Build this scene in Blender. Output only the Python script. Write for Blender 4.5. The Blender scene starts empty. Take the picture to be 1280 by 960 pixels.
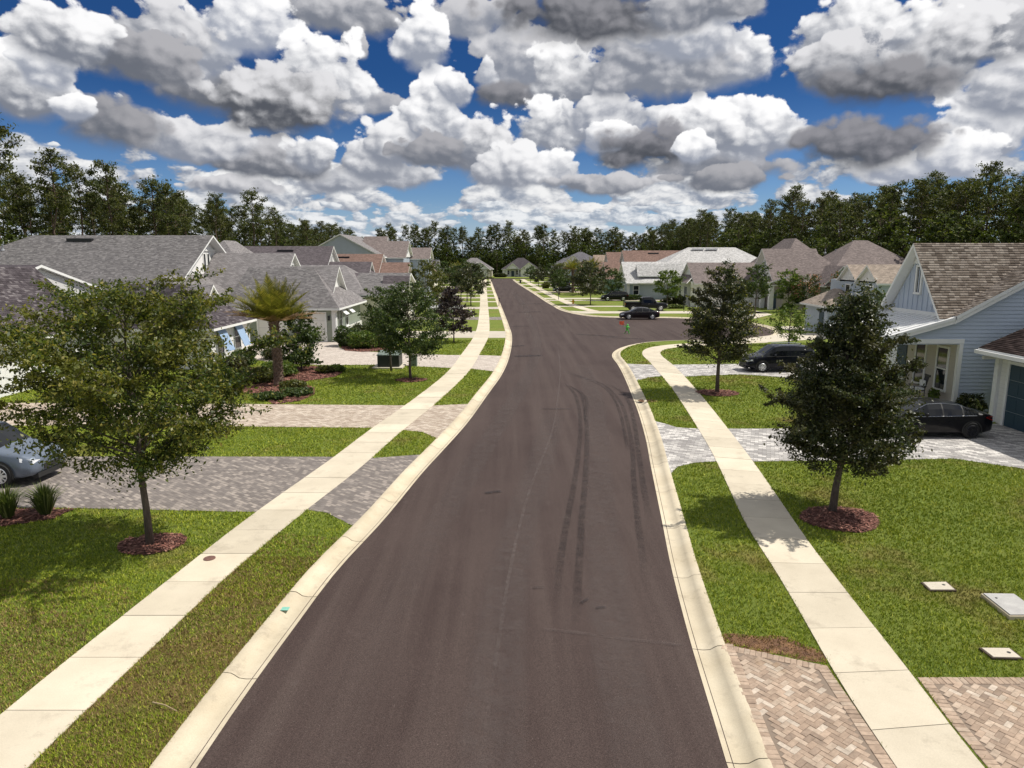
import bpy, bmesh, math, random
import numpy as np
from mathutils import Vector, Matrix
from mathutils.geometry import tessellate_polygon
R = math.radians
scene = bpy.context.scene
col = scene.collection
random.seed(7)

# ------------------------------------------------------------------ camera
cam_d = bpy.data.cameras.new("camera")
cam = bpy.data.objects.new("camera", cam_d)
col.objects.link(cam)
cam.location = (0, 0, 7.3)
cam.rotation_euler = (R(90 - 10.41), 0, 0)
cam_d.sensor_width = 36.0
cam_d.lens = 36.0 * 860 / 1280
cam_d.clip_end = 5000
scene.camera = cam

# ------------------------------------------------------------------ render look
scene.view_settings.view_transform = 'Standard'
scene.view_settings.look = 'None'
scene.view_settings.exposure = 0.0
scene.view_settings.gamma = 1.0
scene.cycles.max_bounces = 6
scene.cycles.diffuse_bounces = 3
scene.cycles.glossy_bounces = 3
scene.cycles.transparent_max_bounces = 8
scene.cycles.use_denoising = True

# ------------------------------------------------------------------ sun
SUN_EL, SUN_AZ = 56.0, 82.0          # azimuth measured from +Y towards +X
sv = Vector((math.cos(R(SUN_EL)) * math.sin(R(SUN_AZ)), math.cos(R(SUN_EL)) * math.cos(R(SUN_AZ)), math.sin(R(SUN_EL))))
sd = bpy.data.lights.new("sun", 'SUN')
sd.energy = 5.0
sd.angle = R(0.53)
sd.color = (1.0, 0.95, 0.86)
so = bpy.data.objects.new("sun", sd)
so.rotation_euler = sv.to_track_quat('Z', 'Y').to_euler()
so.location = (60, 10, 80)
col.objects.link(so)

# ------------------------------------------------------------------ node helpers
class NT:
    """small helper to write node trees as expressions"""
    def __init__(s, tree): s.t = tree; s.n = tree.nodes; s.l = tree.links
    def put(s, sock, v):
        if v is None: return
        if isinstance(v, bpy.types.NodeSocket): s.l.new(v, sock)
        else: sock.default_value = v
    def m(s, op, a, b=None, c=None, clamp=False):
        n = s.n.new('ShaderNodeMath'); n.operation = op; n.use_clamp = clamp
        for i, v in enumerate((a, b, c)): s.put(n.inputs[i], v)
        return n.outputs[0]
    def vm(s, op, a, b=None, scale=None):
        n = s.n.new('ShaderNodeVectorMath'); n.operation = op
        s.put(n.inputs[0], a); s.put(n.inputs[1], b)
        if scale is not None: s.put(n.inputs['Scale'], scale)
        return n.outputs['Value'] if op in ('LENGTH', 'DOT_PRODUCT', 'DISTANCE') else n.outputs[0]
    def mr(s, v, a, b, c=0.0, d=1.0, smooth=False):
        n = s.n.new('ShaderNodeMapRange'); n.interpolation_type = 'SMOOTHSTEP' if smooth else 'LINEAR'
        s.put(n.inputs[0], v)
        for i, x in zip((1, 2, 3, 4), (a, b, c, d)): s.put(n.inputs[i], x)
        return n.outputs[0]
    def mix(s, f, a, b, mode='MIX'):
        n = s.n.new('ShaderNodeMix'); n.data_type = 'RGBA'; n.blend_type = mode
        s.put(n.inputs[0], f); s.put(n.inputs[6], a); s.put(n.inputs[7], b)
        return n.outputs[2]
    def noise(s, v, scale, detail=4, rough=.55, color=False, dist=0.0):
        n = s.n.new('ShaderNodeTexNoise'); s.put(n.inputs['Vector'], v)
        n.inputs['Scale'].default_value = scale; n.inputs['Detail'].default_value = detail
        n.inputs['Roughness'].default_value = rough; n.inputs['Distortion'].default_value = dist
        return n.outputs['Color'] if color else n.outputs[0]
    def vor(s, v, scale, smooth=None, feature='F1', out='Distance'):
        n = s.n.new('ShaderNodeTexVoronoi'); s.put(n.inputs['Vector'], v); n.inputs['Scale'].default_value = scale
        n.feature = 'SMOOTH_F1' if smooth else feature
        if smooth: n.inputs['Smoothness'].default_value = smooth
        return n.outputs[out]
    def sep(s, v):
        n = s.n.new('ShaderNodeSeparateXYZ'); s.put(n.inputs[0], v); return n.outputs
    def comb(s, x, y, z=0.0):
        n = s.n.new('ShaderNodeCombineXYZ')
        for i, v in enumerate((x, y, z)): s.put(n.inputs[i], v)
        return n.outputs[0]
    def ramp(s, f, stops, interp='LINEAR'):
        n = s.n.new('ShaderNodeValToRGB'); s.put(n.inputs[0], f); n.color_ramp.interpolation = interp
        e = n.color_ramp.elements
        while len(e) < len(stops): e.new(.5)
        for el, (p, c) in zip(e, stops): el.position = p; el.color = (*c, 1)
        return n.outputs[0]
def C4(c): return (c[0], c[1], c[2], 1.0)

# ------------------------------------------------------------------ sky
world = bpy.data.worlds.new("World")
scene.world = world
world.use_nodes = True
world.cycles.sampling_method = 'NONE'
def build_sky():
    nt = world.node_tree
    for n in list(nt.nodes): nt.nodes.remove(n)
    T = NT(nt)
    out = T.n.new('ShaderNodeOutputWorld')
    sky = T.n.new('ShaderNodeTexSky'); sky.sky_type = 'NISHITA'; sky.sun_disc = False
    sky.sun_elevation = R(SUN_EL); sky.sun_rotation = R(SUN_AZ)
    sky.air_density = 1.0; sky.dust_density = 0.4; sky.ozone_density = 2.5
    tc = T.n.new('ShaderNodeTexCoord')
    d = T.vm('NORMALIZE', tc.outputs['Generated'])
    x, y, z = T.sep(d)
    az = T.m('MULTIPLY', T.m('ARCTAN2', x, y), 57.29578)
    el = T.m('MULTIPLY', T.m('ARCSINE', z), 57.29578)
    P = T.comb(az, el)
    elp = T.m('MAXIMUM', el, 0.0)
    blue = T.mix(1.0, sky.outputs[0], T.mix(T.mr(elp, 1.5, 14, 0, 1, True), (.50, .68, .98, 1), (.11, .27, .52, 1)), 'MULTIPLY')
    # fields shared by all clouds: cauliflower billows, their slope towards the sun, ragged warp
    def field(v):
        a = T.m('MULTIPLY', T.vor(v, .36, .4), -.70)
        b = T.m('MULTIPLY', T.vor(v, .95, .35), -.34)
        n = T.m('MULTIPLY', T.noise(v, .55, 6, .60), .62)
        return T.m('ADD', T.m('ADD', a, b), n)
    wc = T.vm('SUBTRACT', T.noise(P, .22, 5, .6, color=True), (.5, .5, .5))
    PN = T.vm('ADD', T.vm('MULTIPLY', P, (1, 1.35, 1)), T.vm('SCALE', wc, scale=1.6))
    N = field(PN)
    N2 = field(T.vm('ADD', PN, (.33, .42, 0)))
    Nc = T.m('ADD', N, .19)
    relief = T.m('SUBTRACT', N, N2)
    light = T.m('ADD', T.m('MULTIPLY', relief, 1.25), T.m('MULTIPLY', Nc, .95))
    PW = T.vm('ADD', P, T.vm('SCALE', wc, scale=1.7))
    # one cloud lump as a node group
    g = bpy.data.node_groups.new("cloud_lump", 'ShaderNodeTree')
    I = g.interface
    for nm, ty in (('Sky', 'NodeSocketColor'), ('P', 'NodeSocketVector'), ('Nc', 'NodeSocketFloat'), ('Light', 'NodeSocketFloat'),
                   ('Centre', 'NodeSocketVector'), ('Inv', 'NodeSocketVector'), ('Soft', 'NodeSocketFloat'), ('Base', 'NodeSocketColor'), ('Top', 'NodeSocketColor')):
        I.new_socket(nm, in_out='INPUT', socket_type=ty)
    I.new_socket('Color', in_out='OUTPUT', socket_type='NodeSocketColor')
    G = NT(g); gi = G.n.new('NodeGroupInput').outputs; go = G.n.new('NodeGroupOutput')
    # the tiny term keeps the lumps in sequence (one after the other, not all at once)
    q = G.vm('MULTIPLY', G.vm('SUBTRACT', G.vm('ADD', gi['P'], G.vm('SCALE', gi['Sky'], scale=1e-7)), gi['Centre']), gi['Inv'])
    qx, qy, _ = G.sep(q)
    y2 = G.m('MAXIMUM', qy, G.m('MULTIPLY', qy, -1.25))
    r = G.m('SQRT', G.m('ADD', G.m('MULTIPLY', qx, qx), G.m('MULTIPLY', y2, y2)))
    below = G.mr(qy, -.55, .15, .35, 1.0)
    f = G.m('SUBTRACT', r, G.m('MULTIPLY', gi['Nc'], G.m('MULTIPLY', below, 1.15)))
    soft = G.m('SUBTRACT', G.mr(qy, -.6, .15, .50, .91), gi['Soft'])
    mask = G.mr(f, 1.02, soft, 0, 1, True)
    h = G.m('ADD', G.m('ADD', G.m('MULTIPLY', qy, .95), G.m('MULTIPLY', qx, .16)),
            gi['Light'])
    sh = G.mr(h, -.55, .80, 0, 1, True)
    c = G.mix(sh, gi['Base'], gi['Top'])
    G.l.new(G.mix(mask, gi['Sky'], c), go.inputs[0])
    cur = blue
    # cloud field for the rest of the sky dome (unseen; cover goes on alike, brightness raised to fill shaded walls)
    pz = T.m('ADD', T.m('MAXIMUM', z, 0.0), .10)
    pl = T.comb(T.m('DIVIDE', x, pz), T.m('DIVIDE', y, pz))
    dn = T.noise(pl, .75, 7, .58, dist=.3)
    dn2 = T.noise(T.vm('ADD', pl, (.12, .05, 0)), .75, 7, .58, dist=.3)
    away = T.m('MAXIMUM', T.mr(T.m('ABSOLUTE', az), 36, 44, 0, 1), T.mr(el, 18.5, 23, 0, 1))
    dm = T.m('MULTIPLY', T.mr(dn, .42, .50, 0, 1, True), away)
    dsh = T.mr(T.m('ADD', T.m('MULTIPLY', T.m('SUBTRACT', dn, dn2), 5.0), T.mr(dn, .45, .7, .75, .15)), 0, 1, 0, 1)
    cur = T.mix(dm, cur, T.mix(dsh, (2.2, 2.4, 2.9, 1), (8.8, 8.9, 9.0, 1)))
    # banks of small distant cumulus down to the horizon, smaller the lower they stand
    def bank(cur, sx, sy, off, e0, e1, e2, e3, thr, lo, hi):
        v = T.vm('ADD', T.vm('MULTIPLY', P, (sx, sy, 1)), (off, off * .7, 0))
        v = T.vm('ADD', v, T.vm('SCALE', T.vm('SUBTRACT', T.noise(v, .5, 3, .55, color=True), (.5, .5, .5)), scale=.9))
        def fld(w): return T.m('ADD', T.m('MULTIPLY', T.vor(w, .9, .4), -.42), T.m('ADD', T.noise(w, .38, 2, .5), T.m('MULTIPLY', T.noise(w, 2.2, 3, .6), .30)))
        n1 = fld(v); n2 = fld(T.vm('ADD', v, (.10, .22, 0)))
        th = T.m('ADD', T.m('ADD', T.mr(el, e0, e1, .5, 0), T.mr(el, e2, e3, 0, .5)), thr)
        th = T.m('ADD', th, T.m('ADD', T.mr(az, 13, 24, 0, .10), T.mr(T.noise(P, .16, 2, .5), .35, .65, -.10, .16)))
        mk = T.mr(T.m('SUBTRACT', n1, th), -.03, .05, 0, 1, True)
        mk = T.m('MULTIPLY', mk, T.mr(T.m('ABSOLUTE', az), 40.5, 47, 1, 0))
        sh = T.mr(T.m('ADD', T.m('SUBTRACT', n1, n2), T.m('MULTIPLY', T.m('SUBTRACT', n1, th), .35)), -.10, .20, 0, 1, True)
        return T.mix(mk, cur, T.mix(sh, lo, hi))
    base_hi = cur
    cur = T.mix(T.m('MULTIPLY', T.mr(el, 0, 5, .55, 0, True), T.mr(T.m('ABSOLUTE', az), 40.5, 47, 1, 0)), cur, (5.2, 6.2, 7.4, 1))
    cur = bank(cur, .40, .70, 0.0, 2.2, 4.0, 6.0, 9.0, .27, (2.7, 3.1, 3.9, 1), (9.0, 9.0, 9.0, 1))
    cur = bank(cur, .70, 1.5, 9.0, -.5, .8, 3.0, 5.0, .24, (3.5, 4.1, 5.0, 1), (8.4, 8.6, 8.8, 1))
    base = cur
    def bgnode(c):
        n = T.n.new('ShaderNodeBackground'); T.l.new(c, n.inputs['Color']); n.inputs['Strength'].default_value = 0.1
        return n.outputs[0]
    def mixsh(f, a, b):
        n = T.n.new('ShaderNodeMixShader'); T.l.new(f, n.inputs[0]); T.l.new(a, n.inputs[1]); T.l.new(b, n.inputs[2])
        return n.outputs[0]
    def lumps(a0, a1):
        cur = base
        for (cx, cy, rx, ry, b, t) in CLOUDS:
            if cx + rx * 1.45 + 1.2 < a0 or cx - rx * 1.45 - 1.2 > a1: continue
            n = T.n.new('ShaderNodeGroup'); n.node_tree = g
            T.put(n.inputs['Sky'], cur); T.put(n.inputs['P'], PW); T.put(n.inputs['Nc'], Nc); T.put(n.inputs['Light'], light)
            n.inputs['Centre'].default_value = (cx, cy, 0); n.inputs['Inv'].default_value = (1 / (rx * 1.10), 1 / (ry * 1.12), 0)
            n.inputs['Soft'].default_value = .30 if t < .6 else .02
            b2 = b ** 1.35 * 6.2 + .45
            n.inputs['Base'].default_value = (b2 * .88, b2 * .96, b2 * 1.16, 1)
            t2 = max(t, .48) ** 1.7 * 10.2
            n.inputs['Top'].default_value = (t2, t2 * .995, t2 * (1.0 + .14 * (1 - t)), 1)
            cur = n.outputs[0]
        return bgnode(cur)
    # the sky is evaluated in sectors, only to keep it quick: each sector holds every lump that reaches into it
    ed = [-99, -20, -8, 4, 16, 99]
    sh_ = lumps(ed[-2], ed[-1])
    for i in range(len(ed) - 3, -1, -1):
        sh_ = mixsh(T.m('GREATER_THAN', az, ed[i + 1]), lumps(ed[i], ed[i + 1]), sh_)
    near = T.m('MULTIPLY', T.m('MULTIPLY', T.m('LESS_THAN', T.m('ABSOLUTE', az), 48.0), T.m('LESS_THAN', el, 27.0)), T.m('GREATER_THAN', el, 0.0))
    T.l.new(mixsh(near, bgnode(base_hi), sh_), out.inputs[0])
# cumulus lumps, back to front: azimuth, elevation, half width, half height (degrees), base and top brightness
CLOUDS = [(-20.9, 5.3, 3.4, 0.8, 0.42, 0.8), (-13.9, 5.9, 3.4, 1.3, 0.5, 0.95), (-8.9, 6.2, 3.2, 1.3, 0.5, 0.95), (-17.9, 7.0, 5.4, 1.7, 0.3, 0.72), (-15.6, 7.6, 2.1, 1.6, 0.5, 1), (-10.7, 7.2, 2.8, 2.2, 0.5, 0.95), (-24.0, 8.2, 4.1, 1.9, 0.5, 0.88), (-29.0, 8.8, 3.6, 2.3, 0.3, 0.55), (-33.5, 10.7, 2.9, 2.9, 0.42, 1), (-32.3, 12.1, 1.8, 1.9, 0.6, 1), (-31.2, 9.6, 1.4, 1.1, 0.6, 1), (1.2, 14.5, 4.4, 3.2, 0.5, 0.8), (0.0, 12.3, 3.6, 1.5, 0.22, 0.4), (5.0, 13.4, 3.7, 2.5, 0.45, 1), (3.8, 9.7, 3.8, 2.3, 0.5, 1), (7.5, 10.5, 3.7, 2.3, 0.55, 0.95), (16.2, 7.0, 4.9, 2.3, 0.4, 0.7), (18.4, 9.2, 3.9, 2.8, 0.55, 1), (14.9, 9.1, 3.2, 2.5, 0.5, 1), (16.1, 14.0, 3.9, 2.6, 0.55, 1), (11.1, 14.0, 6.2, 3.3, 0.45, 0.82), (13.4, 16.0, 4.6, 2.5, 0.6, 0.95), (7.6, 9.0, 2.8, 1.7, 0.6, 1), (10.1, 8.1, 5.2, 2.0, 0.15, 0.3), (3.2, 6.7, 2.5, 1.6, 0.55, 1), (6.7, 5.6, 4.1, 1.1, 0.4, 0.75), (16.6, 5.7, 3.5, 1.3, 0.35, 0.6), (14.4, 8.0, 1.8, 1.3, 0.6, 1), (-3.1, 17.4, 3.7, 1.5, 0.5, 0.75), (6.1, 17.5, 8.1, 2.6, 0.15, 0.42), (14.5, 17.8, 5.1, 2.0, 0.4, 0.75), (-12.4, 17.4, 5.1, 1.8, 0.4, 0.75), (-12.2, 15.2, 1.3, 1.0, 0.5, 0.7), (-2.2, 14.1, 1.1, 1.1, 0.6, 0.95), (-10.0, 11.6, 1.8, 1.0, 0.5, 0.7), (-8.9, 8.4, 2.8, 2.6, 0.5, 0.95), (-2.9, 8.2, 4.0, 2.6, 0.42, 0.95), (-6.0, 10.5, 2.6, 3.5, 0.55, 1), (-4.3, 12.7, 1.5, 1.7, 0.6, 1), (-6.8, 15.8, 2.1, 2.5, 0.6, 1), (-6.0, 7.9, 3.2, 1.7, 0.35, 0.6), (-0.6, 6.7, 3.2, 2.1, 0.5, 0.95), (-22.1, 11.7, 4.7, 2.1, 0.28, 0.55), (-22.9, 14.4, 3.2, 3.0, 0.55, 0.95), (-19.6, 16.3, 3.4, 2.9, 0.65, 1), (-14.7, 12.7, 4.2, 3.2, 0.5, 1), (-18.0, 11.2, 5.0, 3.0, 0.18, 0.85), (-25.4, 15.1, 3.6, 2.2, 0.45, 0.85), (-27.1, 13.2, 4.1, 2.0, 0.3, 0.62), (-31.0, 13.9, 3.2, 2.4, 0.42, 0.98), (33.2, 8.1, 3.0, 3.0, 0.6, 1), (34.6, 10.6, 2.9, 2.8, 0.55, 0.95), (28.7, 6.1, 2.9, 1.3, 0.65, 1), (32.0, 6.5, 2.7, 1.8, 0.65, 1), (26.1, 7.9, 5.1, 2.7, 0.2, 0.32), (32.5, 14.2, 4.0, 2.9, 0.4, 0.85), (29.5, 13.0, 4.5, 2.9, 0.35, 0.9), (24.9, 15.0, 4.2, 3.0, 0.5, 1), (24.1, 12.8, 3.5, 2.3, 0.35, 0.85), (26.7, 11.8, 5.5, 1.9, 0.16, 0.5)]
build_sky()

# ------------------------------------------------------------------ objects: linking, tagging, meshes
ORG = {}
def tag(o, label=None, cat=None, group=None, kind=None):
    if label: o['label'] = label
    if cat: o['category'] = cat
    if group: o['group'] = group
    if kind: o['kind'] = kind
    return o
def empty(name, loc, label, cat, group=None):
    o = bpy.data.objects.new(name, None)
    o.location = loc; o.empty_display_size = .3
    col.objects.link(o); ORG[o.name] = Vector(loc)
    return tag(o, label, cat, group)
def link(name, me, parent=None, loc=None, mats=None):
    o = bpy.data.objects.new(name, me); col.objects.link(o)
    if mats:
        for m in mats: me.materials.append(m)
    if parent is not None: o.parent = parent; ORG[o.name] = ORG.get(parent.name, Vector((0, 0, 0)))
    if loc is not None: o.location = loc
    return o
def copy_tree(o, parent=None, depth=0):
    c = o.copy(); col.objects.link(c)
    if parent is not None: c.parent = parent
    for ch in o.children: copy_tree(ch, c, depth + 1)
    return c
class MB:
    """collects faces; build() links ONE mesh object. Coordinates are world, stored relative to the parent's base."""
    def __init__(s): s.v = []; s.f = []; s.mi = []
    def face(s, pts, m=0):
        i = len(s.v); s.v += [tuple(p) for p in pts]; s.f.append(tuple(range(i, i + len(pts)))); s.mi.append(m)
    def box(s, x0, x1, y0, y1, z0, z1, m=0):
        i = len(s.v)
        s.v += [(x0, y0, z0), (x1, y0, z0), (x1, y1, z0), (x0, y1, z0), (x0, y0, z1), (x1, y0, z1), (x1, y1, z1), (x0, y1, z1)]
        for q in ((0, 3, 2, 1), (4, 5, 6, 7), (0, 1, 5, 4), (1, 2, 6, 5), (2, 3, 7, 6), (3, 0, 4, 7)):
            s.f.append(tuple(i + k for k in q)); s.mi.append(m)
    def obox(s, c, ax, hx, hy, z0, z1, m=0):
        """box turned by angle ax round z"""
        ca, sa = math.cos(ax), math.sin(ax); i = len(s.v)
        for z in (z0, z1):
            for (a, b) in ((-hx, -hy), (hx, -hy), (hx, hy), (-hx, hy)):
                s.v.append((c[0] + a * ca - b * sa, c[1] + a * sa + b * ca, z))
        for q in ((0, 3, 2, 1), (4, 5, 6, 7), (0, 1, 5, 4), (1, 2, 6, 5), (2, 3, 7, 6), (3, 0, 4, 7)):
            s.f.append(tuple(i + k for k in q)); s.mi.append(m)
    def extrude(s, pts, d, m=0, mside=None):
        """polygon pts (3D) swept by vector d"""
        if mside is None: mside = m
        d = Vector(d); a = [Vector(p) for p in pts]; b = [p + d for p in a]; n = len(a); i = len(s.v)
        s.v += [tuple(p) for p in a + b]
        s.f.append(tuple(range(i, i + n))); s.mi.append(m)
        s.f.append(tuple(i + n + k for k in reversed(range(n)))); s.mi.append(mside)
        for k in range(n):
            k2 = (k + 1) % n
            s.f.append((i + k, i + n + k, i + n + k2, i + k2)); s.mi.append(mside)
    def tube(s, pts, rad, n=8, m=0, cap=True):
        pts = [Vector(p) for p in pts]; rings = []
        for k, p in enumerate(pts):
            a = pts[max(k - 1, 0)]; b = pts[min(k + 1, len(pts) - 1)]
            t = (b - a).normalized()
            u = t.cross(Vector((0, 0, 1)) if abs(t.z) < .9 else Vector((1, 0, 0))).normalized(); w = t.cross(u)
            i = len(s.v); r = rad[k] if hasattr(rad, '__len__') else rad
            for j in range(n):
                an = 2 * math.pi * j / n
                s.v.append(tuple(p + u * (r * math.cos(an)) + w * (r * math.sin(an))))
            rings.append(i)
        for k in range(len(rings) - 1):
            for j in range(n):
                j2 = (j + 1) % n
                s.f.append((rings[k] + j, rings[k] + j2, rings[k + 1] + j2, rings[k + 1] + j)); s.mi.append(m)
        if cap:
            s.f.append(tuple(rings[-1] + j for j in range(n))); s.mi.append(m)
            s.f.append(tuple(rings[0] + j for j in reversed(range(n)))); s.mi.append(m)
    def lathe(s, c, prof, n=12, axis='z', m=0):
        rings = []
        for (r, h) in prof:
            i = len(s.v)
            for j in range(n):
                an = 2 * math.pi * j / n; a, b = r * math.cos(an), r * math.sin(an)
                p = {'z': (a, b, h), 'y': (a, h, b), 'x': (h, a, b)}[axis]
                s.v.append((c[0] + p[0], c[1] + p[1], c[2] + p[2]))
            rings.append(i)
        for k in range(len(rings) - 1):
            for j in range(n):
                j2 = (j + 1) % n
                s.f.append((rings[k] + j, rings[k] + j2, rings[k + 1] + j2, rings[k + 1] + j)); s.mi.append(m)
        s.f.append(tuple(rings[-1] + j for j in range(n))); s.mi.append(m)
        s.f.append(tuple(rings[0] + j for j in reversed(range(n)))); s.mi.append(m)
    def build(s, name, mats, parent=None, smooth=False, kind=None):
        if not isinstance(mats, (list, tuple)): mats = [mats]
        o = ORG.get(parent.name, Vector((0, 0, 0))) if parent is not None else Vector((0, 0, 0))
        me = bpy.data.meshes.new(name)
        me.from_pydata([(x - o.x, y - o.y, z - o.z) for x, y, z in s.v], [], s.f)
        for m in mats: me.materials.append(m)
        if len(mats) > 1: me.polygons.foreach_set('material_index', s.mi)
        bm = bmesh.new(); bm.from_mesh(me)
        bmesh.ops.recalc_face_normals(bm, faces=bm.faces); bm.to_mesh(me); bm.free()
        if smooth: me.polygons.foreach_set('use_smooth', [True] * len(me.polygons))
        ob = link(name, me, parent)
        if kind: ob['kind'] = kind
        return ob
def fast_mesh(name, V, Fc, mat, parent=None, smooth=False):
    """numpy mesh; V (n,3), Fc (m,k)"""
    V = np.asarray(V, dtype=np.float32); Fc = np.asarray(Fc, dtype=np.int32)
    if parent is not None:
        o = ORG.get(parent.name, Vector((0, 0, 0))); V = V - np.array([o.x, o.y, o.z], dtype=np.float32)
    me = bpy.data.meshes.new(name); k = Fc.shape[1]
    me.vertices.add(len(V)); me.vertices.foreach_set('co', V.ravel())
    me.loops.add(Fc.size); me.loops.foreach_set('vertex_index', Fc.ravel())
    me.polygons.add(len(Fc)); me.polygons.foreach_set('loop_start', np.arange(0, Fc.size, k, dtype=np.int32))
    me.polygons.foreach_set('loop_total', np.full(len(Fc), k, dtype=np.int32))
    if smooth: me.polygons.foreach_set('use_smooth', np.ones(len(Fc), dtype=bool))
    me.update(); me.validate()
    me.materials.append(mat)
    return link(name, me, parent)

# ------------------------------------------------------------------ materials
def mat(name, base, rough=.7, fn=None, metal=0.0, spec=.5):
    m = bpy.data.materials.new(name); m.use_nodes = True
    T = NT(m.node_tree); b = m.node_tree.nodes['Principled BSDF']
    b.inputs['Base Color'].default_value = C4(base); b.inputs['Roughness'].default_value = rough
    b.inputs['Metallic'].default_value = metal; b.inputs['Specular IOR Level'].default_value = spec
    if fn: fn(T, b)
    return m
def bump(T, b, h, dist=.01, strength=1.0):
    n = T.n.new('ShaderNodeBump'); T.put(n.inputs['Height'], h); n.inputs['Distance'].default_value = dist; n.inputs['Strength'].default_value = strength
    T.l.new(n.outputs[0], b.inputs['Normal'])
def pos(T):
    return T.n.new('ShaderNodeNewGeometry').outputs['Position']
def island(T):
    return T.n.new('ShaderNodeNewGeometry').outputs['Random Per Island']
def speckle(c1, c2, s1=3.0, s2=60.0, k=.5, bmp=0.0, bs=80):
    """large soft patches of two tones under a fine grain"""
    def fn(T, b):
        p = pos(T)
        a = T.mr(T.noise(p, s1, 5, .6), .3, .7)
        g = T.mr(T.noise(p, s2, 3, .6), .25, .75, 1 - k * .5, 1 + k * .5)
        c = T.mix(a, C4(c1), C4(c2)); T.l.new(T.mix(1.0, c, T.comb(g, g, g), 'MULTIPLY'), b.inputs['Base Color'])
        if bmp: bump(T, b, T.noise(p, bs, 4, .6), bmp)
    return fn
M = {}
def asphalt_fn(T, b):
    p = pos(T); x, y, z = T.sep(p)
    big = T.mr(T.noise(p, .22, 5, .6), .3, .7)
    st = T.mr(T.noise(T.vm('MULTIPLY', p, (1.6, .05, 1)), 1.0, 4, .6), .35, .7)    # streaks along the lane
    fine = T.mr(T.noise(p, 42, 4, .75), .3, .72, .50, 1.62)
    agg = T.mr(T.vor(p, 60), .03, .45, 1.5, .85)
    c = T.mix(big, (.046, .030, .027, 1), (.068, .047, .042, 1))
    c = T.mix(T.m('MULTIPLY', st, .75), c, (.090, .066, .058, 1))
    light = T.mr(T.noise(p, 1.4, 7, .75), .62, .74, 0, .55)
    c = T.mix(light, c, (.125, .10, .092, 1))
    drk = T.mr(T.noise(p, .9, 6, .7), .66, .74, 0, .45)
    c = T.mix(drk, c, (.034, .025, .025, 1))
    f = T.m('MULTIPLY', fine, agg)
    sp = T.mr(T.sep(T.vor(p, 34, out='Color'))[0], .93, .97, 0, .7)
    c = T.mix(T.m('MULTIPLY', sp, T.mr(T.vor(p, 34), .10, .25, 1, 0)), c, (.26, .22, .20, 1))
    T.l.new(T.mix(1.0, c, T.comb(f, f, f), 'MULTIPLY'), b.inputs['Base Color'])
    bump(T, b, T.noise(p, 70, 4, .7), .006)
M['asphalt'] = mat('asphalt', (.1, .08, .075), .78, asphalt_fn, spec=.2)
def concrete_fn(c1, c2, dirt=.35):
    def fn(T, b):
        p = pos(T)
        oi = T.n.new('ShaderNodeObjectInfo').outputs['Random']
        a = T.mr(T.noise(p, .8, 6, .65), .3, .72)
        c = T.mix(a, C4(c1), C4(c2))
        st = T.m('MAXIMUM', T.mr(T.noise(T.vm('ADD', p, (3, 7, 1)), 1.6, 7, .75), .54, .78, 0, dirt), T.mr(T.noise(p, 14, 5, .8), .66, .8, 0, dirt * .8))
        c = T.mix(st, c, (.30, .25, .19, 1))
        g = T.m('MULTIPLY', T.mr(T.noise(p, 45, 3, .65), .3, .7, .93, 1.07), T.mr(oi, 0, 1, .85, 1.05))
        T.l.new(T.mix(1.0, c, T.comb(g, g, g), 'MULTIPLY'), b.inputs['Base Color'])
        bump(T, b, T.noise(p, 90, 3, .6), .002)
    return fn
M['sidewalk'] = mat('sidewalk_concrete', (.66, .6, .48), .85, concrete_fn((.68, .605, .475), (.57, .50, .385), .6), spec=.3)
M['kerb'] = mat('kerb_concrete', (.6, .53, .4), .85, concrete_fn((.66, .58, .44), (.52, .44, .31), .75), spec=.3)
M['gutter_stain'] = mat('gutter_stain', (.3, .25, .2), .9, concrete_fn((.40, .34, .27), (.30, .25, .2), .5))
M['soil'] = mat('soil', (.07, .05, .035), .95, speckle((.05, .035, .025), (.10, .07, .05), 2, 40, .6))
def lawn_fn(c1, c2, c3, dry, s=.35, lo=.52, hi=.68):
    def fn(T, b):
        p = pos(T)
        a = T.mr(T.noise(p, s, 5, .6), .3, .7)
        c = T.mix(a, C4(c1), C4(c2))
        c = T.mix(T.mr(T.noise(p, 1.7, 6, .7), .5, .75, 0, .6), c, C4(c3))
        d = T.mr(T.noise(T.vm('ADD', p, (11, 5, 0)), .27, 6, .68), lo, hi)
        c = T.mix(d, c, C4(dry))
        g = T.mr(T.noise(p, 22, 5, .75), .25, .75, .45, 1.5)
        T.l.new(T.mix(1.0, c, T.comb(g, g, g), 'MULTIPLY'), b.inputs['Base Color'])
        bump(T, b, T.noise(p, 30, 4, .7), .05)
    return fn
M['lawn'] = mat('lawn_turf', (.1, .14, .02), .9, lawn_fn((.14, .19, .03), (.19, .225, .038), (.10, .145, .022), (.21, .19, .05)), spec=.2)
M['verge'] = mat('verge_turf', (.1, .14, .02), .9, lawn_fn((.12, .155, .025), (.17, .18, .032), (.10, .115, .018), (.20, .135, .05), .5, .42, .60), spec=.2)
M['ground'] = mat('ground', (.1, .14, .03), .95, lawn_fn((.10, .14, .02), (.13, .16, .03), (.07, .10, .015), (.14, .13, .05), .05))
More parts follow.
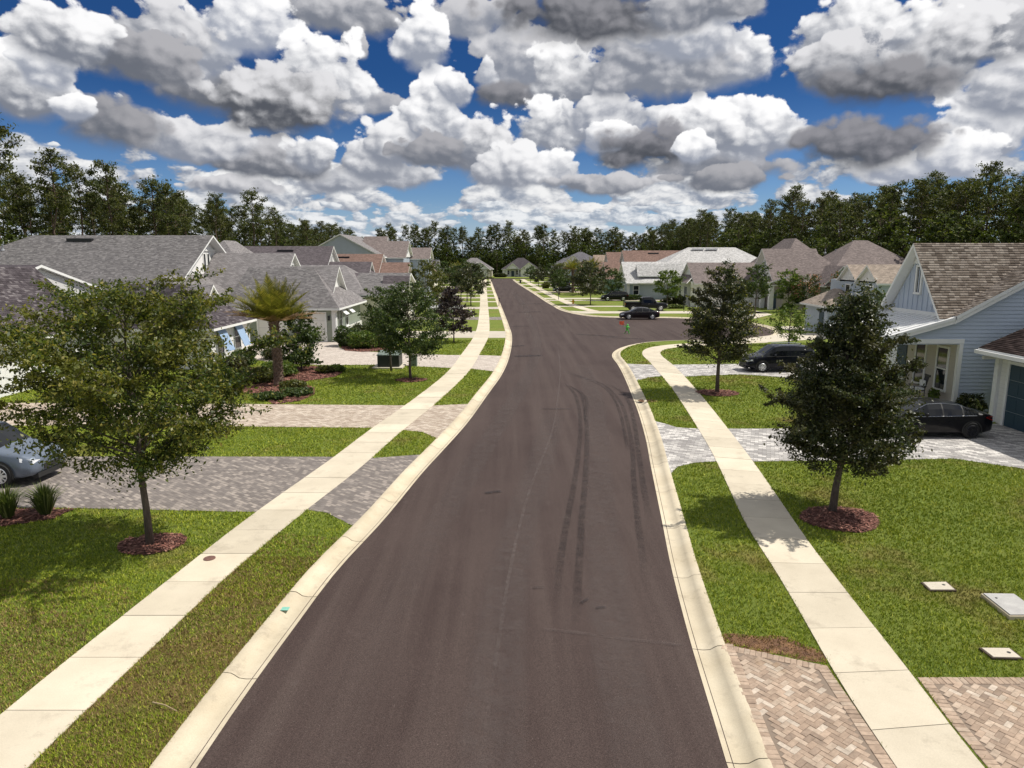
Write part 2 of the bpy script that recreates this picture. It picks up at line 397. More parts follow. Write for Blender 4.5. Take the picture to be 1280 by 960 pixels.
def paver_fn(cols, w=.22, h=.11, ang=0.0, joint=(.16, .135, .115)):
    def fn(T, b):
        p = pos(T)
        mp = T.n.new('ShaderNodeMapping'); T.put(mp.inputs['Vector'], p); mp.inputs['Rotation'].default_value = (0, 0, ang)
        br = T.n.new('ShaderNodeTexBrick'); T.put(br.inputs['Vector'], mp.outputs[0])
        br.inputs['Scale'].default_value = 1.0; br.inputs['Brick Width'].default_value = w; br.inputs['Row Height'].default_value = h
        br.inputs['Mortar Size'].default_value = .006; br.inputs['Mortar Smooth'].default_value = .3; br.inputs['Bias'].default_value = 0
        br.inputs['Color1'].default_value = (0, 0, 0, 1); br.inputs['Color2'].default_value = (1, 1, 1, 1); br.inputs['Mortar'].default_value = (.5, .5, .5, 1)
        v = T.m('ADD', T.m('MULTIPLY', T.sep(br.outputs['Color'])[0], .6), T.m('MULTIPLY', T.noise(p, 2.2, 6, .75), .4))
        c = T.ramp(v, cols)
        c = T.mix(T.mr(T.noise(p, .5, 5, .65), .45, .75, 0, .45), c, C4(cols[0][1]))
        c = T.mix(br.outputs['Fac'], c, C4(joint))
        T.l.new(c, b.inputs['Base Color'])
        bump(T, b, T.m('ADD', T.m('MULTIPLY', br.outputs['Fac'], -1.0), T.m('MULTIPLY', T.noise(p, 60, 3, .6), .3)), .006)
    return fn
M['paver_grey'] = mat('grey_pavers', (.2, .18, .17), .85, paver_fn([(.15, (.15, .13, .12)), (.45, (.21, .185, .17)), (.62, (.27, .235, .21)), (.8, (.38, .33, .29))], ang=R(38)), spec=.3)
M['paver_tan'] = mat('tan_pavers', (.4, .34, .28), .85, paver_fn([(.15, (.32, .25, .19)), (.45, (.44, .36, .29)), (.62, (.54, .45, .36)), (.8, (.62, .54, .45))], ang=R(8)), spec=.3)
M['paver_pale'] = mat('pale_pavers', (.5, .45, .4), .85, paver_fn([(.15, (.42, .36, .31)), (.5, (.54, .47, .41)), (.8, (.66, .59, .52))]), spec=.3)
M['paver_silver'] = mat('silver_pavers', (.35, .33, .32), .85, paver_fn([(.12, (.24, .225, .22)), (.42, (.36, .345, .33)), (.6, (.50, .475, .45)), (.8, (.70, .67, .63))], w=.30, h=.15, ang=R(20)), spec=.3)
M['concrete_drive'] = mat('drive_concrete', (.6, .53, .44), .85, concrete_fn((.62, .56, .46), (.54, .48, .39)))

# ------------------------------------------------------------------ curves on the ground
def smooth_poly(pts, step=1.0):
    p = [np.array(q, float) for q in pts]; out = []
    p = [2 * p[0] - p[1]] + p + [2 * p[-1] - p[-2]]
    for i in range(1, len(p) - 2):
        p0, p1, p2, p3 = p[i - 1], p[i], p[i + 1], p[i + 2]
        # centripetal Catmull-Rom
        t0 = 0; t1 = t0 + max(np.linalg.norm(p1 - p0), 1e-4) ** .5; t2 = t1 + max(np.linalg.norm(p2 - p1), 1e-4) ** .5; t3 = t2 + max(np.linalg.norm(p3 - p2), 1e-4) ** .5
        n = max(2, int(np.linalg.norm(p2 - p1) / .3))
        for t in np.linspace(t1, t2, n, endpoint=False):
            A1 = (t1 - t) / (t1 - t0) * p0 + (t - t0) / (t1 - t0) * p1; A2 = (t2 - t) / (t2 - t1) * p1 + (t - t1) / (t2 - t1) * p2; A3 = (t3 - t) / (t3 - t2) * p2 + (t - t2) / (t3 - t2) * p3
            B1 = (t2 - t) / (t2 - t0) * A1 + (t - t0) / (t2 - t0) * A2; B2 = (t3 - t) / (t3 - t1) * A2 + (t - t1) / (t3 - t1) * A3
            out.append((t2 - t) / (t2 - t1) * B1 + (t - t1) / (t2 - t1) * B2)
    out.append(p[-2]); out = np.array(out)
    s = np.concatenate([[0], np.cumsum(np.linalg.norm(np.diff(out, axis=0), axis=1))])
    n = max(2, int(round(s[-1] / step)))
    t = np.linspace(0, s[-1], n + 1)
    return np.stack([np.interp(t, s, out[:, 0]), np.interp(t, s, out[:, 1])], 1)
def offset(pl, d):
    """left-hand offset of a polyline"""
    t = np.gradient(pl, axis=0); t /= np.linalg.norm(t, axis=1)[:, None]
    return pl + d * np.stack([-t[:, 1], t[:, 0]], 1)
def sheet(name, poly, z, m, kind='structure', parent=None):
    tri = tessellate_polygon([[Vector((p[0], p[1], 0)) for p in poly]])
    me = bpy.data.meshes.new(name)
    me.from_pydata([(p[0], p[1], z) for p in poly], [], [tuple(t) for t in tri])
    bm = bmesh.new(); bm.from_mesh(me)
    for f in bm.faces:
        f.normal_update()
        if f.normal.z < 0: f.normal_flip()
    bm.to_mesh(me); bm.free()
    me.materials.append(m)
    o = link(name, me, parent)
    if kind: o['kind'] = kind
    return o
def in_poly(P, poly):
    poly = np.asarray(poly, float); x, y = P[:, 0], P[:, 1]; r = np.zeros(len(P), bool); n = len(poly); j = n - 1
    for i in range(n):
        xi, yi = poly[i]; xj, yj = poly[j]
        if yi != yj:
            c = ((yi > y) != (yj > y)) & (x < (xj - xi) * (y - yi) / (yj - yi) + xi)
            r ^= c
        j = i
    return r

ZR = -0.09
LA = smooth_poly([(-4.9, -14), (-4.78, 0), (-4.65, 8.94), (-4.55, 11.09), (-4.43, 12.68), (-4.21, 15.32), (-3.67, 18.67), (-3.11, 23.16), (-2.65, 26.13), (-2.03, 30.38), (-1.32, 37.06), (-0.64, 43.64), (-0.18, 52.06), (0.0, 65.68), (-0.32, 75.48), (-1.3, 98.95), (-2.6, 128.74), (-4.45, 171.53), (-7.2, 238)], 1.0)
RA = smooth_poly([(2.7, -14), (2.95, 0), (3.18, 8.94), (3.28, 10.01), (3.48, 12.24), (3.87, 15.68), (4.25, 18.4), (5.04, 24.11), (5.48, 27.15), (6.07, 32.04), (6.4, 35.35), (7.12, 43.34), (7.44, 48.0), (7.62, 52.0), (8.22, 54.8), (9.54, 57.83), (11.74, 60.62), (14.52, 61.81), (18.2, 62.7), (21.6, 63.7), (24.9, 66.2), (26.9, 70.84), (27.0, 77.5), (24.6, 82.6), (20.57, 85.3), (16.5, 86.0), (13.02, 86.24), (10.4, 87.6), (8.6, 91.18), (7.0, 98), (6.3, 108), (5.7, 118), (4.54, 143.04), (3.2, 169), (1.71, 197.73), (0.1, 238)], 1.0)
LSL = smooth_poly([(-8.5, -14), (-8.4, 3), (-8.29, 9.99), (-7.93, 14.41), (-7.48, 18.85), (-6.74, 23.81), (-6.1, 28.84), (-5.35, 33.85), (-4.22, 43.54), (-3.84, 53.66), (-3.6, 63.23), (-3.68, 72), (-4.1, 85), (-5.12, 110.55), (-7.5, 165), (-10.31, 238)], .5)
LSR = smooth_poly([(-7.1, -14), (-7.08, 3), (-7.04, 8.83), (-6.8, 12.53), (-6.62, 14.97), (-6.05, 19.13), (-5.4, 23.0), (-4.73, 28.43), (-3.95, 33.74), (-2.85, 43.79), (-2.45, 53.66), (-2.22, 62.29), (-2.3, 70), (-2.7, 81.86), (-3.5, 101.67), (-6.0, 165.07), (-8.7, 238)], .5)
RSL = smooth_poly([(5.0, -14), (5.35, 3), (5.65, 9.89), (5.79, 11.43), (6.02, 13.28), (6.23, 15.17), (6.48, 17.86), (6.76, 19.8), (7.53, 24.72), (8.13, 29.56), (9.1, 38.72), (9.69, 47.09), (10.1, 53.0), (11.1, 55.9), (12.5, 57.5), (14.14, 58.6), (18, 59.9), (22, 61.2)], .5)
RSR = smooth_poly([(6.3, -14), (6.65, 3), (6.86, 8.91), (7.1, 11.07), (7.32, 13.18), (7.72, 16.79), (8.15, 19.8), (8.76, 24.11), (9.37, 29.13), (10.11, 35.64), (10.76, 42.22), (11.12, 47.09), (11.4, 52.3), (12.1, 54.7), (13.2, 56.1), (14.6, 57.1), (18.4, 58.4), (22.4, 59.7)], .5)
FSL = smooth_poly([(10.6, 95), (9.42, 101.67), (8.3, 115), (7.42, 128.46), (5.71, 165.07), (2.75, 238)], .5)
FSR = smooth_poly([(12.1, 95.3), (10.9, 102), (9.8, 115.2), (8.92, 128.6), (7.2, 165.2), (4.25, 238)], .5)
KW = 0.62
LK = offset(LA, KW)            # back of the left kerb
RK = offset(RA, -KW)           # back of the right kerb

def ribbon(name, A, B, z, m):
    n = 240
    def rs(pl):
        s = np.concatenate([[0], np.cumsum(np.linalg.norm(np.diff(pl, axis=0), axis=1))]); t = np.linspace(0, s[-1], n)
        return np.stack([np.interp(t, s, pl[:, 0]), np.interp(t, s, pl[:, 1])], 1)
    A, B = rs(A), rs(B); V = []
    for a, b in zip(A, B): V += [(a[0], a[1], z), (b[0], b[1], z)]
    o = fast_mesh(name, V, [(2 * i, 2 * i + 1, 2 * i + 3, 2 * i + 2) for i in range(n - 1)], m)
    o['kind'] = 'structure'
    return o
# the ground: one sheet to the horizon, the road bed sunk a kerb's height below the lawns
sheet('ground', [(-1500, -300), (1500, -300), (1500, 2500), (-1500, 2500)], -0.13, M['ground'])
road_poly = list(map(tuple, offset(LA, .1))) + [(-8.2, 240.5), (-60, 241), (-60, 249), (60, 249), (60, 241), (1.2, 240.5)] + list(map(tuple, offset(RA, -.1)[::-1]))
road = sheet('road', road_poly, ZR, M['asphalt'])
left_poly = list(map(tuple, offset(LK, -.06))) + [(-9.2, 239.3), (-95, 239.5), (-95, -14)]
sheet('lawn', left_poly, 0.0, M['lawn'])
right_poly = list(map(tuple, offset(RK, .06)[::-1])) + [(2.8, -14), (95, -14), (95, 239.5), (2.0, 239.3)]
sheet('lawn', right_poly, 0.0, M['lawn'])
sheet('lawn', [(-95, 250), (95, 250), (95, 300), (-95, 300)], 0.0, M['lawn'])

# sidewalks: every slab is a piece of its own
def slabs(A, B, parent, step=1.52, zt=.022, name='slab', mtl=None):
    s = np.concatenate([[0], np.cumsum(np.linalg.norm(np.diff(A, axis=0), axis=1))])
    s2 = np.concatenate([[0], np.cumsum(np.linalg.norm(np.diff(B, axis=0), axis=1))])
    n = int(round(s[-1] / step))
    for i in range(n):
        V = []
        for u in np.linspace(i / n, (i + 1) / n, 3):
            g = .008 / s[-1]
            uu = u + g if u <= i / n + 1e-9 else (u - g if u >= (i + 1) / n - 1e-9 else u)
            a = (np.interp(uu * s[-1], s, A[:, 0]), np.interp(uu * s[-1], s, A[:, 1])); b = (np.interp(uu * s2[-1], s2, B[:, 0]), np.interp(uu * s2[-1], s2, B[:, 1]))
            V.append((a, b))
        z = zt + random.uniform(-.004, .004); m = MB()
        ring = [V[0][0], V[1][0], V[2][0], V[2][1], V[1][1], V[0][1]]
        m.extrude([(p[0], p[1], z) for p in ring], (0, 0, -.12))
        m.build(name, mtl or M['sidewalk'], parent)
def slab_walk(A, B, step=1.52):
    mid = (A + B[np.linspace(0, len(B) - 1, len(A)).astype(int)]) / 2
    o = ribbon('sidewalk', A, B, .004, M['soil'])
    slabs(A, B, o, step)
    return o
def trim_to(A, y0):
    return A[A[:, 1] > y0]
slab_walk(trim_to(LSL, 2), trim_to(LSR, 2)); slab_walk(trim_to(RSL, 2), trim_to(RSR, 2)); slab_walk(FSL, FSR)

# kerbs: low rolled kerb with gutter, cast in 3 m lengths
def kerb(edge, side, step=3.05):
    base = fast_mesh('kerb', *(lambda A, B: ([(p[0], p[1], ZR - .02) for p in A] + [(p[0], p[1], ZR - .02) for p in B], [(i, i + 1, len(A) + i + 1, len(A) + i) for i in range(len(A) - 1)]))(edge, offset(edge, side * KW * .98)), M['gutter_stain'])
    base['kind'] = 'structure'
    s = np.concatenate([[0], np.cumsum(np.linalg.norm(np.diff(edge, axis=0), axis=1))]); n = int(round(s[-1] / step))
    prof = [(0, ZR + .006), (.20, ZR - .008), (.33, ZR + .012), (.41, -.022), (.47, .010), (KW - .02, .020), (KW, .014)]
    tan = np.gradient(edge, axis=0); tan /= np.linalg.norm(tan, axis=1)[:, None]
    for i in range(n):
        u0, u1 = s[-1] * i / n + .009, s[-1] * (i + 1) / n - .009; V = []; k = 4; dz = random.uniform(-.004, .004)
        for u in np.linspace(u0, u1, k):
            p = np.array((np.interp(u, s, edge[:, 0]), np.interp(u, s, edge[:, 1]))); t = np.array((np.interp(u, s, tan[:, 0]), np.interp(u, s, tan[:, 1]))); nr = side * np.array((-t[1], t[0]))
            for (d, z) in prof: q = p + nr * d; V.append((q[0], q[1], z + dz * (d > .3)))
        L = len(prof); F = []
        for a in range(k - 1):
            for b in range(L - 1):
                q = (a * L + b, (a + 1) * L + b, (a + 1) * L + b + 1, a * L + b + 1)
                F.append(q if side < 0 else q[::-1])
        fast_mesh('kerb_segment', V, F, M['kerb'], base)
    return base
cut = lambda A: A[A[:, 1] > 2]
kerb(cut(LA), 1); kerb(cut(RA), -1)

# ================================================================== driveways
def offs_pts(P, d):
    return P
def at_y(pl, y):
    o = np.argsort(pl[:, 1]); return float(np.interp(y, pl[o, 1], pl[o, 0]))
KLx = lambda y: at_y(LK, y) + .05
KRx = lambda y: at_y(RK[RK[:, 1] < 53], y) - .05
FKx = lambda y: at_y(RK[RK[:, 1] > 92], y) - .05
def drive(poly, m, z=.012, name='driveway'):
    return sheet(name, poly, z, m)
# left side, near to far
d1 = [(-24.0, 19.5), (-13.4, 19.39), (-7.7, 19.05), (-6.1, 19.25), (-5.4, 19.0), (KLx(17.95), 17.95)] + [(KLx(y), y) for y in (19, 20, 21, 22, 23, 24, 25)] + [(-5.1, 24.55), (-6.9, 24.7), (-11.0, 24.72), (-24.0, 24.75)]
drive(d1, M['paver_grey'])
d2 = [(-26.5, 29.6), (-13.0, 29.42), (-6.2, 29.13), (-4.74, 28.75), (-3.8, 28.4), (KLx(27.3), 27.3)] + [(KLx(y), y) for y in (29, 30, 31, 32, 33, 34.1)] + [(-3.9, 33.75), (-5.3, 33.75), (-14.2, 34.1), (-26.5, 34.4)]
drive(d2, M['paver_tan'])
d3 = [(-22.4, 53.8), (-20, 50.6), (-17, 48.2), (-13.3, 46.9), (-9.4, 47.05), (-7.7, 46.7), (-4.3, 45.7), (-2.7, 45.3), (KLx(44.2), 44.2)] + [(KLx(y), y) for y in (46, 48, 50, 51.4)] + [(-2.4, 51.85), (-4.9, 51.85), (-8.7, 53.0), (-12.2, 54.0), (-14.2, 56.2), (-15.1, 60.2), (-22.4, 60.2)]
drive(d3, M['paver_pale'])
def band_left(y0, y1, m, xl):
    drive([(xl, y0), (-3, y0), (KLx(y0), y0), (KLx(y1), y1), (-3, y1), (xl, y1)], m)
for y0, y1, m, xl in ((63.3, 69.2, 'concrete_drive', -13), (82, 86, 'paver_grey', -17), (99.5, 103.8, 'paver_pale', -19), (115.2, 117.5, 'concrete_drive', -18), (126, 130, 'paver_pale', -20), (139, 141.8, 'concrete_drive', -20), (153, 157, 'paver_tan', -22), (174, 180, 'concrete_drive', -24), (197, 202, 'paver_pale', -26), (219, 223, 'concrete_drive', -27)):
    band_left(y0, y1, M[m], xl)
# right side
d2r = [(KRx(22.6), 22.6), (5.9, 23.5), (6.6, 23.95), (7.42, 24.11), (8.88, 24.11), (16.3, 24.45), (18.0, 23.2), (20.0, 20.6), (21.7, 19.6), (21.7, 29.9), (16.0, 29.2), (12, 28.99), (8, 28.99), (7.2, 29.2), (6.9, 29.8), (KRx(30.4), 30.4)] + [(KRx(y), y) for y in (29, 27.5, 26, 24.5)]
drive(d2r, M['paver_silver'])
d3r = [(KRx(40.8), 40.8), (8.4, 41.9), (9.4, 42.45), (10.8, 42.3), (14.5, 43.1), (16.9, 41.9), (24, 41.5), (24, 48.5), (16.2, 47.46), (11.2, 47.1), (9.7, 47.1), (KRx(47.5), 47.5)] + [(KRx(y), y) for y in (46, 44, 42)]
drive(d3r, M['paver_silver'])
# concrete aprons round the bulb of the side court
for pl in ([(15.4, 60.9), (17.6, 59.6), (19.5, 59.2), (23.5, 60.4), (28.5, 62.5), (31.5, 62.2), (31.5, 66.5), (28.4, 67.5), (26.4, 67.2), (25.6, 66.2), (21.8, 63.1), (18.2, 62.05)],
           [(28.2, 69.5), (34, 68.4), (34, 74.2), (28.1, 74.2)], [(23.9, 84.6), (26.6, 82), (28.6, 82.6), (34, 90), (33, 103), (28.4, 103), (28.4, 92)]):
    drive(pl, M['concrete_drive'])
drive([(FKx(96.2) + .1, 96.2), (9.2, 95.6), (12, 95.2), (34, 96.0), (34, 91.4), (14, 91.6), (11, 91.6), (9.9, 91.2), (9.4, 91.6), (8.4, 94)], M['concrete_drive'])
for y0, y1, m in ((104.2, 106.2, 'concrete_drive'), (119, 121.6, 'paver_pale'), (124.5, 127.4, 'concrete_drive'), (147, 152, 'paver_tan'), (169, 173, 'concrete_drive'), (189, 194, 'paver_pale'), (212, 217, 'concrete_drive')):
    drive([(FKx(y0), y0), (28, y0), (28, y1), (FKx(y1), y1)], M[m])
COVERED = [d1, d2, d3, d2r, d3r]

# the near brick drive: laid stone by stone in herringbone, with a soldier course along its edges
PC = [(.40, .30, .225), (.345, .255, .19), (.44, .345, .265), (.50, .42, .34), (.30, .225, .17)]
PM = []
for i, c in enumerate(PC):
    def pf(T, b, c=c):
        p = pos(T); oi = T.n.new('ShaderNodeObjectInfo').outputs['Random']
        a = T.mr(T.noise(p, 9, 5, .7), .3, .72, .75, 1.22)
        a = T.m('MULTIPLY', a, T.mr(T.n.new('ShaderNodeNewGeometry').outputs['Random Per Island'], 0, 1, .88, 1.12))
        a = T.m('MULTIPLY', a, T.mr(oi, 0, 1, .88, 1.1))
        stain = T.mr(T.noise(p, 1.1, 5, .6), .60, .72, 0, .5)
        cc = T.mix(1.0, C4(c), T.comb(a, a, a), 'MULTIPLY')
        T.l.new(T.mix(stain, cc, (.23, .155, .075, 1)), b.inputs['Base Color'])
        bump(T, b, T.noise(p, 120, 4, .65), .003)
    PM.append(mat('paver_tone', c, .85, pf, spec=.3))
def paver_mesh(m, w=.196, h=.096, t=.05):
    bm_ = MB(); b = .007
    x, y = w / 2, h / 2
    pts0 = [(-x, -y), (x, -y), (x, y), (-x, y)]; pts1 = [(-x + b, -y + b), (x - b, -y + b), (x - b, y - b), (-x + b, y - b)]
    i = [(p[0], p[1], -t) for p in pts0]; j = [(p[0], p[1], -b * .6) for p in pts0]; k = [(p[0], p[1], 0) for p in pts1]
    bm_.v = i + j + k
    for a in range(4):
        a2 = (a + 1) % 4
        bm_.f += [(a, a2, 4 + a2, 4 + a), (4 + a, 4 + a2, 8 + a2, 8 + a)]; bm_.mi += [0, 0]
    bm_.f.append((8, 9, 10, 11)); bm_.mi.append(0)
    me = bpy.data.meshes.new('paver'); me.from_pydata(bm_.v, [], bm_.f); me.materials.append(m); return me
M['joint_sand'] = mat('joint_sand', (.22, .17, .13), .95)
PMESH = [paver_mesh(m) for m in PM]
def brick_drive(poly, name, n_single=300):
    base = sheet(name, poly, .003, M['joint_sand'])
    P = np.array(poly); c = P.mean(0)
    inner = []
    n = len(P)
    items = []
    # soldier course: stones set across the edge
    area = sum(P[i][0] * P[(i + 1) % n][1] - P[(i + 1) % n][0] * P[i][1] for i in range(n)); sg = 1 if area > 0 else -1
    for i in range(n):
        a, b = P[i], P[(i + 1) % n]; L = np.linalg.norm(b - a)
        if L < .2: continue
        t = (b - a) / L; nr = sg * np.array((-t[1], t[0])); k = int(L / .1)
        for j in range(k):
            q = a + t * (j + .5) * L / k + nr * .1
            items.append((q[0], q[1], math.atan2(nr[1], nr[0]), 1))
    # inset test for the field
    def dist_in(pt):
        d = 1e9
        for i in range(n):
            a, b = P[i], P[(i + 1) % n]; t = (b - a) / np.linalg.norm(b - a); d = min(d, sg * (t[0] * (pt[1] - a[1]) - t[1] * (pt[0] - a[0])))
        return d
    ang = R(38); ca, sa = math.cos(ang), math.sin(ang); u = .1
    for i in range(-90, 90):
        for j in range(-90, 90):
            k = (i - j) % 4
            if k == 0: cx, cy, ra = (i + 1) * u, (j + .5) * u, 0
            elif k == 3: cx, cy, ra = (i + .5) * u, (j + 1) * u, math.pi / 2
            else: continue
            w = c + np.array((cx * ca - cy * sa, cx * sa + cy * ca))
            if dist_in(w) > .225: items.append((w[0], w[1], ang + ra, 0))
    items.sort(key=lambda q: (q[1] < 8.6, math.hypot(q[0], q[1])))
    Vs, Fs, ms = [], [], []
    rest = {i: ([], []) for i in range(len(PM))}
    for q, (x, y, a, border) in enumerate(items):
        mi = random.choice((0, 0, 1, 2)) if border else random.choice((0, 0, 1, 1, 2, 2, 3, 4))
        z = .014 + random.uniform(-.004, .004)
        if q < n_single:
            o = bpy.data.objects.new('paver', PMESH[mi]); col.objects.link(o)
            o.parent = base; o.location = (x, y, z); o.rotation_euler = (random.uniform(-.012, .012), random.uniform(-.012, .012), a + random.uniform(-.012, .012))
        else:
            V, F = rest[mi]; i0 = len(V)
            for v in PMESH[mi].vertices:
                V.append((x + v.co.x * math.cos(a) - v.co.y * math.sin(a), y + v.co.x * math.sin(a) + v.co.y * math.cos(a), z + v.co.z))
            F += [tuple(i0 + k for k in p.vertices) for p in PMESH[mi].polygons]
    m = MB()
    for mi, (V, F) in rest.items():
        i0 = len(m.v); m.v += V; m.f += [tuple(i0 + k for k in f) for f in F]; m.mi += [mi] * len(F)
    if m.v: m.build('paver_field', PM, base, kind='stuff')
    return base
ap = [(KRx(12.1) + .0, 12.1), (KRx(9.5), 9.5), (KRx(7), 7), (KRx(4.5), 4.5), (5.4, 4.5), (5.5, 7), (5.62, 9.5), (5.72, 11.36)]
brick_drive(ap, 'driveway_apron')
bd = [(7.16, 11.02), (6.98, 9.7), (6.86, 8.0), (6.72, 4.5), (12.5, 4.5), (12.5, 11.02)]
brick_drive(bd, 'driveway')
COVERED += [ap, bd]

# bare soil where the turf has failed beside the brick apron, and a dirt ring in the next verge
M['dead_turf'] = mat('dead_turf', (.16, .085, .045), .95, speckle((.10, .05, .03), (.24, .13, .06), 5, 40, .7, .02, 25))
def blob(cx, cy, rx, ry, n=26, rot=0, k=.18, seed=1):
    r = random.Random(seed); ph = [r.uniform(0, 6.28) for _ in range(4)]
    out = []
    for i in range(n):
        a = 2 * math.pi * i / n; s = 1 + k * sum(math.sin((j + 2) * a + ph[j]) / (j + 1) for j in range(3)) * .6
        x, y = rx * s * math.cos(a), ry * s * math.sin(a)
        out.append((cx + x * math.cos(rot) - y * math.sin(rot), cy + x * math.sin(rot) + y * math.cos(rot)))
    return out
DEAD = [blob(5.02, 12.0, .60, .30, seed=3, rot=-.35, k=.55)]
sheet('bare_patch', blob(5.02, 12.02, .74, .44, seed=3, rot=-.35, k=.5), .006, M['dead_turf'])
sheet('bare_patch', blob(7.05, 34.9, .55, .35, seed=5), .010, M['dead_turf'])

# mulch rings and beds: chips lie loose on a dark sheet
M['mulch'] = mat('mulch', (.12, .05, .035), .95, speckle((.075, .030, .024), (.17, .07, .05), 4, 45, .7, .03, 30))
def chip_fn(T, b):
    i = island(T); T.l.new(T.ramp(i, [(.0, (.06, .022, .016)), (.4, (.16, .06, .042)), (.75, (.26, .11, .08)), (1, (.36, .19, .14))]), b.inputs['Base Color'])
M['chip'] = mat('mulch_chip', (.2, .08, .06), .9, chip_fn)
rng = np.random.default_rng(5)
def mulch(poly, density=500, size=.045):
    o = sheet('mulch_bed', poly, .018, M['mulch'])
    P = np.array(poly); lo, hi = P.min(0), P.max(0); n = int((hi - lo).prod() * density)
    c = rng.uniform(lo, hi, (n, 2)); c = c[in_poly(c, poly)]; n = len(c)
    a = rng.uniform(0, 6.28, n); L = size * rng.uniform(.5, 1.5, n); w = size * .4 * rng.uniform(.6, 1.3, n); z0 = .02 + rng.uniform(0, .035, n); tl = rng.uniform(-.5, .5, (n, 2))
    V = np.zeros((n, 4, 3)); ca, sa = np.cos(a), np.sin(a)
    for k, (s, t) in enumerate(((-1, -1), (1, -1), (1, 1), (-1, 1))):
        V[:, k, 0] = c[:, 0] + s * L * ca - t * w * sa; V[:, k, 1] = c[:, 1] + s * L * sa + t * w * ca; V[:, k, 2] = z0 + (s * tl[:, 0] * L + t * tl[:, 1] * w) * .6 + .01
    F = np.arange(n * 4).reshape(n, 4)
    m = fast_mesh('mulch_chips', V.reshape(-1, 3), F, M['chip'], o); m['kind'] = 'stuff'
    o['kind'] = 'structure'
    return poly
MUL = [mulch(blob(9.30, 18.5, 1.12, .95, seed=2, k=.1)), mulch(blob(11.25, 36.95, 1.1, 1.0, seed=4, k=.08), 250, .06), mulch(blob(-9.3, 16.75, .9, .62, seed=6, k=.12)),
       mulch(blob(-6.1, 41.0, .9, .8, seed=8, k=.1), 200, .06),
       mulch([(-18.6, 38), (-14.5, 37.0), (-12.9, 35.1), (-12.0, 33.95), (-10.9, 34.9), (-10.7, 36.6), (-11.3, 38.6), (-12.5, 39.9), (-12.2, 40.8), (-11.0, 42.2), (-10.9, 43.6), (-11.4, 45.0), (-13.6, 46.4), (-18.8, 45.2)], 120, .07),
       mulch([(-15.0, 60.0), (-14.0, 56.0), (-13.3, 54.4), (-11.85, 53.6), (-9.6, 54.2), (-9.4, 57.2), (-11, 60), (-13.4, 63), (-14.4, 66)], 60, .08),
       mulch([(-17.5, 17.2), (-14.6, 17.6), (-13.0, 18.5), (-12.9, 19.25), (-17.5, 19.3)], 300)]
COVERED += MUL

# ------------------------------------------------------------------ marks on the road: tyre marks, paving seam, stains
def mark_fn(c, lo, hi, s, mx):
    def fn(T, b):
        p = pos(T)
        n = T.m('MULTIPLY', T.mr(T.noise(p, s, 6, .7), lo, hi, .15, 1), mx)
        uv = T.n.new('ShaderNodeUVMap').outputs[0]; u, v, _ = T.sep(uv)
        e = T.m('MULTIPLY', T.mr(T.m('ABSOLUTE', T.m('SUBTRACT', v, .5)), .5, .25, 0, 1, True), T.mr(T.m('ABSOLUTE', T.m('SUBTRACT', u, .5)), .5, .36, 0, 1, True))
        T.l.new(T.m('MULTIPLY', n, e), b.inputs['Alpha']); b.inputs['Base Color'].default_value = C4(c)
    return fn
M['tyre_mark'] = mat('tyre_mark', (.02, .015, .015), .8, mark_fn((.018, .012, .012), .34, .70, 4, .50))
M['seam_mark'] = mat('seam_mark', (.3, .27, .25), .9, mark_fn((.22, .185, .17), .45, .70, 6, .42))
M['wear_mark'] = mat('wear_mark', (.2, .17, .16), .9, mark_fn((.115, .09, .083), .35, .7, 3, .42))
M['oil_mark'] = mat('oil_mark', (.03, .025, .025), .6, mark_fn((.02, .015, .015), .3, .6, 8, .6))
def strip(name, pts, w, m, z):
    pl = smooth_poly(pts, .4); a = offset(pl, w / 2); b = offset(pl, -w / 2); n = len(pl)
    V = [(p[0], p[1], z) for p in a] + [(p[0], p[1], z) for p in b]
    o = fast_mesh(name, V, [(i, n + i, n + i + 1, i + 1) for i in range(n - 1)], m, road)
    uv = o.data.uv_layers.new(name='uv'); k = 0
    for i in range(n - 1):
        for (u, v) in ((i, 0), (i, 1), (i + 1, 1), (i + 1, 0)): uv.data[k].uv = (u / (n - 1), v); k += 1
    return o
zz = [ZR + .004]
def nz(): zz[0] += .0015; return zz[0]
for pts, w in (([(3.2, 46.2), (4.47, 42.57), (5.37, 40.15), (5.63, 35.11), (5.29, 30.81), (4.72, 26.11), (4.05, 21.86), (3.55, 18.3), (3.0, 14)], .24),
               ([(5.0, 41.2), (5.34, 40.73), (6.05, 38.49), (6.1, 35.56), (5.6, 30.81), (4.95, 26.11), (4.35, 21.86), (3.85, 18)], .26),
               ([(3.1, 45.2), (4.52, 41.94), (5.2, 39.86), (5.44, 36.49), (5.2, 32.25), (4.85, 28.87), (4.4, 25)], .2),
               ([(2.9, 41.3), (3.41, 37.97), (3.36, 33.83), (3.02, 29.49), (2.48, 24.91), (1.94, 21.0), (1.6, 18.8), (1.34, 17.0), (1.08, 14.9), (.9, 12.9)], .24),
               ([(2.85, 40.8), (3.7, 38.49), (3.92, 35.56), (3.55, 32.25), (3.24, 28.87), (2.88, 25.61), (2.42, 21.86), (2.05, 19.1), (1.75, 16.6), (1.45, 14.2), (1.2, 12)], .25),
               ([(3.3, 40.0), (3.75, 37.2), (3.62, 34), (3.3, 30)], .18)):
    strip('tyre_mark', pts, w, M['tyre_mark'], nz())
strip('seam_mark', [(-.52, 8.0), (-.47, 8.94), (-.24, 12.68), (0.0, 16.02), (.5, 20.69), (1.72, 28.78), (2.41, 35.55), (3.27, 46.25), (3.97, 60)], .10, M['seam_mark'], nz())
strip('wear_mark', [(-.3, 6), (-.25, 12), (.1, 17), (1.0, 24), (2.2, 34)], 1.3, M['wear_mark'], nz())
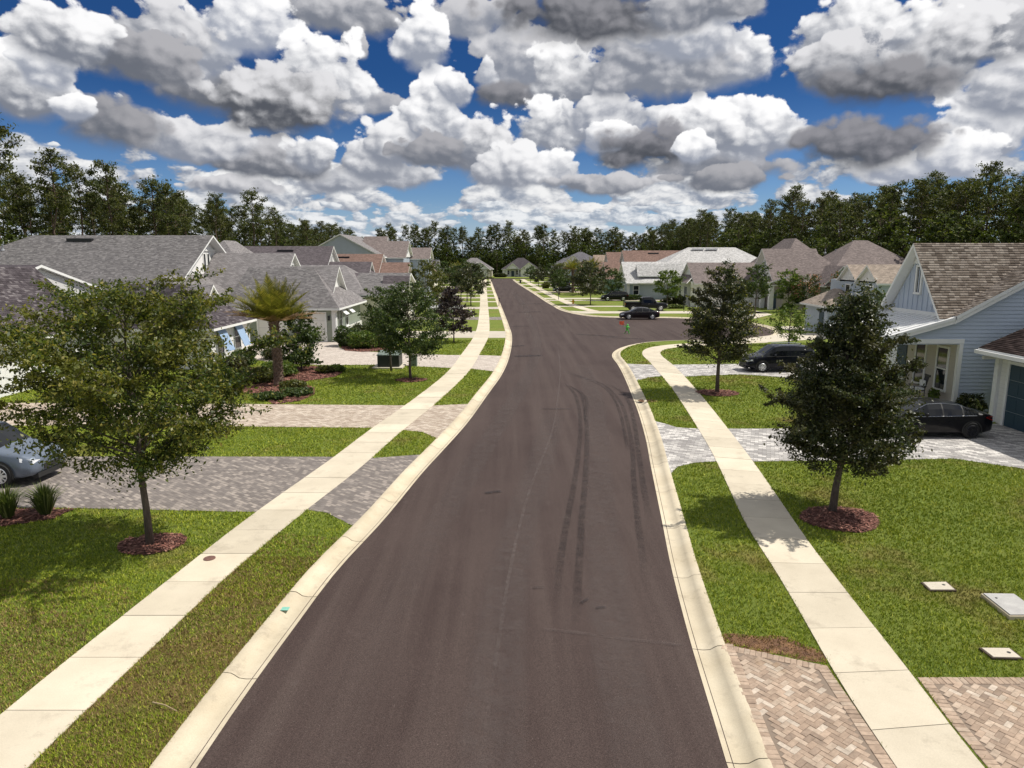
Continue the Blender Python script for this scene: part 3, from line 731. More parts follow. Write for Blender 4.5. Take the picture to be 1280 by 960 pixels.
strip('wear_mark', [(1.9, 6), (2.0, 12), (2.6, 19), (3.5, 27), (4.4, 36), (5, 50)], 1.2, M['wear_mark'], nz())
strip('wear_mark', [(-2.9, 6), (-2.7, 12), (-2.0, 19), (-.6, 30), (.9, 42), (2.2, 60), (2, 100), (0, 160)], 1.1, M['wear_mark'], nz())
strip('seam_mark', [(.5, 12.8), (1.4, 12.6), (2.5, 12.35), (3.45, 12.15)], .14, M['wear_mark'], nz())
for x, y, a, l, w in ((.9, 75, .3, 2.2, .5), (1.2, 52, .2, 2.4, .9), (-.6, 21, .4, .6, .25), (2.2, 33.3, 0, 1.6, .18), (.5, 58, .5, 1.5, .6), (2.4, 95, .3, 4, .8), (3.0, 112, .4, 5, .9), (8.2, 66, -.5, 5, .6), (10.5, 63.6, -.4, 4, .5), (1.6, 13.9, .8, .3, .12), (1.9, 13.6, .2, .25, .1), (.6, 14.5, .1, .3, .06)):
    d = Vector((math.cos(a), math.sin(a))) * l / 2
    strip('stain', [(x - d.x, y - d.y), (x, y + .03), (x + d.x, y + d.y)], w, M['oil_mark'], nz())
M['green_paint'] = mat('green_paint', (.2, .5, .4), .7, speckle((.16, .46, .36), (.3, .55, .45), 20, 60, .4))
m_ = MB(); m_.box(-4.86, -4.70, 13.34, 13.48, .017, .0235); pm = m_.build('paint_mark', M['green_paint']); pm['kind'] = 'structure'

# ------------------------------------------------------------------ grass blades on the near lawns
def blade_fn(cols, dryc):
    def fn(T, b):
        p = pos(T); i = island(T)
        c = T.ramp(i, cols)
        d = T.mr(T.noise(T.vm('ADD', p, (11, 5, 0)), dryc[0], 6, .68), dryc[1], dryc[2], 0, dryc[3])
        c = T.mix(d, c, T.ramp(i, [(0, (.10, .06, .03)), (.5, (.26, .175, .08)), (1, (.42, .33, .15))]))
        T.l.new(T.mix(1.0, c, T.mix(T.mr(T.noise(p, .45, 5, .6), .3, .7), (.82, .86, .8, 1), (1.18, 1.10, 1.0, 1)), 'MULTIPLY'), b.inputs['Base Color'])
        b.inputs['Specular IOR Level'].default_value = .25
    return fn
GC = [(0, (.085, .14, .012)), (.35, (.20, .28, .018)), (.75, (.325, .39, .03)), (1, (.50, .50, .08))]
M['blades'] = mat('grass_blades', (.1, .2, .02), .6, blade_fn(GC, (.27, .56, .70, .85)))
M['blades_dry'] = mat('dry_grass_blades', (.2, .2, .06), .6, blade_fn([(0, (.11, .09, .016)), (.35, (.215, .17, .032)), (.75, (.32, .235, .065)), (1, (.45, .33, .14))], (.5, .24, .46, .95)))
def grass(name, poly, m, zones, holes):
    VV, FF, off = [], [], 0
    P = np.array(poly); lo, hi = P.min(0), P.max(0)
    for (y0, y1, dens, h, w) in zones:
        ylo, yhi = max(lo[1], y0), min(hi[1], y1)
        if yhi <= ylo: continue
        xlo, xhi = max(lo[0], -(yhi * .80 + 2)), min(hi[0], yhi * .80 + 2)
        if xhi <= xlo: continue
        n = int((xhi - xlo) * (yhi - ylo) * dens)
        c = rng.uniform((xlo, ylo), (xhi, yhi), (n, 2)); c = c[np.abs(c[:, 0]) < c[:, 1] * .78 + 2.0]
        c = c[in_poly(c, poly)]
        for q in holes: c = c[~in_poly(c, q)]
        n = len(c)
        if not n: continue
        nb = 3; c = np.repeat(c, nb, 0) + rng.normal(0, .02, (n * nb, 2)); n *= nb
        hh = h * rng.uniform(.5, 1.25, n); a = rng.uniform(0, 6.28, n); ln = rng.uniform(.2, 1.0, n) * hh; ww = w * rng.uniform(.6, 1.2, n); b = rng.uniform(0, 6.28, n)
        V = np.zeros((n, 3, 3))
        V[:, 0, :2] = c + np.stack([np.cos(a), np.sin(a)], 1) * ww[:, None]; V[:, 1, :2] = c - np.stack([np.cos(a), np.sin(a)], 1) * ww[:, None]
        V[:, 2, :2] = c + np.stack([np.cos(b), np.sin(b)], 1) * ln[:, None]; V[:, 2, 2] = hh
        VV.append(V.reshape(-1, 3)); FF.append(np.arange(n * 3).reshape(n, 3) + off); off += n * 3
    o = fast_mesh(name, np.concatenate(VV), np.concatenate(FF), m)
    tag(o, kind='stuff')
    return o
ZONES = [(8, 12, 620, .050, .0075), (12, 16, 480, .055, .009), (16, 22, 300, .062, .011), (22, 31, 230, .066, .0125), (31, 46, 120, .07, .017), (46, 62, 55, .075, .024)]
clipy = lambda A, a, b: [tuple(p) for p in A if a <= p[1] <= b]
vl = clipy(LK, 6, 60) + clipy(LSR, 6, 60)[::-1]
grass('verge_grass', vl, M['blades_dry'], [z for z in ZONES if z[0] < 16], COVERED)
vl2 = clipy(LK, 15.2, 62) + clipy(LSR, 15.4, 62)[::-1]
grass('verge_grass', [p for p in vl2], M['blades'], ZONES[1:], COVERED)
lw = clipy(LSL, 6, 62) + [(-48, 62), (-48, 6)]
DRY = blob(-10.6, 11.2, 3.2, 2.3, seed=12, k=.22)
grass('lawn_grass', lw, M['blades'], ZONES, COVERED + [DRY])
grass('dry_grass', DRY, M['blades_dry'], ZONES, COVERED + [clipy(LSL, -5, 40) + [(5, 40), (5, -5)]])
RK1 = [tuple(p) for p in RK if p[1] < 60 and p[0] < 13]
vr = [p for p in RK1 if p[1] > 6] + [tuple(p) for p in RSL if p[1] > 6 and p[0] < 13][::-1]
grass('verge_grass', vr, M['blades'], ZONES, COVERED + DEAD)
rw = [tuple(p) for p in RSR if p[1] > 6 and p[0] < 18.5] + [(30, 60), (48, 50), (48, 6)]
grass('lawn_grass', rw, M['blades'], ZONES, COVERED)

M['blades_dead'] = mat('dead_grass_blades', (.2, .1, .05), .8, blade_fn([(0, (.08, .045, .025)), (.4, (.17, .095, .045)), (.8, (.26, .16, .07)), (1, (.16, .18, .03))], (.5, .9, .95, 0)))
grass('dead_grass', blob(5.02, 12.02, .70, .42, seed=3, rot=-.35, k=.5), M['blades_dead'], [(8, 16, 520, .035, .009)], COVERED)

sheet('verge', clipy(LK, -10, 15.0)[::2] + clipy(LSR, -10, 15.6)[::-1][::3], .004, M['verge'])
# green and dry blades mingle towards the edges of the dry ground
thin = lambda k, a, b: [(z[0], z[1], z[2] * k, z[3], z[4]) for z in ZONES if z[0] >= a and z[1] <= b]
grass('verge_grass', vl, M['blades'], thin(.55, 8, 16), COVERED)
grass('verge_grass', clipy(LK, 5, 10.6) + clipy(LSR, 5, 10.2)[::-1], M['blades'], thin(1.1, 8, 12), COVERED)
grass('verge_grass', clipy(LK, 13.2, 16.6) + clipy(LSR, 12.6, 16.0)[::-1], M['blades'], thin(.7, 12, 22), COVERED)
grass('verge_grass', clipy(LK, 15, 17.4) + clipy(LSR, 15.6, 17.6)[::-1], M['blades_dry'], thin(.5, 12, 22), COVERED)
grass('dry_grass', DRY, M['blades'], thin(.6, 8, 16), COVERED + [clipy(LSL, -5, 40) + [(5, 40), (5, -5)]])
grass('dry_grass', blob(-10.6, 11.6, 4.2, 3.3, seed=12, k=.25), M['blades_dry'], thin(.35, 8, 16), COVERED + [DRY, clipy(LSL, -5, 40) + [(5, 40), (5, -5)]])

# ================================================================== houses
def shingle_fn(c1, c2, c3, row=.14):
    def fn(T, b):
        p = pos(T); x, y, z = T.sep(p); nx, ny, nzz = T.sep(T.n.new('ShaderNodeNewGeometry').outputs['Normal'])
        ax, ay = T.m('ABSOLUTE', nx), T.m('ABSOLUTE', ny)
        along = T.mix(T.m('GREATER_THAN', ax, ay), T.comb(x, x, x), T.comb(y, y, y))
        slope = T.m('MAXIMUM', T.m('MAXIMUM', ax, ay), .2)
        v = T.comb(T.sep(along)[0], T.m('DIVIDE', z, slope))
        br = T.n.new('ShaderNodeTexBrick'); T.put(br.inputs['Vector'], v); br.inputs['Scale'].default_value = 1
        br.inputs['Brick Width'].default_value = .30; br.inputs['Row Height'].default_value = row; br.inputs['Mortar Size'].default_value = .008; br.inputs['Mortar Smooth'].default_value = .2
        br.inputs['Color1'].default_value = (0, 0, 0, 1); br.inputs['Color2'].default_value = (1, 1, 1, 1); br.inputs['Mortar'].default_value = (.1, .1, .1, 1); br.offset_frequency = 2
        t = T.m('ADD', T.m('MULTIPLY', T.sep(br.outputs['Color'])[0], .55), T.m('MULTIPLY', T.noise(v, 3.1, 5, .75), .45))
        c = T.ramp(t, [(.15, c1), (.5, c2), (.85, c3)])
        c = T.mix(T.mr(T.noise(T.vm('MULTIPLY', v, (1, .25, 1)), .7, 4, .6), .4, .8, 0, .35), c, C4(c1))
        c = T.mix(T.m('MULTIPLY', br.outputs['Fac'], .55), c, (c1[0] * .35, c1[1] * .35, c1[2] * .35, 1))
        T.l.new(c, b.inputs['Base Color']); bump(T, b, T.m('SUBTRACT', T.noise(p, 40, 3, .7), br.outputs['Fac']), .008)
    return fn
SH = {}
for k, c in dict(plum=(.078, .066, .074), grey=(.215, .200, .200), dark=(.115, .098, .105), brown=(.21, .135, .110), taupe=(.205, .168, .158), tan=(.33, .27, .22), pale=(.50, .49, .48), slate=(.13, .125, .14), sand=(.30, .23, .18), black=(.07, .06, .065)).items():
    SH[k] = mat('shingles_' + k, c, .9, shingle_fn(tuple(v * .68 for v in c), c, tuple(v * 1.38 for v in c)), spec=.25)
def paint_fn(c, bw=None, vert=False):
    def fn(T, b):
        p = pos(T); x, y, z = T.sep(p)
        g = T.mr(T.noise(p, .6, 5, .6), .3, .7, .94, 1.04)
        d = T.mr(T.noise(T.vm('MULTIPLY', p, (2.5, 2.5, .4)), 1.0, 5, .7), .62, .85, 0, .25)
        cc = T.mix(d, T.mix(1.0, C4(c), T.comb(g, g, g), 'MULTIPLY'), (c[0] * .7, c[1] * .66, c[2] * .6, 1))
        if bw:
            f = T.m('FRACT', T.m('DIVIDE', T.m('ADD', x, y) if vert else z, bw))
            gap = T.mr(f, 0, .07, 1, 0)
            cc = T.mix(T.m('MULTIPLY', gap, .45), cc, (c[0] * .35, c[1] * .35, c[2] * .38, 1))
            bump(T, b, T.m('ABSOLUTE', T.m('SUBTRACT', f, .5)) if vert else f, .03)
        T.l.new(cc, b.inputs['Base Color'])
    return fn
WL = {}
for k, c, bw, vt in (('white', (.80, .79, .76), .18, False), ('trim', (.80, .80, .78), None, False), ('cream', (.70, .66, .56), None, False), ('sage', (.30, .335, .28), .18, False), ('blue', (.47, .53, .62), .18, False), ('bluegrey', (.36, .42, .46), .18, False), ('steel', (.42, .47, .55), .18, False),
                     ('teal', (.34, .50, .44), .18, False), ('greige', (.52, .48, .43), .18, False), ('board', (.80, .79, .77), .4, True), ('boardgrey', (.42, .44, .42), .4, True), ('paleblue', (.60, .70, .78), .18, False), ('taupe', (.47, .43, .38), None, False)):
    WL[k] = mat('painted_' + k, c, .6, paint_fn(c, bw, vt), spec=.3)
M['glass'] = mat('window_glass', (.02, .025, .03), .06, spec=.8)
M['black'] = mat('black_metal', (.012, .012, .014), .4)
M['porch_metal'] = mat('white_metal_roof', (.80, .80, .79), .35, spec=.5)
M['navy'] = mat('navy_paint', (.022, .055, .085), .45)
M['door_white'] = mat('door_white', (.78, .76, .72), .5)
M['shutter'] = mat('blue_shutter', (.34, .47, .66), .5)
M['pipe'] = mat('grey_pipe', (.25, .26, .28), .5)
TH = .17
def rp(mb, pts, th=TH):
    """a roof plane: shingled top (slot 0), trim on edges and underside (slot 1)"""
    pts = [Vector(p) for p in pts]
    n = (pts[1] - pts[0]).cross(pts[2] - pts[0])
    if n.z < 0: pts = pts[::-1]
    low = [p - Vector((0, 0, th)) for p in pts]; k = len(pts)
    mb.face(pts, 0); mb.face(low[::-1], 1)
    for i in range(k):
        j = (i + 1) % k; mb.face([pts[i], low[i], low[j], pts[j]], 1)
def roofmesh(h, fn, shin, name='roof', trim=None):
    mb = MB(); fn(mb)
    me_o = mb.build(name, [SH[shin] if isinstance(shin, str) else shin, trim or WL['trim']], h)
    return me_o
def gable_roof(h, ax, c, half, a0, a1, zr, ze, shin, over=.45, wall=None, e0=True, e1=True, inset=.45, face=None):
    """ridge along ax at centre c; wall ends a0..a1; rises from ze at +-half to zr. e0/e1: build the gable wall at that end"""
    s = (zr - ze) / half; lo = ze - over * s; P = (lambda a, b, z: (a, b, z)) if ax == 'x' else (lambda a, b, z: (b, a, z))
    def fn(mb):
        for sg in (-1, 1): rp(mb, [P(a0 - inset, c + sg * (half + over), lo), P(a1 + inset, c + sg * (half + over), lo), P(a1 + inset, c, zr), P(a0 - inset, c, zr)])
    r = roofmesh(h, fn, shin)
    if wall is not None:
        for e, a in ((e0, a0), (e1, a1)):
            if not e: continue
            mb = MB(); d = .12 if a == a0 else -.12
            mb.extrude([P(a, c - half, ze - TH - .02), P(a, c + half, ze - TH - .02), P(a, c, zr - TH - .02)], P(d, 0, 0))
            mb.build('gable_wall', wall, h)
    return r
def hip_roof(h, x0, x1, y0, y1, ze, zr, shin, over=.45, ridge=None):
    """hip roof over the rectangle; ridge=(ax,a0,a1) overrides the ridge line"""
    w, d = x1 - x0, y1 - y0
    if ridge is None:
        ridge = ('x', x0 + d / 2, x1 - d / 2) if w >= d else ('y', y0 + w / 2, y1 - w / 2)
    ax, a0, a1 = ridge
    s = (zr - ze) / (d / 2 if ax == 'x' else w / 2); lo = ze - over * s
    X0, X1, Y0, Y1 = x0 - over, x1 + over, y0 - over, y1 + over
    if ax == 'x': A, B = ((a0, (y0 + y1) / 2, zr), (a1, (y0 + y1) / 2, zr))
    else: A, B = (((x0 + x1) / 2, a0, zr), ((x0 + x1) / 2, a1, zr))
    c = [(X0, Y0, lo), (X1, Y0, lo), (X1, Y1, lo), (X0, Y1, lo)]
    def fn(mb):
        if ax == 'x': ps = [[c[0], c[1], B, A], [c[1], c[2], B], [c[2], c[3], A, B], [c[3], c[0], A]]
        else: ps = [[c[0], c[1], A], [c[1], c[2], B, A], [c[2], c[3], B], [c[3], c[0], A, B]]
        for q in ps: rp(mb, q)
    return roofmesh(h, fn, shin)
def body(h, x0, x1, y0, y1, z1, m, z0=-.05, name='wall'):
    mb = MB(); mb.box(x0, x1, y0, y1, z0, z1); return mb.build(name, m, h)
def window(h, face, c, a, z0, z1, w, lites=1, frame=None, out=.05, name='window'):
    """face 'x-','x+','y-','y+' ; c = plane coordinate; a = centre along the wall. frame > pane, muntins"""
    s = -1 if face[1] == '-' else 1; f = MB(); t = .10
    def bx(mb, a0, a1, zz0, zz1, d0, d1):
        d0, d1 = sorted((c + s * d0, c + s * d1))
        if face[0] == 'x': mb.box(d0, d1, a0, a1, zz0, zz1)
        else: mb.box(a0, a1, d0, d1, zz0, zz1)
    bx(f, a - w / 2 - t, a + w / 2 + t, z1, z1 + t, -.02, out); bx(f, a - w / 2 - t, a + w / 2 + t, z0 - t, z0, -.02, out + .03)
    bx(f, a - w / 2 - t, a - w / 2, z0, z1, -.02, out); bx(f, a + w / 2, a + w / 2 + t, z0, z1, -.02, out)
    if lites >= 2: bx(f, a - w / 2, a + w / 2, (z0 + z1) / 2 - .03, (z0 + z1) / 2 + .03, -.02, out * .7)
    if lites >= 4: bx(f, a - .025, a + .025, z0, (z0 + z1) / 2 - .03, -.02, out * .6); bx(f, a - .025, a + .025, (z0 + z1) / 2 + .03, z1, -.02, out * .6)
    if lites == 3: bx(f, a - .025, a + .025, z0, z1, -.02, out * .6)
    fo = f.build(name, frame or WL['trim'], h)
    p = MB(); bx(p, a - w / 2 + .002, a + w / 2 - .002, z0 + .002, z1 - .002, -.015, .012); p.build('pane', M['glass'], fo)
    return fo
def garage(h, face, c, a, w, hgt, m, rows=4, z0=0.0, lights=False):
    s = -1 if face[1] == '-' else 1
    def bx(mb, a0, a1, zz0, zz1, d0, d1):
        d0, d1 = sorted((c + s * d0, c + s * d1))
        if face[0] == 'x': mb.box(d0, d1, a0, a1, zz0, zz1)
        else: mb.box(a0, a1, d0, d1, zz0, zz1)
    f = MB(); t = .14
    bx(f, a - w / 2 - t, a - w / 2, z0, z0 + hgt, -.02, .07); bx(f, a + w / 2, a + w / 2 + t, z0, z0 + hgt, -.02, .07); bx(f, a - w / 2 - t, a + w / 2 + t, z0 + hgt, z0 + hgt + t, -.02, .07)
    fo = f.build('garage_door', WL['trim'], h)
    for i in range(rows):
        p = MB(); bx(p, a - w / 2 + .005, a + w / 2 - .005, z0 + hgt * i / rows + .006, z0 + hgt * (i + 1) / rows - .006, -.03, .012)
        n = max(2, int(w / .62))
        top = lights and i == rows - 1
        for j in range(n):
            q0 = a - w / 2 + w * (j + .14) / n; q1 = a - w / 2 + w * (j + .86) / n
            bx(p, q0, q1, z0 + hgt * (i + .18) / rows, z0 + hgt * (i + .82) / rows, 0, .022)
        p.build('panel', m, fo)
        if top:
            for j in range(n):
                q0 = a - w / 2 + w * (j + .2) / n; q1 = a - w / 2 + w * (j + .8) / n
                g = MB(); bx(g, q0, q1, z0 + hgt * (i + .25) / rows, z0 + hgt * (i + .75) / rows, 0, .027); g.build('pane', M['glass'], fo)
    return fo
def door(h, face, c, a, w, hgt, m, z0=0.0):
    s = -1 if face[1] == '-' else 1
    def bx(mb, a0, a1, zz0, zz1, d0, d1):
        d0, d1 = sorted((c + s * d0, c + s * d1))
        if face[0] == 'x': mb.box(d0, d1, a0, a1, zz0, zz1)
        else: mb.box(a0, a1, d0, d1, zz0, zz1)
    f = MB(); bx(f, a - w / 2, a + w / 2, z0, z0 + hgt, -.02, .04); o = f.build('door', m, h)
    k = MB(); bx(k, a + w / 2 - .14, a + w / 2 - .08, z0 + .95, z0 + 1.1, .03, .10); k.build('handle', M['black'], o)
    return o
def ridge_vent(h, x0, x1, y, z, m='black'):
    mb = MB(); mb.box(x0, x1, y - .22, y + .22, z - .15, z + .12); return mb.build('roof_vent', M[m], h)
def roof_pipe(h, x, y, z):
    mb = MB(); mb.tube([(x, y, z - .3), (x, y, z + .45)], .06, 8); mb.lathe((x, y, 0), [(.20, z - .05), (.10, z + .12), (.07, z + .14)], 10); mb.lathe((x, y, 0), [(.09, z + .38), (.11, z + .52), (.02, z + .55)], 8); return mb.build('vent_pipe', M['pipe'], h)
def tabs(h, pts, shin_mats, row=.145, w=.30, lift=.014, parent=None):
    """real overlapping shingles on a roof plane: pts[0]->pts[1] is the eave; each shingle is a wedge proud of the deck"""
    P = [Vector(p) for p in pts]; e = (P[1] - P[0]).normalized(); n = (P[1] - P[0]).cross(P[2] - P[0]).normalized()
    if n.z < 0: n = -n
    u = n.cross(e)
    if u.z < 0: u = -u
    q = [((p - P[0]).dot(e), (p - P[0]).dot(u)) for p in P]; tmax = max(t for _, t in q); r = random.Random(3)
    def span(t):
        xs = []
        for i in range(len(q)):
            (s0, t0), (s1, t1) = q[i], q[(i + 1) % len(q)]
            if (t0 - t) * (t1 - t) <= 0 and abs(t1 - t0) > 1e-6: xs.append(s0 + (s1 - s0) * (t - t0) / (t1 - t0))
        return (min(xs), max(xs)) if len(xs) >= 2 else None
    V, F = [], []; k = 0
    while k * row < tmax - .02:
        t0, t1 = k * row, min((k + 1) * row, tmax - .004)
        a, b = span(t0 + .003), span(t1)
        if a and b:
            x = a[0] - r.uniform(0, w)
            while x < a[1]:
                x2 = x + w * r.uniform(.55, 1.3); g = .004
                l0, l1 = max(x + g, a[0]), min(x2 - g, a[1]); m0, m1 = max(x + g, b[0]), min(x2 - g, b[1])
                if l1 - l0 > .02 and m1 - m0 > .01:
                    lf = lift * r.choice((.7, 1.0, 1.0, 1.5)); i = len(V)
                    for (s, t, z) in ((l0, t0, .002), (l1, t0, .002), (l1, t0, lf), (l0, t0, lf), (m1, t1, .004), (m0, t1, .004)):
                        V.append(P[0] + e * s + u * t + n * z)
                    F += [(i, i + 1, i + 2, i + 3), (i + 3, i + 2, i + 4, i + 5)]
                x = x2
        k += 1
    o = fast_mesh('shingle', [tuple(v) for v in V], F, shin_mats, parent or h); o['kind'] = 'stuff'; return o
def tab_fn(cols):
    def fn(T, b):
        p = pos(T); i = island(T); c = T.ramp(i, cols); g = T.mr(T.noise(p, 25, 4, .7), .3, .7, .8, 1.2)
        T.l.new(T.mix(1.0, c, T.comb(g, g, g), 'MULTIPLY'), b.inputs['Base Color'])
    return fn
M['tab_tan'] = mat('shingle_tan', (.3, .24, .2), .9, tab_fn([(0, (.16, .125, .10)), (.35, (.26, .21, .17)), (.7, (.36, .30, .25)), (1, (.47, .40, .335))]), spec=.25)
M['tab_plum'] = mat('shingle_plum', (.08, .07, .08), .9, tab_fn([(0, (.045, .037, .042)), (.4, (.072, .060, .067)), (.75, (.10, .086, .094)), (1, (.19, .17, .175))]), spec=.25)
M['tab_grey'] = mat('shingle_grey', (.2, .19, .19), .9, tab_fn([(0, (.155, .145, .145)), (.4, (.205, .192, .19)), (.75, (.25, .235, .23)), (1, (.31, .29, .285))]), spec=.25)

# ---------------------------------------------------------------- left, nearest: plum roof, blue shutters
h = empty('house', (-22, 46, 0), 'white house with dark plum shingle roof and slatted blue shutters, nearest on the left', 'house')
body(h, -33.4, -27.1, 29, 44, 3.0, WL['board']); body(h, -46, -30.7, 33, 56.6, 3.2, WL['white'])
body(h, -30.4, -19.9, 45.1, 51.6, 3.0, WL['board'])
r = gable_roof(h, 'y', -30.2, 3.3, 29, 43.6, 6.75, 3.45, 'plum', over=.5, wall=WL['board'])
s_ = 3.3 / 3.3; tabs(h, [(-26.4, 34, 3.45 - .5 * s_), (-26.4, 44.05, 3.45 - .5 * s_), (-30.2, 44.05, 6.75), (-30.2, 34, 6.75)], M['tab_plum'], parent=r)
gable_roof(h, 'x', 44.8, 12, -46, -30.5, 6.85, 3.5, 'plum', over=.3, wall=WL['white'], e0=False, inset=.30)
r = hip_roof(h, -30.2, -19.9, 45.1, 51.6, 3.15, 5.5, 'plum', over=.55, ridge=('x', -27.0, -23.0))
lo = 3.15 - .55 * 2.35 / 3.25
tabs(h, [(-27, 44.55, lo), (-19.35, 44.55, lo), (-23.0, 48.35, 5.5), (-27, 48.35, 5.5)], M['tab_plum'], parent=r)
tabs(h, [(-19.35, 44.55, lo), (-19.35, 52.15, lo), (-23.0, 48.35, 5.5)], M['tab_plum'], parent=r)
garage(h, 'x+', -27.1, 33, 5.0, 2.3, M['door_white'], 4)
for a in (46.6, 49.6):
    window(h, 'x+', -19.9, a, .9, 2.5, 1.0, 2)
    sh = MB()                                          # slatted awning shutter hinged at its head
    for i in range(7): sh.extrude([(-19.8, a - .62 + i * .18, 2.62), (-19.8, a - .62 + i * .18 + .15, 2.62), (-19.15, a - .62 + i * .18 + .15, 1.05), (-19.15, a - .62 + i * .18, 1.05)], (.03, 0, .02))
    for z, x in ((2.4, -19.71), (1.3, -19.25)): sh.box(x - .045, x - .012, a - .62, a + .60, z - .05, z + .05)
    sh.build('shutter', M['shutter'], h)
mb = MB(); mb.tube([(-19.35, 51.9, 2.7), (-19.7, 51.75, 2.45), (-19.82, 51.7, 2.2), (-19.82, 51.7, .05)], .05, 8); mb.build('downpipe', WL['trim'], h)

# ---------------------------------------------------------------- left: large grey roof with sage garage wing
h = empty('house', (-24, 66, 0), 'sage green house with sprawling grey roof, tall white gable and white garage doors', 'house')
body(h, -56, -30.2, 60.6, 77.4, 3.5, WL['white']); body(h, -31, -25.5, 58.5, 80, 3.5, WL['white'])
# main ridge along X, hip at the far left, tall gable to the street
lo = 3.4; Yc = 69.0
def fn(mb):
    rp(mb, [(-58, 58.6, lo), (-29.3, 58.6, lo), (-29.3, Yc, 9.45), (-47, Yc, 9.45)]); rp(mb, [(-29.3, 79.4, lo), (-58, 79.4, lo), (-47, Yc, 9.45), (-29.3, Yc, 9.45)]); rp(mb, [(-58, 79.4, lo), (-58, 58.6, lo), (-47, Yc, 9.45)])
r = roofmesh(h, fn, 'grey')
tabs(h, [(-58, 58.6, lo), (-29.3, 58.6, lo), (-29.3, Yc, 9.45), (-47, Yc, 9.45)], M['tab_grey'], row=.15, w=.27, lift=.014, parent=r)
mb = MB(); mb.extrude([(-30.3, 60.0, 4.0), (-30.3, 78, 4.0), (-30.3, Yc, 9.2)], (.12, 0, 0)); mb.build('gable_wall', WL['board'], h)
for d in (-.42, .42): window(h, 'x+', -30.18, Yc + d * 1.0, 6.15, 7.65, .42, 1)
mb = MB(); mb.box(-30.2, -30.05, Yc - 2.0, Yc + 2.0, 7.95, 8.1); mb.build('gable_trim', WL['trim'], h)
# skirt roof below the gable, and porch gable
def fn(mb):
    rp(mb, [(-25.4, 57.9, 3.4), (-25.4, 80, 3.4), (-30.2, 79.9, 5.75), (-30.2, 60.3, 5.75)]); rp(mb, [(-30.2, 57.9, 3.4), (-25.4, 57.9, 3.4), (-30.2, 60.3, 5.75)])
roofmesh(h, fn, 'grey')
gable_roof(h, 'x', 57.6, 1.7, -28, -25.2, 5.1, 3.5, 'grey', over=.35, wall=WL['board'])
body(h, -28, -25.2, 56.1, 59.2, 3.3, WL['white'])
# middle cross roof and its gable
gable_roof(h, 'x', 70.5, 4.2, -29.5, -22.3, 7.75, 4.6, 'grey', over=.5, wall=WL['board'])
window(h, 'x+', -22.18, 70.5, 5.6, 6.6, .4, 1)
# roof behind, seen over the ridge
hip_roof(h, -40, -27.5, 76, 92, 3.5, 9.3, 'grey')
body(h, -39.5, -28, 76.5, 91.5, 3.4, WL['white'])
# garage wing
body(h, -24.6, -15.5, 60.2, 70.4, 3.2, WL['sage'])
r = hip_roof(h, -24.6, -15.5, 60.2, 70.4, 3.35, 6.45, 'grey', over=.6, ridge=('x', -24.6, -18.6))
lw_ = 3.35 - .6 * 3.1 / 5.1
tabs(h, [(-25.2, 59.6, lw_), (-14.9, 59.6, lw_), (-18.6, 65.3, 6.45), (-24.6, 65.3, 6.45)], M['tab_grey'], row=.15, w=.27, lift=.014, parent=r)
gable_roof(h, 'x', 65.3, 2.5, -21.5, -16.6, 6.5, 4.3, 'grey', over=.3, wall=WL['board'], e0=False)
for a in (-17.55, -21.0): garage(h, 'y-', 60.2, a, 2.4, 2.5, M['door_white'], 4)
mb = MB(); mb.box(-15.75, -15.35, 60.12, 60.5, 0, 3.1); mb.build('corner_board', WL['trim'], h)
mb = MB(); mb.tube([(-14.95, 59.75, 2.95), (-15.4, 60.05, 2.6), (-15.42, 60.08, 2.4), (-15.42, 60.08, .05)], .055, 8); mb.build('downpipe', WL['trim'], h)
mb = MB(); mb.box(-15.42, -15.32, 60.4, 70.2, 0, 1.0); mb.build('wainscot', WL['white'], h)
for a in (62.2, 64.6):
    window(h, 'x+', -15.5, a, 1.1, 2.6, .9, 2)
    mb = MB(); mb.extrude([(-15.4, a - .6, 2.75), (-15.4, a + .6, 2.75), (-14.8, a + .6, 2.25), (-14.8, a - .6, 2.25)], (.03, 0, .04)); mb.build('awning', WL['trim'], h)
mb = MB(); mb.box(-16.08, -15.92, 60.05, 60.2, 1.9, 2.3); mb.build('wall_lamp', M['black'], h)
ridge_vent(h, -43.0, -40.6, 68.0, 9.0); roof_pipe(h, -51.5, 63.5, 6.1); roof_pipe(h, -48.3, 66.5, 8.0)

# ---------------------------------------------------------------- left: cream side wall
h = empty('house', (-20, 81, 0), 'cream house with low grey roof, plain side wall towards the garage court', 'house')
body(h, -31, -12.4, 74.4, 88, 3.45, WL['cream'])
gable_roof(h, 'x', 81.2, 6.8, -18, -12.2, 5.55, 3.5, 'dark', over=.5, wall=WL['board'], e0=False)
r = hip_roof(h, -31, -16, 74.4, 88, 3.5, 6.45, 'grey', over=.5, ridge=('x', -27, -19.5))
lo = 3.5 - .5 * 2.05 / 6.8
tabs(h, [(-17.8, 73.9, lo), (-11.75, 73.9, lo), (-11.75, 81.2, 5.55), (-17.8, 81.2, 5.55)], M['tab_grey'], row=.16, w=.30, lift=.014, parent=r)
gable_roof(h, 'x', 78.2, 1.5, -14, -11.9, 5.3, 3.6, 'dark', over=.3, wall=WL['board'], e0=False)
window(h, 'x+', -12.4, 85, .9, 2.4, 1.2, 4)
mb = MB(); mb.box(-12.75, -12.3, 74.3, 74.7, 0, 3.3); mb.build('corner_board', WL['trim'], h)

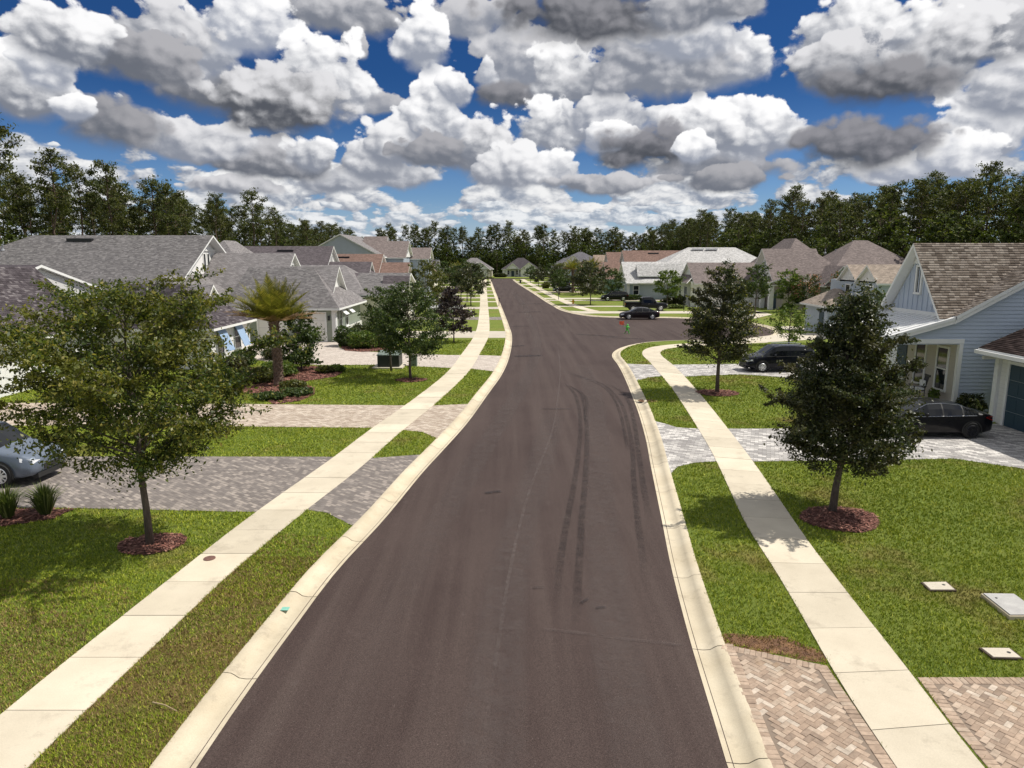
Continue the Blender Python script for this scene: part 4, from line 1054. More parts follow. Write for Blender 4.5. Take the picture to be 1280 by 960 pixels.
# ---------------------------------------------------------------- generic street house: main roof with a street gable, lower front wing with garage
def street_house(side, Yc, xf, x2, x1, xb, z1, z2, w, ww, wo, shin, wall, label, gw='board', ze=3.3, gar='y-', vent=True, group=None, gd='door_white', shin2=None):
    s = side; h = empty('house', (s * (xf + 6), Yc, 0), label, 'house', group)
    sx = lambda a, b: (min(s * a, s * b), max(s * a, s * b))
    f = ('x-' if s > 0 else 'x+')
    a0, a1 = sx(x1, xb); body(h, a0, a1, Yc - w, Yc + w, ze, WL[wall])
    gable_roof(h, 'x', Yc, w, a0, a1, z1, ze, shin, wall=WL[gw])
    Yw = Yc + wo; b0, b1 = sx(x2, x1 + 4); body(h, *sx(xf + .2, x1 + 4), Yw - ww, Yw + ww, ze - .1, WL[wall])
    gable_roof(h, 'x', Yw, ww * .62, *sx(x2, x1 + 5), z2, ze + .9, shin2 or shin, over=.3, wall=WL[gw], e0=(s > 0), e1=(s < 0))
    hip_roof(h, *sx(xf, x1 + 5), Yw - ww, Yw + ww, ze - .05, z2 - .35, shin2 or shin, over=.45, ridge=('x',) + sx(x2 + .8, x1 + 4))
    for d in (-.3, .3): window(h, f, s * x1, Yc + d, z1 - 2.4, z1 - 1.3, .32, 1)
    if gar == 'y-': garage(h, 'y-', Yw - ww, s * (xf + 3.0), 4.6, 2.3, M[gd], 4, lights=True); window(h, f, s * (xf + .2), Yw, .9, 2.4, 1.5, 3)
    else: garage(h, f, s * (xf + .2), Yw, 4.6, 2.3, M[gd], 4, lights=True)
    for k in range(3): window(h, 'y-', Yc - w, s * (x1 + 3.2 + 4.0 * k), .95, 2.4, .9, 2)
    door(h, f, s * x1, Yc - (w - 1.4) * (1 if wo > 0 else -1), 1.0, 2.1, M['navy'])
    pm = MB()
    yy = Yc - (w - 1.4) * (1 if wo > 0 else -1)
    for d in (-1.1, 1.1): pm = MB(); pm.box(*sx(x1 - 1.6, x1 - 1.38), yy + d - .11, yy + d + .11, 0, ze - .2); pm.build('porch_post', WL['trim'], h)
    mb = MB(); pp = [(s * (x1 - 2.0), yy - 1.6, ze - .15), (s * (x1 - 2.0), yy + 1.6, ze - .15), (s * (x1 + .4), yy + 1.6, ze + .75), (s * (x1 + .4), yy - 1.6, ze + .75)]; rp(mb, pp); mb.build('porch_roof', [SH[shin], WL['trim']], h)
    if vent: ridge_vent(h, *sx(x1 + 5, x1 + 7.2), Yc - .9, z1 - .9 * (z1 - ze) / w + .02)
    roof_pipe(h, s * (x1 + 9), Yc - 3, z1 - 3 * (z1 - ze) / w)
    return h
street_house(-1, 99, 17.2, 19.8, 25.6, 44, 8.9, 6.75, 7.6, 5.0, -2.4, 'dark', 'greige', 'house with dark brown roof and slim white gable behind the cream house')
street_house(-1, 115.5, 16.4, 17.0, 21.6, 40, 7.9, 6.55, 7.4, 5.0, -2.0, 'brown', 'cream', 'cream house with warm brown roof in front of the tall blue grey house')
# tall blue-grey house
h = empty('house', (-28, 140, 0), 'tall two storey blue grey house with grey roof and wide side gable', 'house')
body(h, -40, -25, 133, 150, 7.6, WL['steel'])
gable_roof(h, 'y', -32.5, 7.5, 133, 150, 11.7, 7.7, 'grey', over=.5, wall=WL['steel'])
body(h, -31, -21.4, 137.5, 147, 7.6, WL['steel']); gable_roof(h, 'x', 142.2, 4.7, -30, -21.2, 10.6, 7.6, 'taupe', over=.5, wall=WL['board'], e0=False)
body(h, -24, -17.6, 146.5, 153, 7.2, WL['steel']); gable_roof(h, 'x', 149.8, 3.3, -26, -17.6, 9.4, 7.3, 'taupe', over=.4, wall=WL['board'], e0=False)
body(h, -26, -19.5, 134.5, 137.5, 3.2, WL['steel']); hip_roof(h, -26, -19.5, 133.5, 137.5, 3.2, 4.6, 'taupe')
mb = MB(); gable_roof(h, 'x', 145, 2.2, -30, -26, 11.6, 10.0, 'taupe', over=.3, wall=WL['trim'], e0=False)
for x in (-36, -32.5, -29): window(h, 'y-', 133, x, 4.6, 6.1, 1.0, 2); window(h, 'y-', 133, x, 1.0, 2.5, 1.0, 2)
for y in (140.4, 144.0): window(h, 'x+', -21.4, y, 4.7, 6.2, 1.0, 2)
window(h, 'x+', -21.1, 142.2, 8.4, 9.4, .5, 1)
garage(h, 'x+', -21.4, 142.2, 4.8, 2.4, M['door_white'], 4, lights=True)
# farther left
for args in ((160, 19.5, 20.2, 24, 42, 7.6, 6.3, 7.4, 5, -2, 'slate', 'white', 'white house with slate grey roof past the tall blue grey house'),
             (177, 19.5, 20.5, 25, 42, 7.2, 6.0, 7.2, 5, 2, 'sand', 'cream', 'cream house with sandy tan roof, sixth along the left kerb'),
             (194, 21.0, 22.0, 26, 44, 7.8, 6.3, 7.4, 5, -2, 'dark', 'greige', 'greige house with dark roof, far along the left side of the street'),
             (211, 22.0, 23.0, 27, 45, 7.6, 6.2, 7.2, 5, -2, 'plum', 'white', 'white house with purple brown roof near the far end of the left side'),
             (228, 23.0, 24.0, 27.5, 45, 7.9, 6.6, 7.0, 5, -1, 'slate', 'steel', 'blue grey house with slate roof at the far left street corner')):
    street_house(-1, *args, gar='x')
for args in ((128, 52, 56, 60, 78, 8.8, 6.5, 7, 5, 0, 'grey', 'white', 'pale house whose grey roof shows behind the left row, right of the pines'), (150, 54, 57, 61, 78, 8.4, 6.3, 7, 5, 0, 'tan', 'cream', 'tan roofed house in the second row on the left')):
    street_house(-1, *args, gar='x')

# ---------------------------------------------------------------- far end of the street: houses facing us across the T junction
def end_house(xc, y, w, shin, wall, label, zr=7.2, two=False):
    h = empty('house', (xc, y, 0), label, 'house'); ze = 6.0 if two else 3.2; zt = zr + (2.4 if two else 0)
    body(h, xc - w, xc + w, y, y + 12, ze, WL[wall]); hip_roof(h, xc - w, xc + w, y, y + 12, ze, zt, shin)
    gx = xc + w * .42; body(h, gx - 3.2, gx + 3.2, y - 5, y + 3, 3.0, WL[wall]); gable_roof(h, 'y', gx, 3.2, y - 5, y + 4, 5.6, 3.1, shin, wall=WL['board'], e1=False); garage(h, 'y-', y - 5, gx, 4.8, 2.3, M['door_white'], 4)
    px = xc - w * .45; gable_roof(h, 'y', px, 2.4, y - 2.4, y + 3, ze + 2.1, ze, shin, wall=WL['board'], e1=False)
    pm = MB()
    for d in (-2.2, 2.2): pm = MB(); pm.box(px + d - .14, px + d + .14, y - 2.4, y - 2.12, 0, ze); pm.build('porch_post', WL['trim'], h)
    door(h, 'y-', y, px, 1.1, 2.2, M['navy']); window(h, 'y-', y, px - 1.8, .8, 2.4, .9, 2); window(h, 'y-', y, px + 1.8, .8, 2.4, .9, 2)
    if two:
        for d in (-.6, 0, .6): window(h, 'y-', y, xc + d * w, 3.9, 5.2, .9, 2)
    return h
for a in ((-62, 270, 8, 'grey', 'white', 'white bungalow at the far left end of the cross street'), (-36, 270, 8, 'plum', 'greige', 'plum roofed bungalow facing the cross street on the left'), (-15.0, 270, 7.2, 'grey', 'greige', 'greige bungalow with grey roof and white porch gable at the street end'),
          (3.5, 272, 7.2, 'black', 'white', 'white house with black roof and garage facing straight down the street'), (22, 270, 7.6, 'slate', 'white', 'white house with slate roof just right of the street end'), (41, 270, 8, 'taupe', 'cream', 'cream house with taupe roof at the right end of the cross street'), (60, 272, 8, 'grey', 'white', 'white house with grey roof at the far right of the cross street')):
    end_house(*a)

# ---------------------------------------------------------------- right, nearest: blue house with porch
h = empty('house', (23, 39, 0), 'light blue lap sided house with tan shingle roof, tall gable and open front porch', 'house')
BX, Yn = 20.9, 32.0
body(h, BX + .12, 33, Yn + .15, 37.2, 4.2, WL['blue'])
mb = MB(); mb.box(17.9, BX + .1, Yn + .02, 37.2, -.05, .55); mb.build('porch_floor', M['concrete_drive'], h)
# lap boards on the side wall, one by one; the top ends follow the rake
rz = lambda x: (3.62 + (x - 17.75) * .29) if x < 20.35 else (4.37 + (x - 20.35) * .555)
def board(x0, x1, z0, z1):
    m = MB(); m.v += [(x0, Yn - .002, z1), (x1, Yn - .002, z1), (x1, Yn - .034, z0), (x0, Yn - .034, z0), (x0, Yn + .1, z1), (x1, Yn + .1, z1), (x1, Yn + .1, z0), (x0, Yn + .1, z0)]
    m.f += [(3, 2, 1, 0), (4, 5, 6, 7), (0, 1, 5, 4), (2, 3, 7, 6), (0, 4, 7, 3), (1, 2, 6, 5)]; m.mi += [0] * 6
    m.build('siding_board', WL_blue, h)
WL_blue = mat('blue_board', (.47, .53, .62), .55, paint_fn((.47, .53, .62)), spec=.3)
z = .1
while z < 8.0:
    z1 = z + .178
    if z1 < 3.60: x0 = 21.06
    elif z1 < 4.35: x0 = 17.75 + (z1 - 3.62) / .29 if z1 > 3.62 else 17.8
    else: x0 = 20.35 + (z1 - 4.37) / .555
    x0 = max(x0, 17.85)
    if 3.40 < z1 <= 3.62: x0 = 17.95
    if x0 < 26.6: board(x0, min(31.5, 26.9 if z1 > 7.6 else 31.5), z, z1 + .012)
    z += .178
# sheathing behind the boards up to the rake, and the white rake boards
mb = MB(); mb.extrude([(17.85, Yn + .002, 3.58), (17.85, Yn + .002, 3.66), (20.4, Yn + .002, 4.44), (26.35, Yn + .002, 7.74), (31.4, Yn + .002, 4.95), (31.4, Yn + .002, 3.58)], (0, .09, 0)); mb.build('gable_wall', WL_blue, h)
mb = MB(); mb.extrude([(17.2, Yn - .30, 3.36), (20.42, Yn - .30, 4.30), (20.42, Yn - .30, 4.48), (17.2, Yn - .30, 3.54)], (0, .26, 0)); mb.extrude([(20.43, Yn - .30, 4.28), (26.35, Yn - .30, 7.58), (26.35, Yn - .30, 7.76), (20.43, Yn - .30, 4.46)], (0, .26, 0)); mb.build('rake_board', WL['trim'], h, kind='stuff')
# porch front and side frame
mb = MB(); mb.box(17.72, 18.02, Yn - .05, Yn + .25, .55, 3.35); mb.build('porch_post', WL['trim'], h)
mb = MB(); mb.box(20.92, 21.10, Yn - .06, Yn + .12, .1, 3.35); mb.build('porch_post', WL['trim'], h)
for y in (34.6, 36.9): mb = MB(); mb.box(17.72, 18.02, y, y + .3, .55, 3.35); mb.build('porch_post', WL['trim'], h)
mb = MB(); mb.box(17.70, 21.12, Yn - .07, Yn + .20, 3.35, 3.56); mb.build('porch_beam', WL['trim'], h)
mb = MB(); mb.box(17.70, 18.0, Yn + .21, 37.2, 3.35, 3.6); mb.build('porch_beam', WL['trim'], h)
mb = MB(); mb.box(18.02, BX + .1, Yn + .22, 37.2, 3.42, 3.5); mb.build('porch_ceiling', WL['trim'], h)
body(h, BX, BX + .2, Yn + .13, 37.2, 3.4, WL['greige'], .5)
for a in (33.05, 34.85): window(h, 'x-', BX, a, 1.0, 3.0, .78, 2)
door(h, 'x-', BX, 36.6, 1.0, 2.2, M['navy'], .55)
# roofs: white metal porch roof, main slope towards the street, steep dormer gable
def fn(mb): rp(mb, [(17.15, Yn - .35, 3.66), (17.15, 37.6, 3.66), (20.45, 37.6, 4.62), (20.45, Yn - .35, 4.62)], .14)
roofmesh(h, fn, M['porch_metal'], 'porch_roof')
for i in range(34):
    y = Yn - .1 + i * .42
    if y > 37.5: break
    mb = MB(); mb.extrude([(17.17, y, 3.67), (20.4, y, 4.61), (20.4, y, 4.65), (17.17, y, 3.71)], (0, .025, 0)); mb.build('standing_seam', M['porch_metal'], h)
zr, xr = 7.95, 26.35
def fn(mb):
    rp(mb, [(20.40, Yn - .35, 4.64), (20.40, 37.6, 4.64), (xr, 37.6, zr), (xr, Yn - .35, zr)]); rp(mb, [(34, Yn - .35, 3.8), (34, 37.6, 3.8), (xr, 37.6, zr), (xr, Yn - .35, zr)])
r = roofmesh(h, fn, 'tan')
tabs(h, [(20.40, Yn - .35, 4.64), (20.40, 37.6, 4.64), (xr, 37.6, zr), (xr, Yn - .35, zr)], M['tab_tan'], w=.26, parent=r)
gy, gh = 34.55, 2.75                                    # dormer gable facing the street
def fn(mb):
    for sg in (-1, 1): rp(mb, [(19.75, gy + sg * gh, 4.50), (20.2, gy + sg * gh, 4.50), (xr + .1, gy, 8.0), (19.75, gy, 8.0)], .2)
r = roofmesh(h, fn, 'tan')
tabs(h, [(19.75, gy - gh, 4.50), (20.2, gy - gh, 4.50), (xr + .1, gy, 8.0), (19.75, gy, 8.0)], M['tab_tan'], w=.26, parent=r)
mb = MB(); mb.extrude([(20.25, gy - 2.45, 4.55), (20.25, gy + 2.45, 4.55), (20.25, gy, 7.72)], (.12, 0, 0)); mb.build('gable_wall', WL_blue, h)
for i in range(-5, 6):
    y = gy + i * .42; zt = 7.6 - abs(i * .42) * 1.29
    if zt > 4.9: mb = MB(); mb.box(20.21, 20.26, y - .03, y + .03, 4.6, zt); mb.build('batten', WL_blue, h)
mb = MB(); mb.box(20.17, 20.3, gy - 2.5, gy + 2.5, 4.5, 4.72); mb.build('gable_trim', WL['trim'], h)
window(h, 'x-', 20.25, gy - .02, 5.6, 6.85, .36, 1, out=.09)
mb = MB(); mb.extrude([(20.28, gy - .55, 7.0), (20.28, gy + .55, 7.0), (20.28, gy, 7.72)], (-.11, 0, 0)); mb.build('gable_trim', WL['trim'], h)

# rocking chairs and planter on the porch
M['chair_black'] = mat('chair_black', (.015, .015, .017), .5); M['cushion'] = mat('cushion_white', (.72, .72, .74), .9)
def rocking_chair(x, y, rz, label):
    t = empty('rocking_chair', (0, 0, 0), label, 'rocking chair', 'rocking chairs on the porch')
    m = MB(); m.box(-.26, .26, -.25, .25, .40, .44); m.build('seat', M['chair_black'], t)
    m = MB(); m.extrude([(-.23, -.22, .45), (.24, -.22, .45), (.24, .22, .45), (-.23, .22, .45)], (0, 0, .09)); m.build('cushion', M['cushion'], t)
    b = MB()
    for i in range(6): b.extrude([(-.26, -.22 + i * .08, .44), (-.26, -.17 + i * .08, .44), (-.42, -.17 + i * .08, 1.12), (-.42, -.22 + i * .08, 1.12)], (.02, 0, .004))
    b.box(-.44, -.39, -.27, .27, 1.08, 1.18); b.build('backrest', M['chair_black'], t)
    m = MB(); m.box(-.27, -.16, -.20, .20, .60, .9); m.build('back_cushion', M['cushion'], t)
    for sg in (-1, 1):
        m = MB(); m.tube([(-.5, sg * .25, .10), (-.25, sg * .25, .035), (.05, sg * .25, .02), (.3, sg * .25, .05), (.45, sg * .25, .09)], .022, 6); m.build('rocker', M['chair_black'], t)
        for px in (-.24, .24): m = MB(); m.tube([(px, sg * .25, .03), (px, sg * .25, .64)], .022, 6); m.build('leg', M['chair_black'], t)
        m = MB(); m.box(-.3, .3, sg * .27 - .04, sg * .27 + .04, .63, .66); m.build('armrest', M['chair_black'], t)
    t.location = (x, y, .55); t.rotation_euler = (0, 0, rz)
rocking_chair(19.75, 32.95, R(172), 'black rocking chair with white cushions nearer the porch opening')
rocking_chair(19.6, 34.5, R(185), 'black rocking chair with white cushions deeper in the porch, beside the first')

# ---------------------------------------------------------------- right edge: white garage with navy door
h = empty('house', (26, 25, 0), 'white sided garage wing with navy door and dark brown roof at the right edge', 'house')
body(h, 21.7, 34, 15, 30.3, 3.65, WL['white'])
ze = 3.65
gable_roof(h, 'y', 27.8, 6.1, 15, 30.3, 6.5, 3.72, 'black', over=.85, wall=WL['white'], inset=.25)
sl = (6.5 - 3.72) / 6.1
tabs(h, [(20.85, 15, 3.72 - .85 * sl), (20.85, 30.55, 3.72 - .85 * sl), (27.8, 30.55, 6.5), (27.8, 15, 6.5)], mat('shingle_umber', (.1, .06, .05), .9, tab_fn([(0, (.028, .018, .016)), (.5, (.052, .034, .030)), (1, (.10, .07, .062))]), spec=.2))
mb = MB(); mb.box(20.72, 20.86, 14.9, 30.6, 3.10, 3.26); mb.build('gutter', WL['trim'], h)
mb = MB(); mb.box(21.55, 21.78, 30.12, 30.36, 0, 3.2); mb.build('corner_board', WL['trim'], h)
garage(h, 'x-', 21.7, 27.1, 4.9, 2.75, M['navy'], 4)
mb = MB(); mb.box(21.0, 21.6, 30.34, 30.44, 2.85, 3.0); mb.build('eave_bracket', WL['trim'], h)

# dark roof far right behind
h = empty('house', (62, 66, 0), 'house whose plum grey roof peeks over the tan roof at the right edge', 'house')
body(h, 50, 74, 58, 78, 3.5, WL['greige']); hip_roof(h, 50, 74, 58, 78, 3.5, 9.6, 'plum')

# ---------------------------------------------------------------- right: blue wing with twin dormers beyond the porch house
h = empty('house', (34, 66, 0), 'pale blue house with tan roof and two small pointed dormers by the court', 'house')
body(h, 32.8, 46, 62.1, 71.5, 5.15, WL['blue'])
for y in (63.95, 67.75): gable_roof(h, 'x', y, 1.88, 32.8, 46, 6.65, 5.2, 'tan', over=.22 if y < 65 else .0, wall=WL['board'], inset=.3, e1=False); window(h, 'x-', 32.8, y, 3.2, 4.7, .8, 2)
for x in (35, 38.5, 42): window(h, 'y-', 62.1, x, 1.0, 2.5, 1.0, 2)
body(h, 30.2, 33, 66, 71, 3.0, WL['blue']); hip_roof(h, 30.2, 34, 66, 71, 3.05, 4.3, 'tan')
door(h, 'x-', 30.2, 67.2, 1.0, 2.1, M['navy'])

# ---------------------------------------------------------------- right: taupe house on the court
h = empty('house', (44, 106, 0), 'taupe roofed house with two hipped peaks and a white pointed gable on the court', 'house')
body(h, 38.2, 58, 97.5, 118, 4.0, WL['taupe'])
hip_roof(h, 37, 49, 98.5, 119, 4.0, 10.2, 'taupe', ridge=('y', 106.5, 111)); hip_roof(h, 43, 61, 95.5, 112, 3.8, 9.8, 'taupe', ridge=('x', 50.5, 52.5))
body(h, 44, 60.5, 96, 111.5, 3.8, WL['taupe'])
gable_roof(h, 'x', 103.3, 4.6, 37.6, 44, 8.6, 4.5, 'taupe', over=.55, wall=WL['board'], e1=False, inset=.8)
for d in (-.4, .4): window(h, 'x-', 37.6, 103.3 + d, 5.9, 7.2, .42, 1)
gable_roof(h, 'y', 45.2, 1.9, 95.5, 100, 6.2, 4.2, 'taupe', over=.4, wall=WL['boardgrey'], e1=False)
body(h, 43.4, 47, 95.6, 98, 4.0, WL['boardgrey'])
mb = MB(); rp(mb, [(36.2, 97.6, 3.9), (36.2, 108.4, 3.9), (39, 108.4, 4.8), (39, 97.6, 4.8)]); mb.build('porch_roof', [SH['taupe'], WL['trim']], h)
for y in (98.2, 101.6): mb = MB(); mb.box(36.5, 37.1, y, y + .6, 0, 3.8); mb.build('porch_post', WL['trim'], h)
door(h, 'x-', 38.2, 100.6, 1.2, 2.4, M['navy']); window(h, 'y-', 97.5, 40.5, .9, 2.6, 1.4, 4); window(h, 'y-', 96, 50, .9, 2.6, 1.4, 4)
roof_pipe(h, 46.5, 104, 8.0); roof_pipe(h, 48.5, 105, 8.0)
# its garage wing
body(h, 26.8, 37.5, 104, 113, 3.75, WL['white']); gable_roof(h, 'x', 108.5, 4.5, 27.6, 38, 6.55, 3.8, 'taupe', over=.5, wall=WL['board'], e1=False)
def fn(mb): rp(mb, [(26.0, 103.4, 3.6), (26.0, 113.6, 3.6), (28.2, 110.6, 5.1), (28.2, 106.4, 5.1)])
roofmesh(h, fn, 'taupe')
for x in (31, 35): garage(h, 'y-', 104, x, 2.9, 2.3, M['door_white'], 4, lights=True)
window(h, 'x-', 26.8, 107, .6, 2.9, 1.6, 4); window(h, 'x-', 26.8, 110.5, .6, 2.9, 1.2, 4)
mb = MB(); mb.box(28.0, 28.2, 103.85, 104, 1.9, 2.3); mb.build('wall_lamp', M['black'], h)

# ---------------------------------------------------------------- right: pale roof, blue grey walls
h = empty('house', (32, 130, 0), 'blue grey house with very pale shingle roof behind the parked pickup', 'house')
body(h, 20.6, 30, 122.5, 133, 3.1, WL['bluegrey']); body(h, 28, 49, 121.5, 144, 3.1, WL['bluegrey'])
hip_roof(h, 22.5, 52, 122, 145, 3.2, 9.2, 'pale', ridge=('x', 33.5, 42.5))
gable_roof(h, 'x', 127.5, 5.2, 20.4, 34, 6.55, 3.2, 'pale', over=.5, wall=WL['board'], e1=False)
gable_roof(h, 'x', 124.6, 1.6, 22.6, 30, 6.2, 4.4, 'pale', over=.25, wall=WL['board'], e1=False)
window(h, 'y-', 122.5, 21.9, .9, 2.4, .9, 2); window(h, 'x-', 20.6, 127.5, .9, 2.4, 1.4, 4)
for x in (34.0, 36.6): ridge_vent(h, x, x + 2.2, 132.4, 8.9, 'porch_metal')
mb = MB(); mb.box(20.3, 20.75, 122.3, 122.75, 0, 3.0); mb.build('corner_board', WL['trim'], h)
# farther right
for args in ((150, 19.0, 19.8, 24, 46, 8.8, 6.4, 8, 5.2, -2, 'brown', 'teal', 'sea green house with brown roof past the pale roofed house'),
             (168, 18.2, 19.2, 23, 44, 8.6, 6.3, 7.6, 5.2, -2, 'brown', 'cream', 'cream house with reddish brown roof, second brown roof on the right'),
             (186, 17.4, 18.4, 22, 42, 8.0, 6.2, 7.4, 5, -2, 'sand', 'greige', 'greige house with sandy brown hip roof far on the right')):
    street_house(1, *args, gar='x')
end_house(20.5, 204, 6.5, 'slate', 'paleblue', 'two storey pale blue house with grey roof far on the right', 6.6, True)
for args in ((222, 13.5, 14.5, 18, 36, 7.6, 6.2, 7, 5, -2, 'black', 'white', 'white house with black roof at the far right street corner'),):
    street_house(1, *args, gar='x')
for args in ((160, 56, 58, 62, 80, 8.6, 6.3, 7, 5, 0, 'brown', 'cream', 'brown roofed house in the second row on the right'), (135, 58, 60, 64, 84, 8.2, 6.3, 7, 5, 0, 'taupe', 'greige', 'taupe roofed house in the second row, behind the pale roof')):
    street_house(1, *args, gar='x')

# ================================================================== vegetation
def leaf_mat(name, cols, trans=.35, rough=.55, patch=None):
    m = bpy.data.materials.new(name); m.use_nodes = True; T = NT(m.node_tree); b = m.node_tree.nodes['Principled BSDF']; out = m.node_tree.nodes['Material Output']
    c = T.ramp(island(T), cols)
    if patch:
        p = pos(T); c = T.mix(T.mr(T.noise(p, patch[0], 4, .6), .45, .68, 0, patch[2]), c, C4(patch[1]))
    T.l.new(c, b.inputs['Base Color']); b.inputs['Roughness'].default_value = rough; b.inputs['Specular IOR Level'].default_value = .4
    t = T.n.new('ShaderNodeBsdfTranslucent'); T.l.new(T.mix(1.0, c, (1.2, 1.25, .6, 1), 'MULTIPLY'), t.inputs['Color'])
    mx = T.n.new('ShaderNodeMixShader'); mx.inputs[0].default_value = trans
    T.l.new(b.outputs[0], mx.inputs[1]); T.l.new(t.outputs[0], mx.inputs[2]); T.l.new(mx.outputs[0], out.inputs[0])
    return m
def bark_fn(c1, c2, s=14):
    def fn(T, b):
        p = pos(T); n = T.mr(T.noise(T.vm('MULTIPLY', p, (1, 1, .22)), s, 5, .7), .3, .7)
        T.l.new(T.mix(n, C4(c1), C4(c2)), b.inputs['Base Color']); bump(T, b, n, .015)
    return fn
M['bark'] = mat('bark_grey', (.12, .09, .07), .9, bark_fn((.055, .042, .034), (.17, .135, .11)))
M['bark_pine'] = mat('bark_pine', (.13, .08, .06), .9, bark_fn((.05, .033, .026), (.17, .115, .085), 5))
M['bark_palm'] = mat('bark_palm', (.13, .08, .06), .9, bark_fn((.06, .04, .03), (.22, .15, .11), 12))
LEAF = {
 'elm': leaf_mat('leaves_elm', [(0, (.020, .040, .010)), (.45, (.058, .092, .016)), (.8, (.12, .15, .024)), (1, (.23, .22, .04))], .38, .45, (.55, (.22, .19, .03), .5)),
 'elm_tip': leaf_mat('leaves_elm_tip', [(0, (.10, .12, .02)), (.5, (.19, .19, .03)), (1, (.32, .27, .07))], .45),
 'oak': leaf_mat('leaves_oak', [(0, (.014, .026, .010)), (.5, (.038, .055, .019)), (.85, (.078, .094, .030)), (1, (.16, .15, .06))], .28, .4, (.8, (.11, .085, .035), .5)),
 'mid': leaf_mat('leaves_mid', [(0, (.025, .045, .012)), (.5, (.05, .085, .02)), (.85, (.09, .13, .03)), (1, (.15, .17, .05))], .35),
 'bright': leaf_mat('leaves_bright', [(0, (.05, .09, .015)), (.5, (.095, .15, .025)), (.85, (.16, .21, .04)), (1, (.26, .28, .08))], .4),
 'olive': leaf_mat('leaves_olive', [(0, (.045, .055, .012)), (.5, (.085, .10, .02)), (.85, (.14, .145, .03)), (1, (.22, .20, .06))], .35),
 'purple': leaf_mat('leaves_purple', [(0, (.022, .016, .018)), (.5, (.045, .032, .032)), (.85, (.085, .06, .05)), (1, (.15, .12, .09))], .15, .35),
 'pink': leaf_mat('blossom_pink', [(0, (.35, .12, .12)), (.5, (.55, .22, .20)), (1, (.75, .42, .36))], .3),
 'red': leaf_mat('leaves_red', [(0, (.18, .03, .02)), (.5, (.30, .05, .04)), (1, (.42, .10, .06))], .3),
 'pine': leaf_mat('needles_pine', [(0, (.024, .036, .009)), (.5, (.060, .080, .018)), (.85, (.11, .125, .028)), (1, (.17, .16, .045))], .35, .6, (.12, (.085, .07, .02), .45)),
 'under': leaf_mat('leaves_under', [(0, (.022, .036, .007)), (.5, (.058, .085, .014)), (.85, (.115, .145, .024)), (1, (.20, .21, .045))], .36, .6, (.16, (.085, .11, .02), .5)),
 'palm': leaf_mat('leaves_palm', [(0, (.07, .085, .015)), (.5, (.165, .165, .028)), (1, (.31, .26, .06))], .4),
 'palm_old': leaf_mat('leaves_palm_old', [(0, (.14, .09, .045)), (.5, (.27, .17, .10)), (1, (.42, .28, .19))], .35),
 'flax': leaf_mat('leaves_flax', [(0, (.04, .06, .015)), (.5, (.10, .14, .03)), (1, (.28, .30, .12))], .3),
}
def leaf_quads(c, size, r, up=.35, aspect=.5, droop=None):
    """one rhombic leaf per centre"""
    n = len(c); d = r.normal(0, 1, (n, 3)); d[:, 2] += -.15; d /= np.linalg.norm(d, axis=1)[:, None]
    nn = r.normal(0, 1, (n, 3)); nn[:, 2] += up * 3; s = np.cross(d, nn); s /= np.maximum(np.linalg.norm(s, axis=1)[:, None], 1e-6)
    L = size * r.uniform(.6, 1.35, n)[:, None]
    V = np.stack([c - d * L * .5, c + s * L * aspect * .5, c + d * L * .5, c - s * L * aspect * .5], 1)
    return V.reshape(-1, 3), np.arange(n * 4).reshape(n, 4)
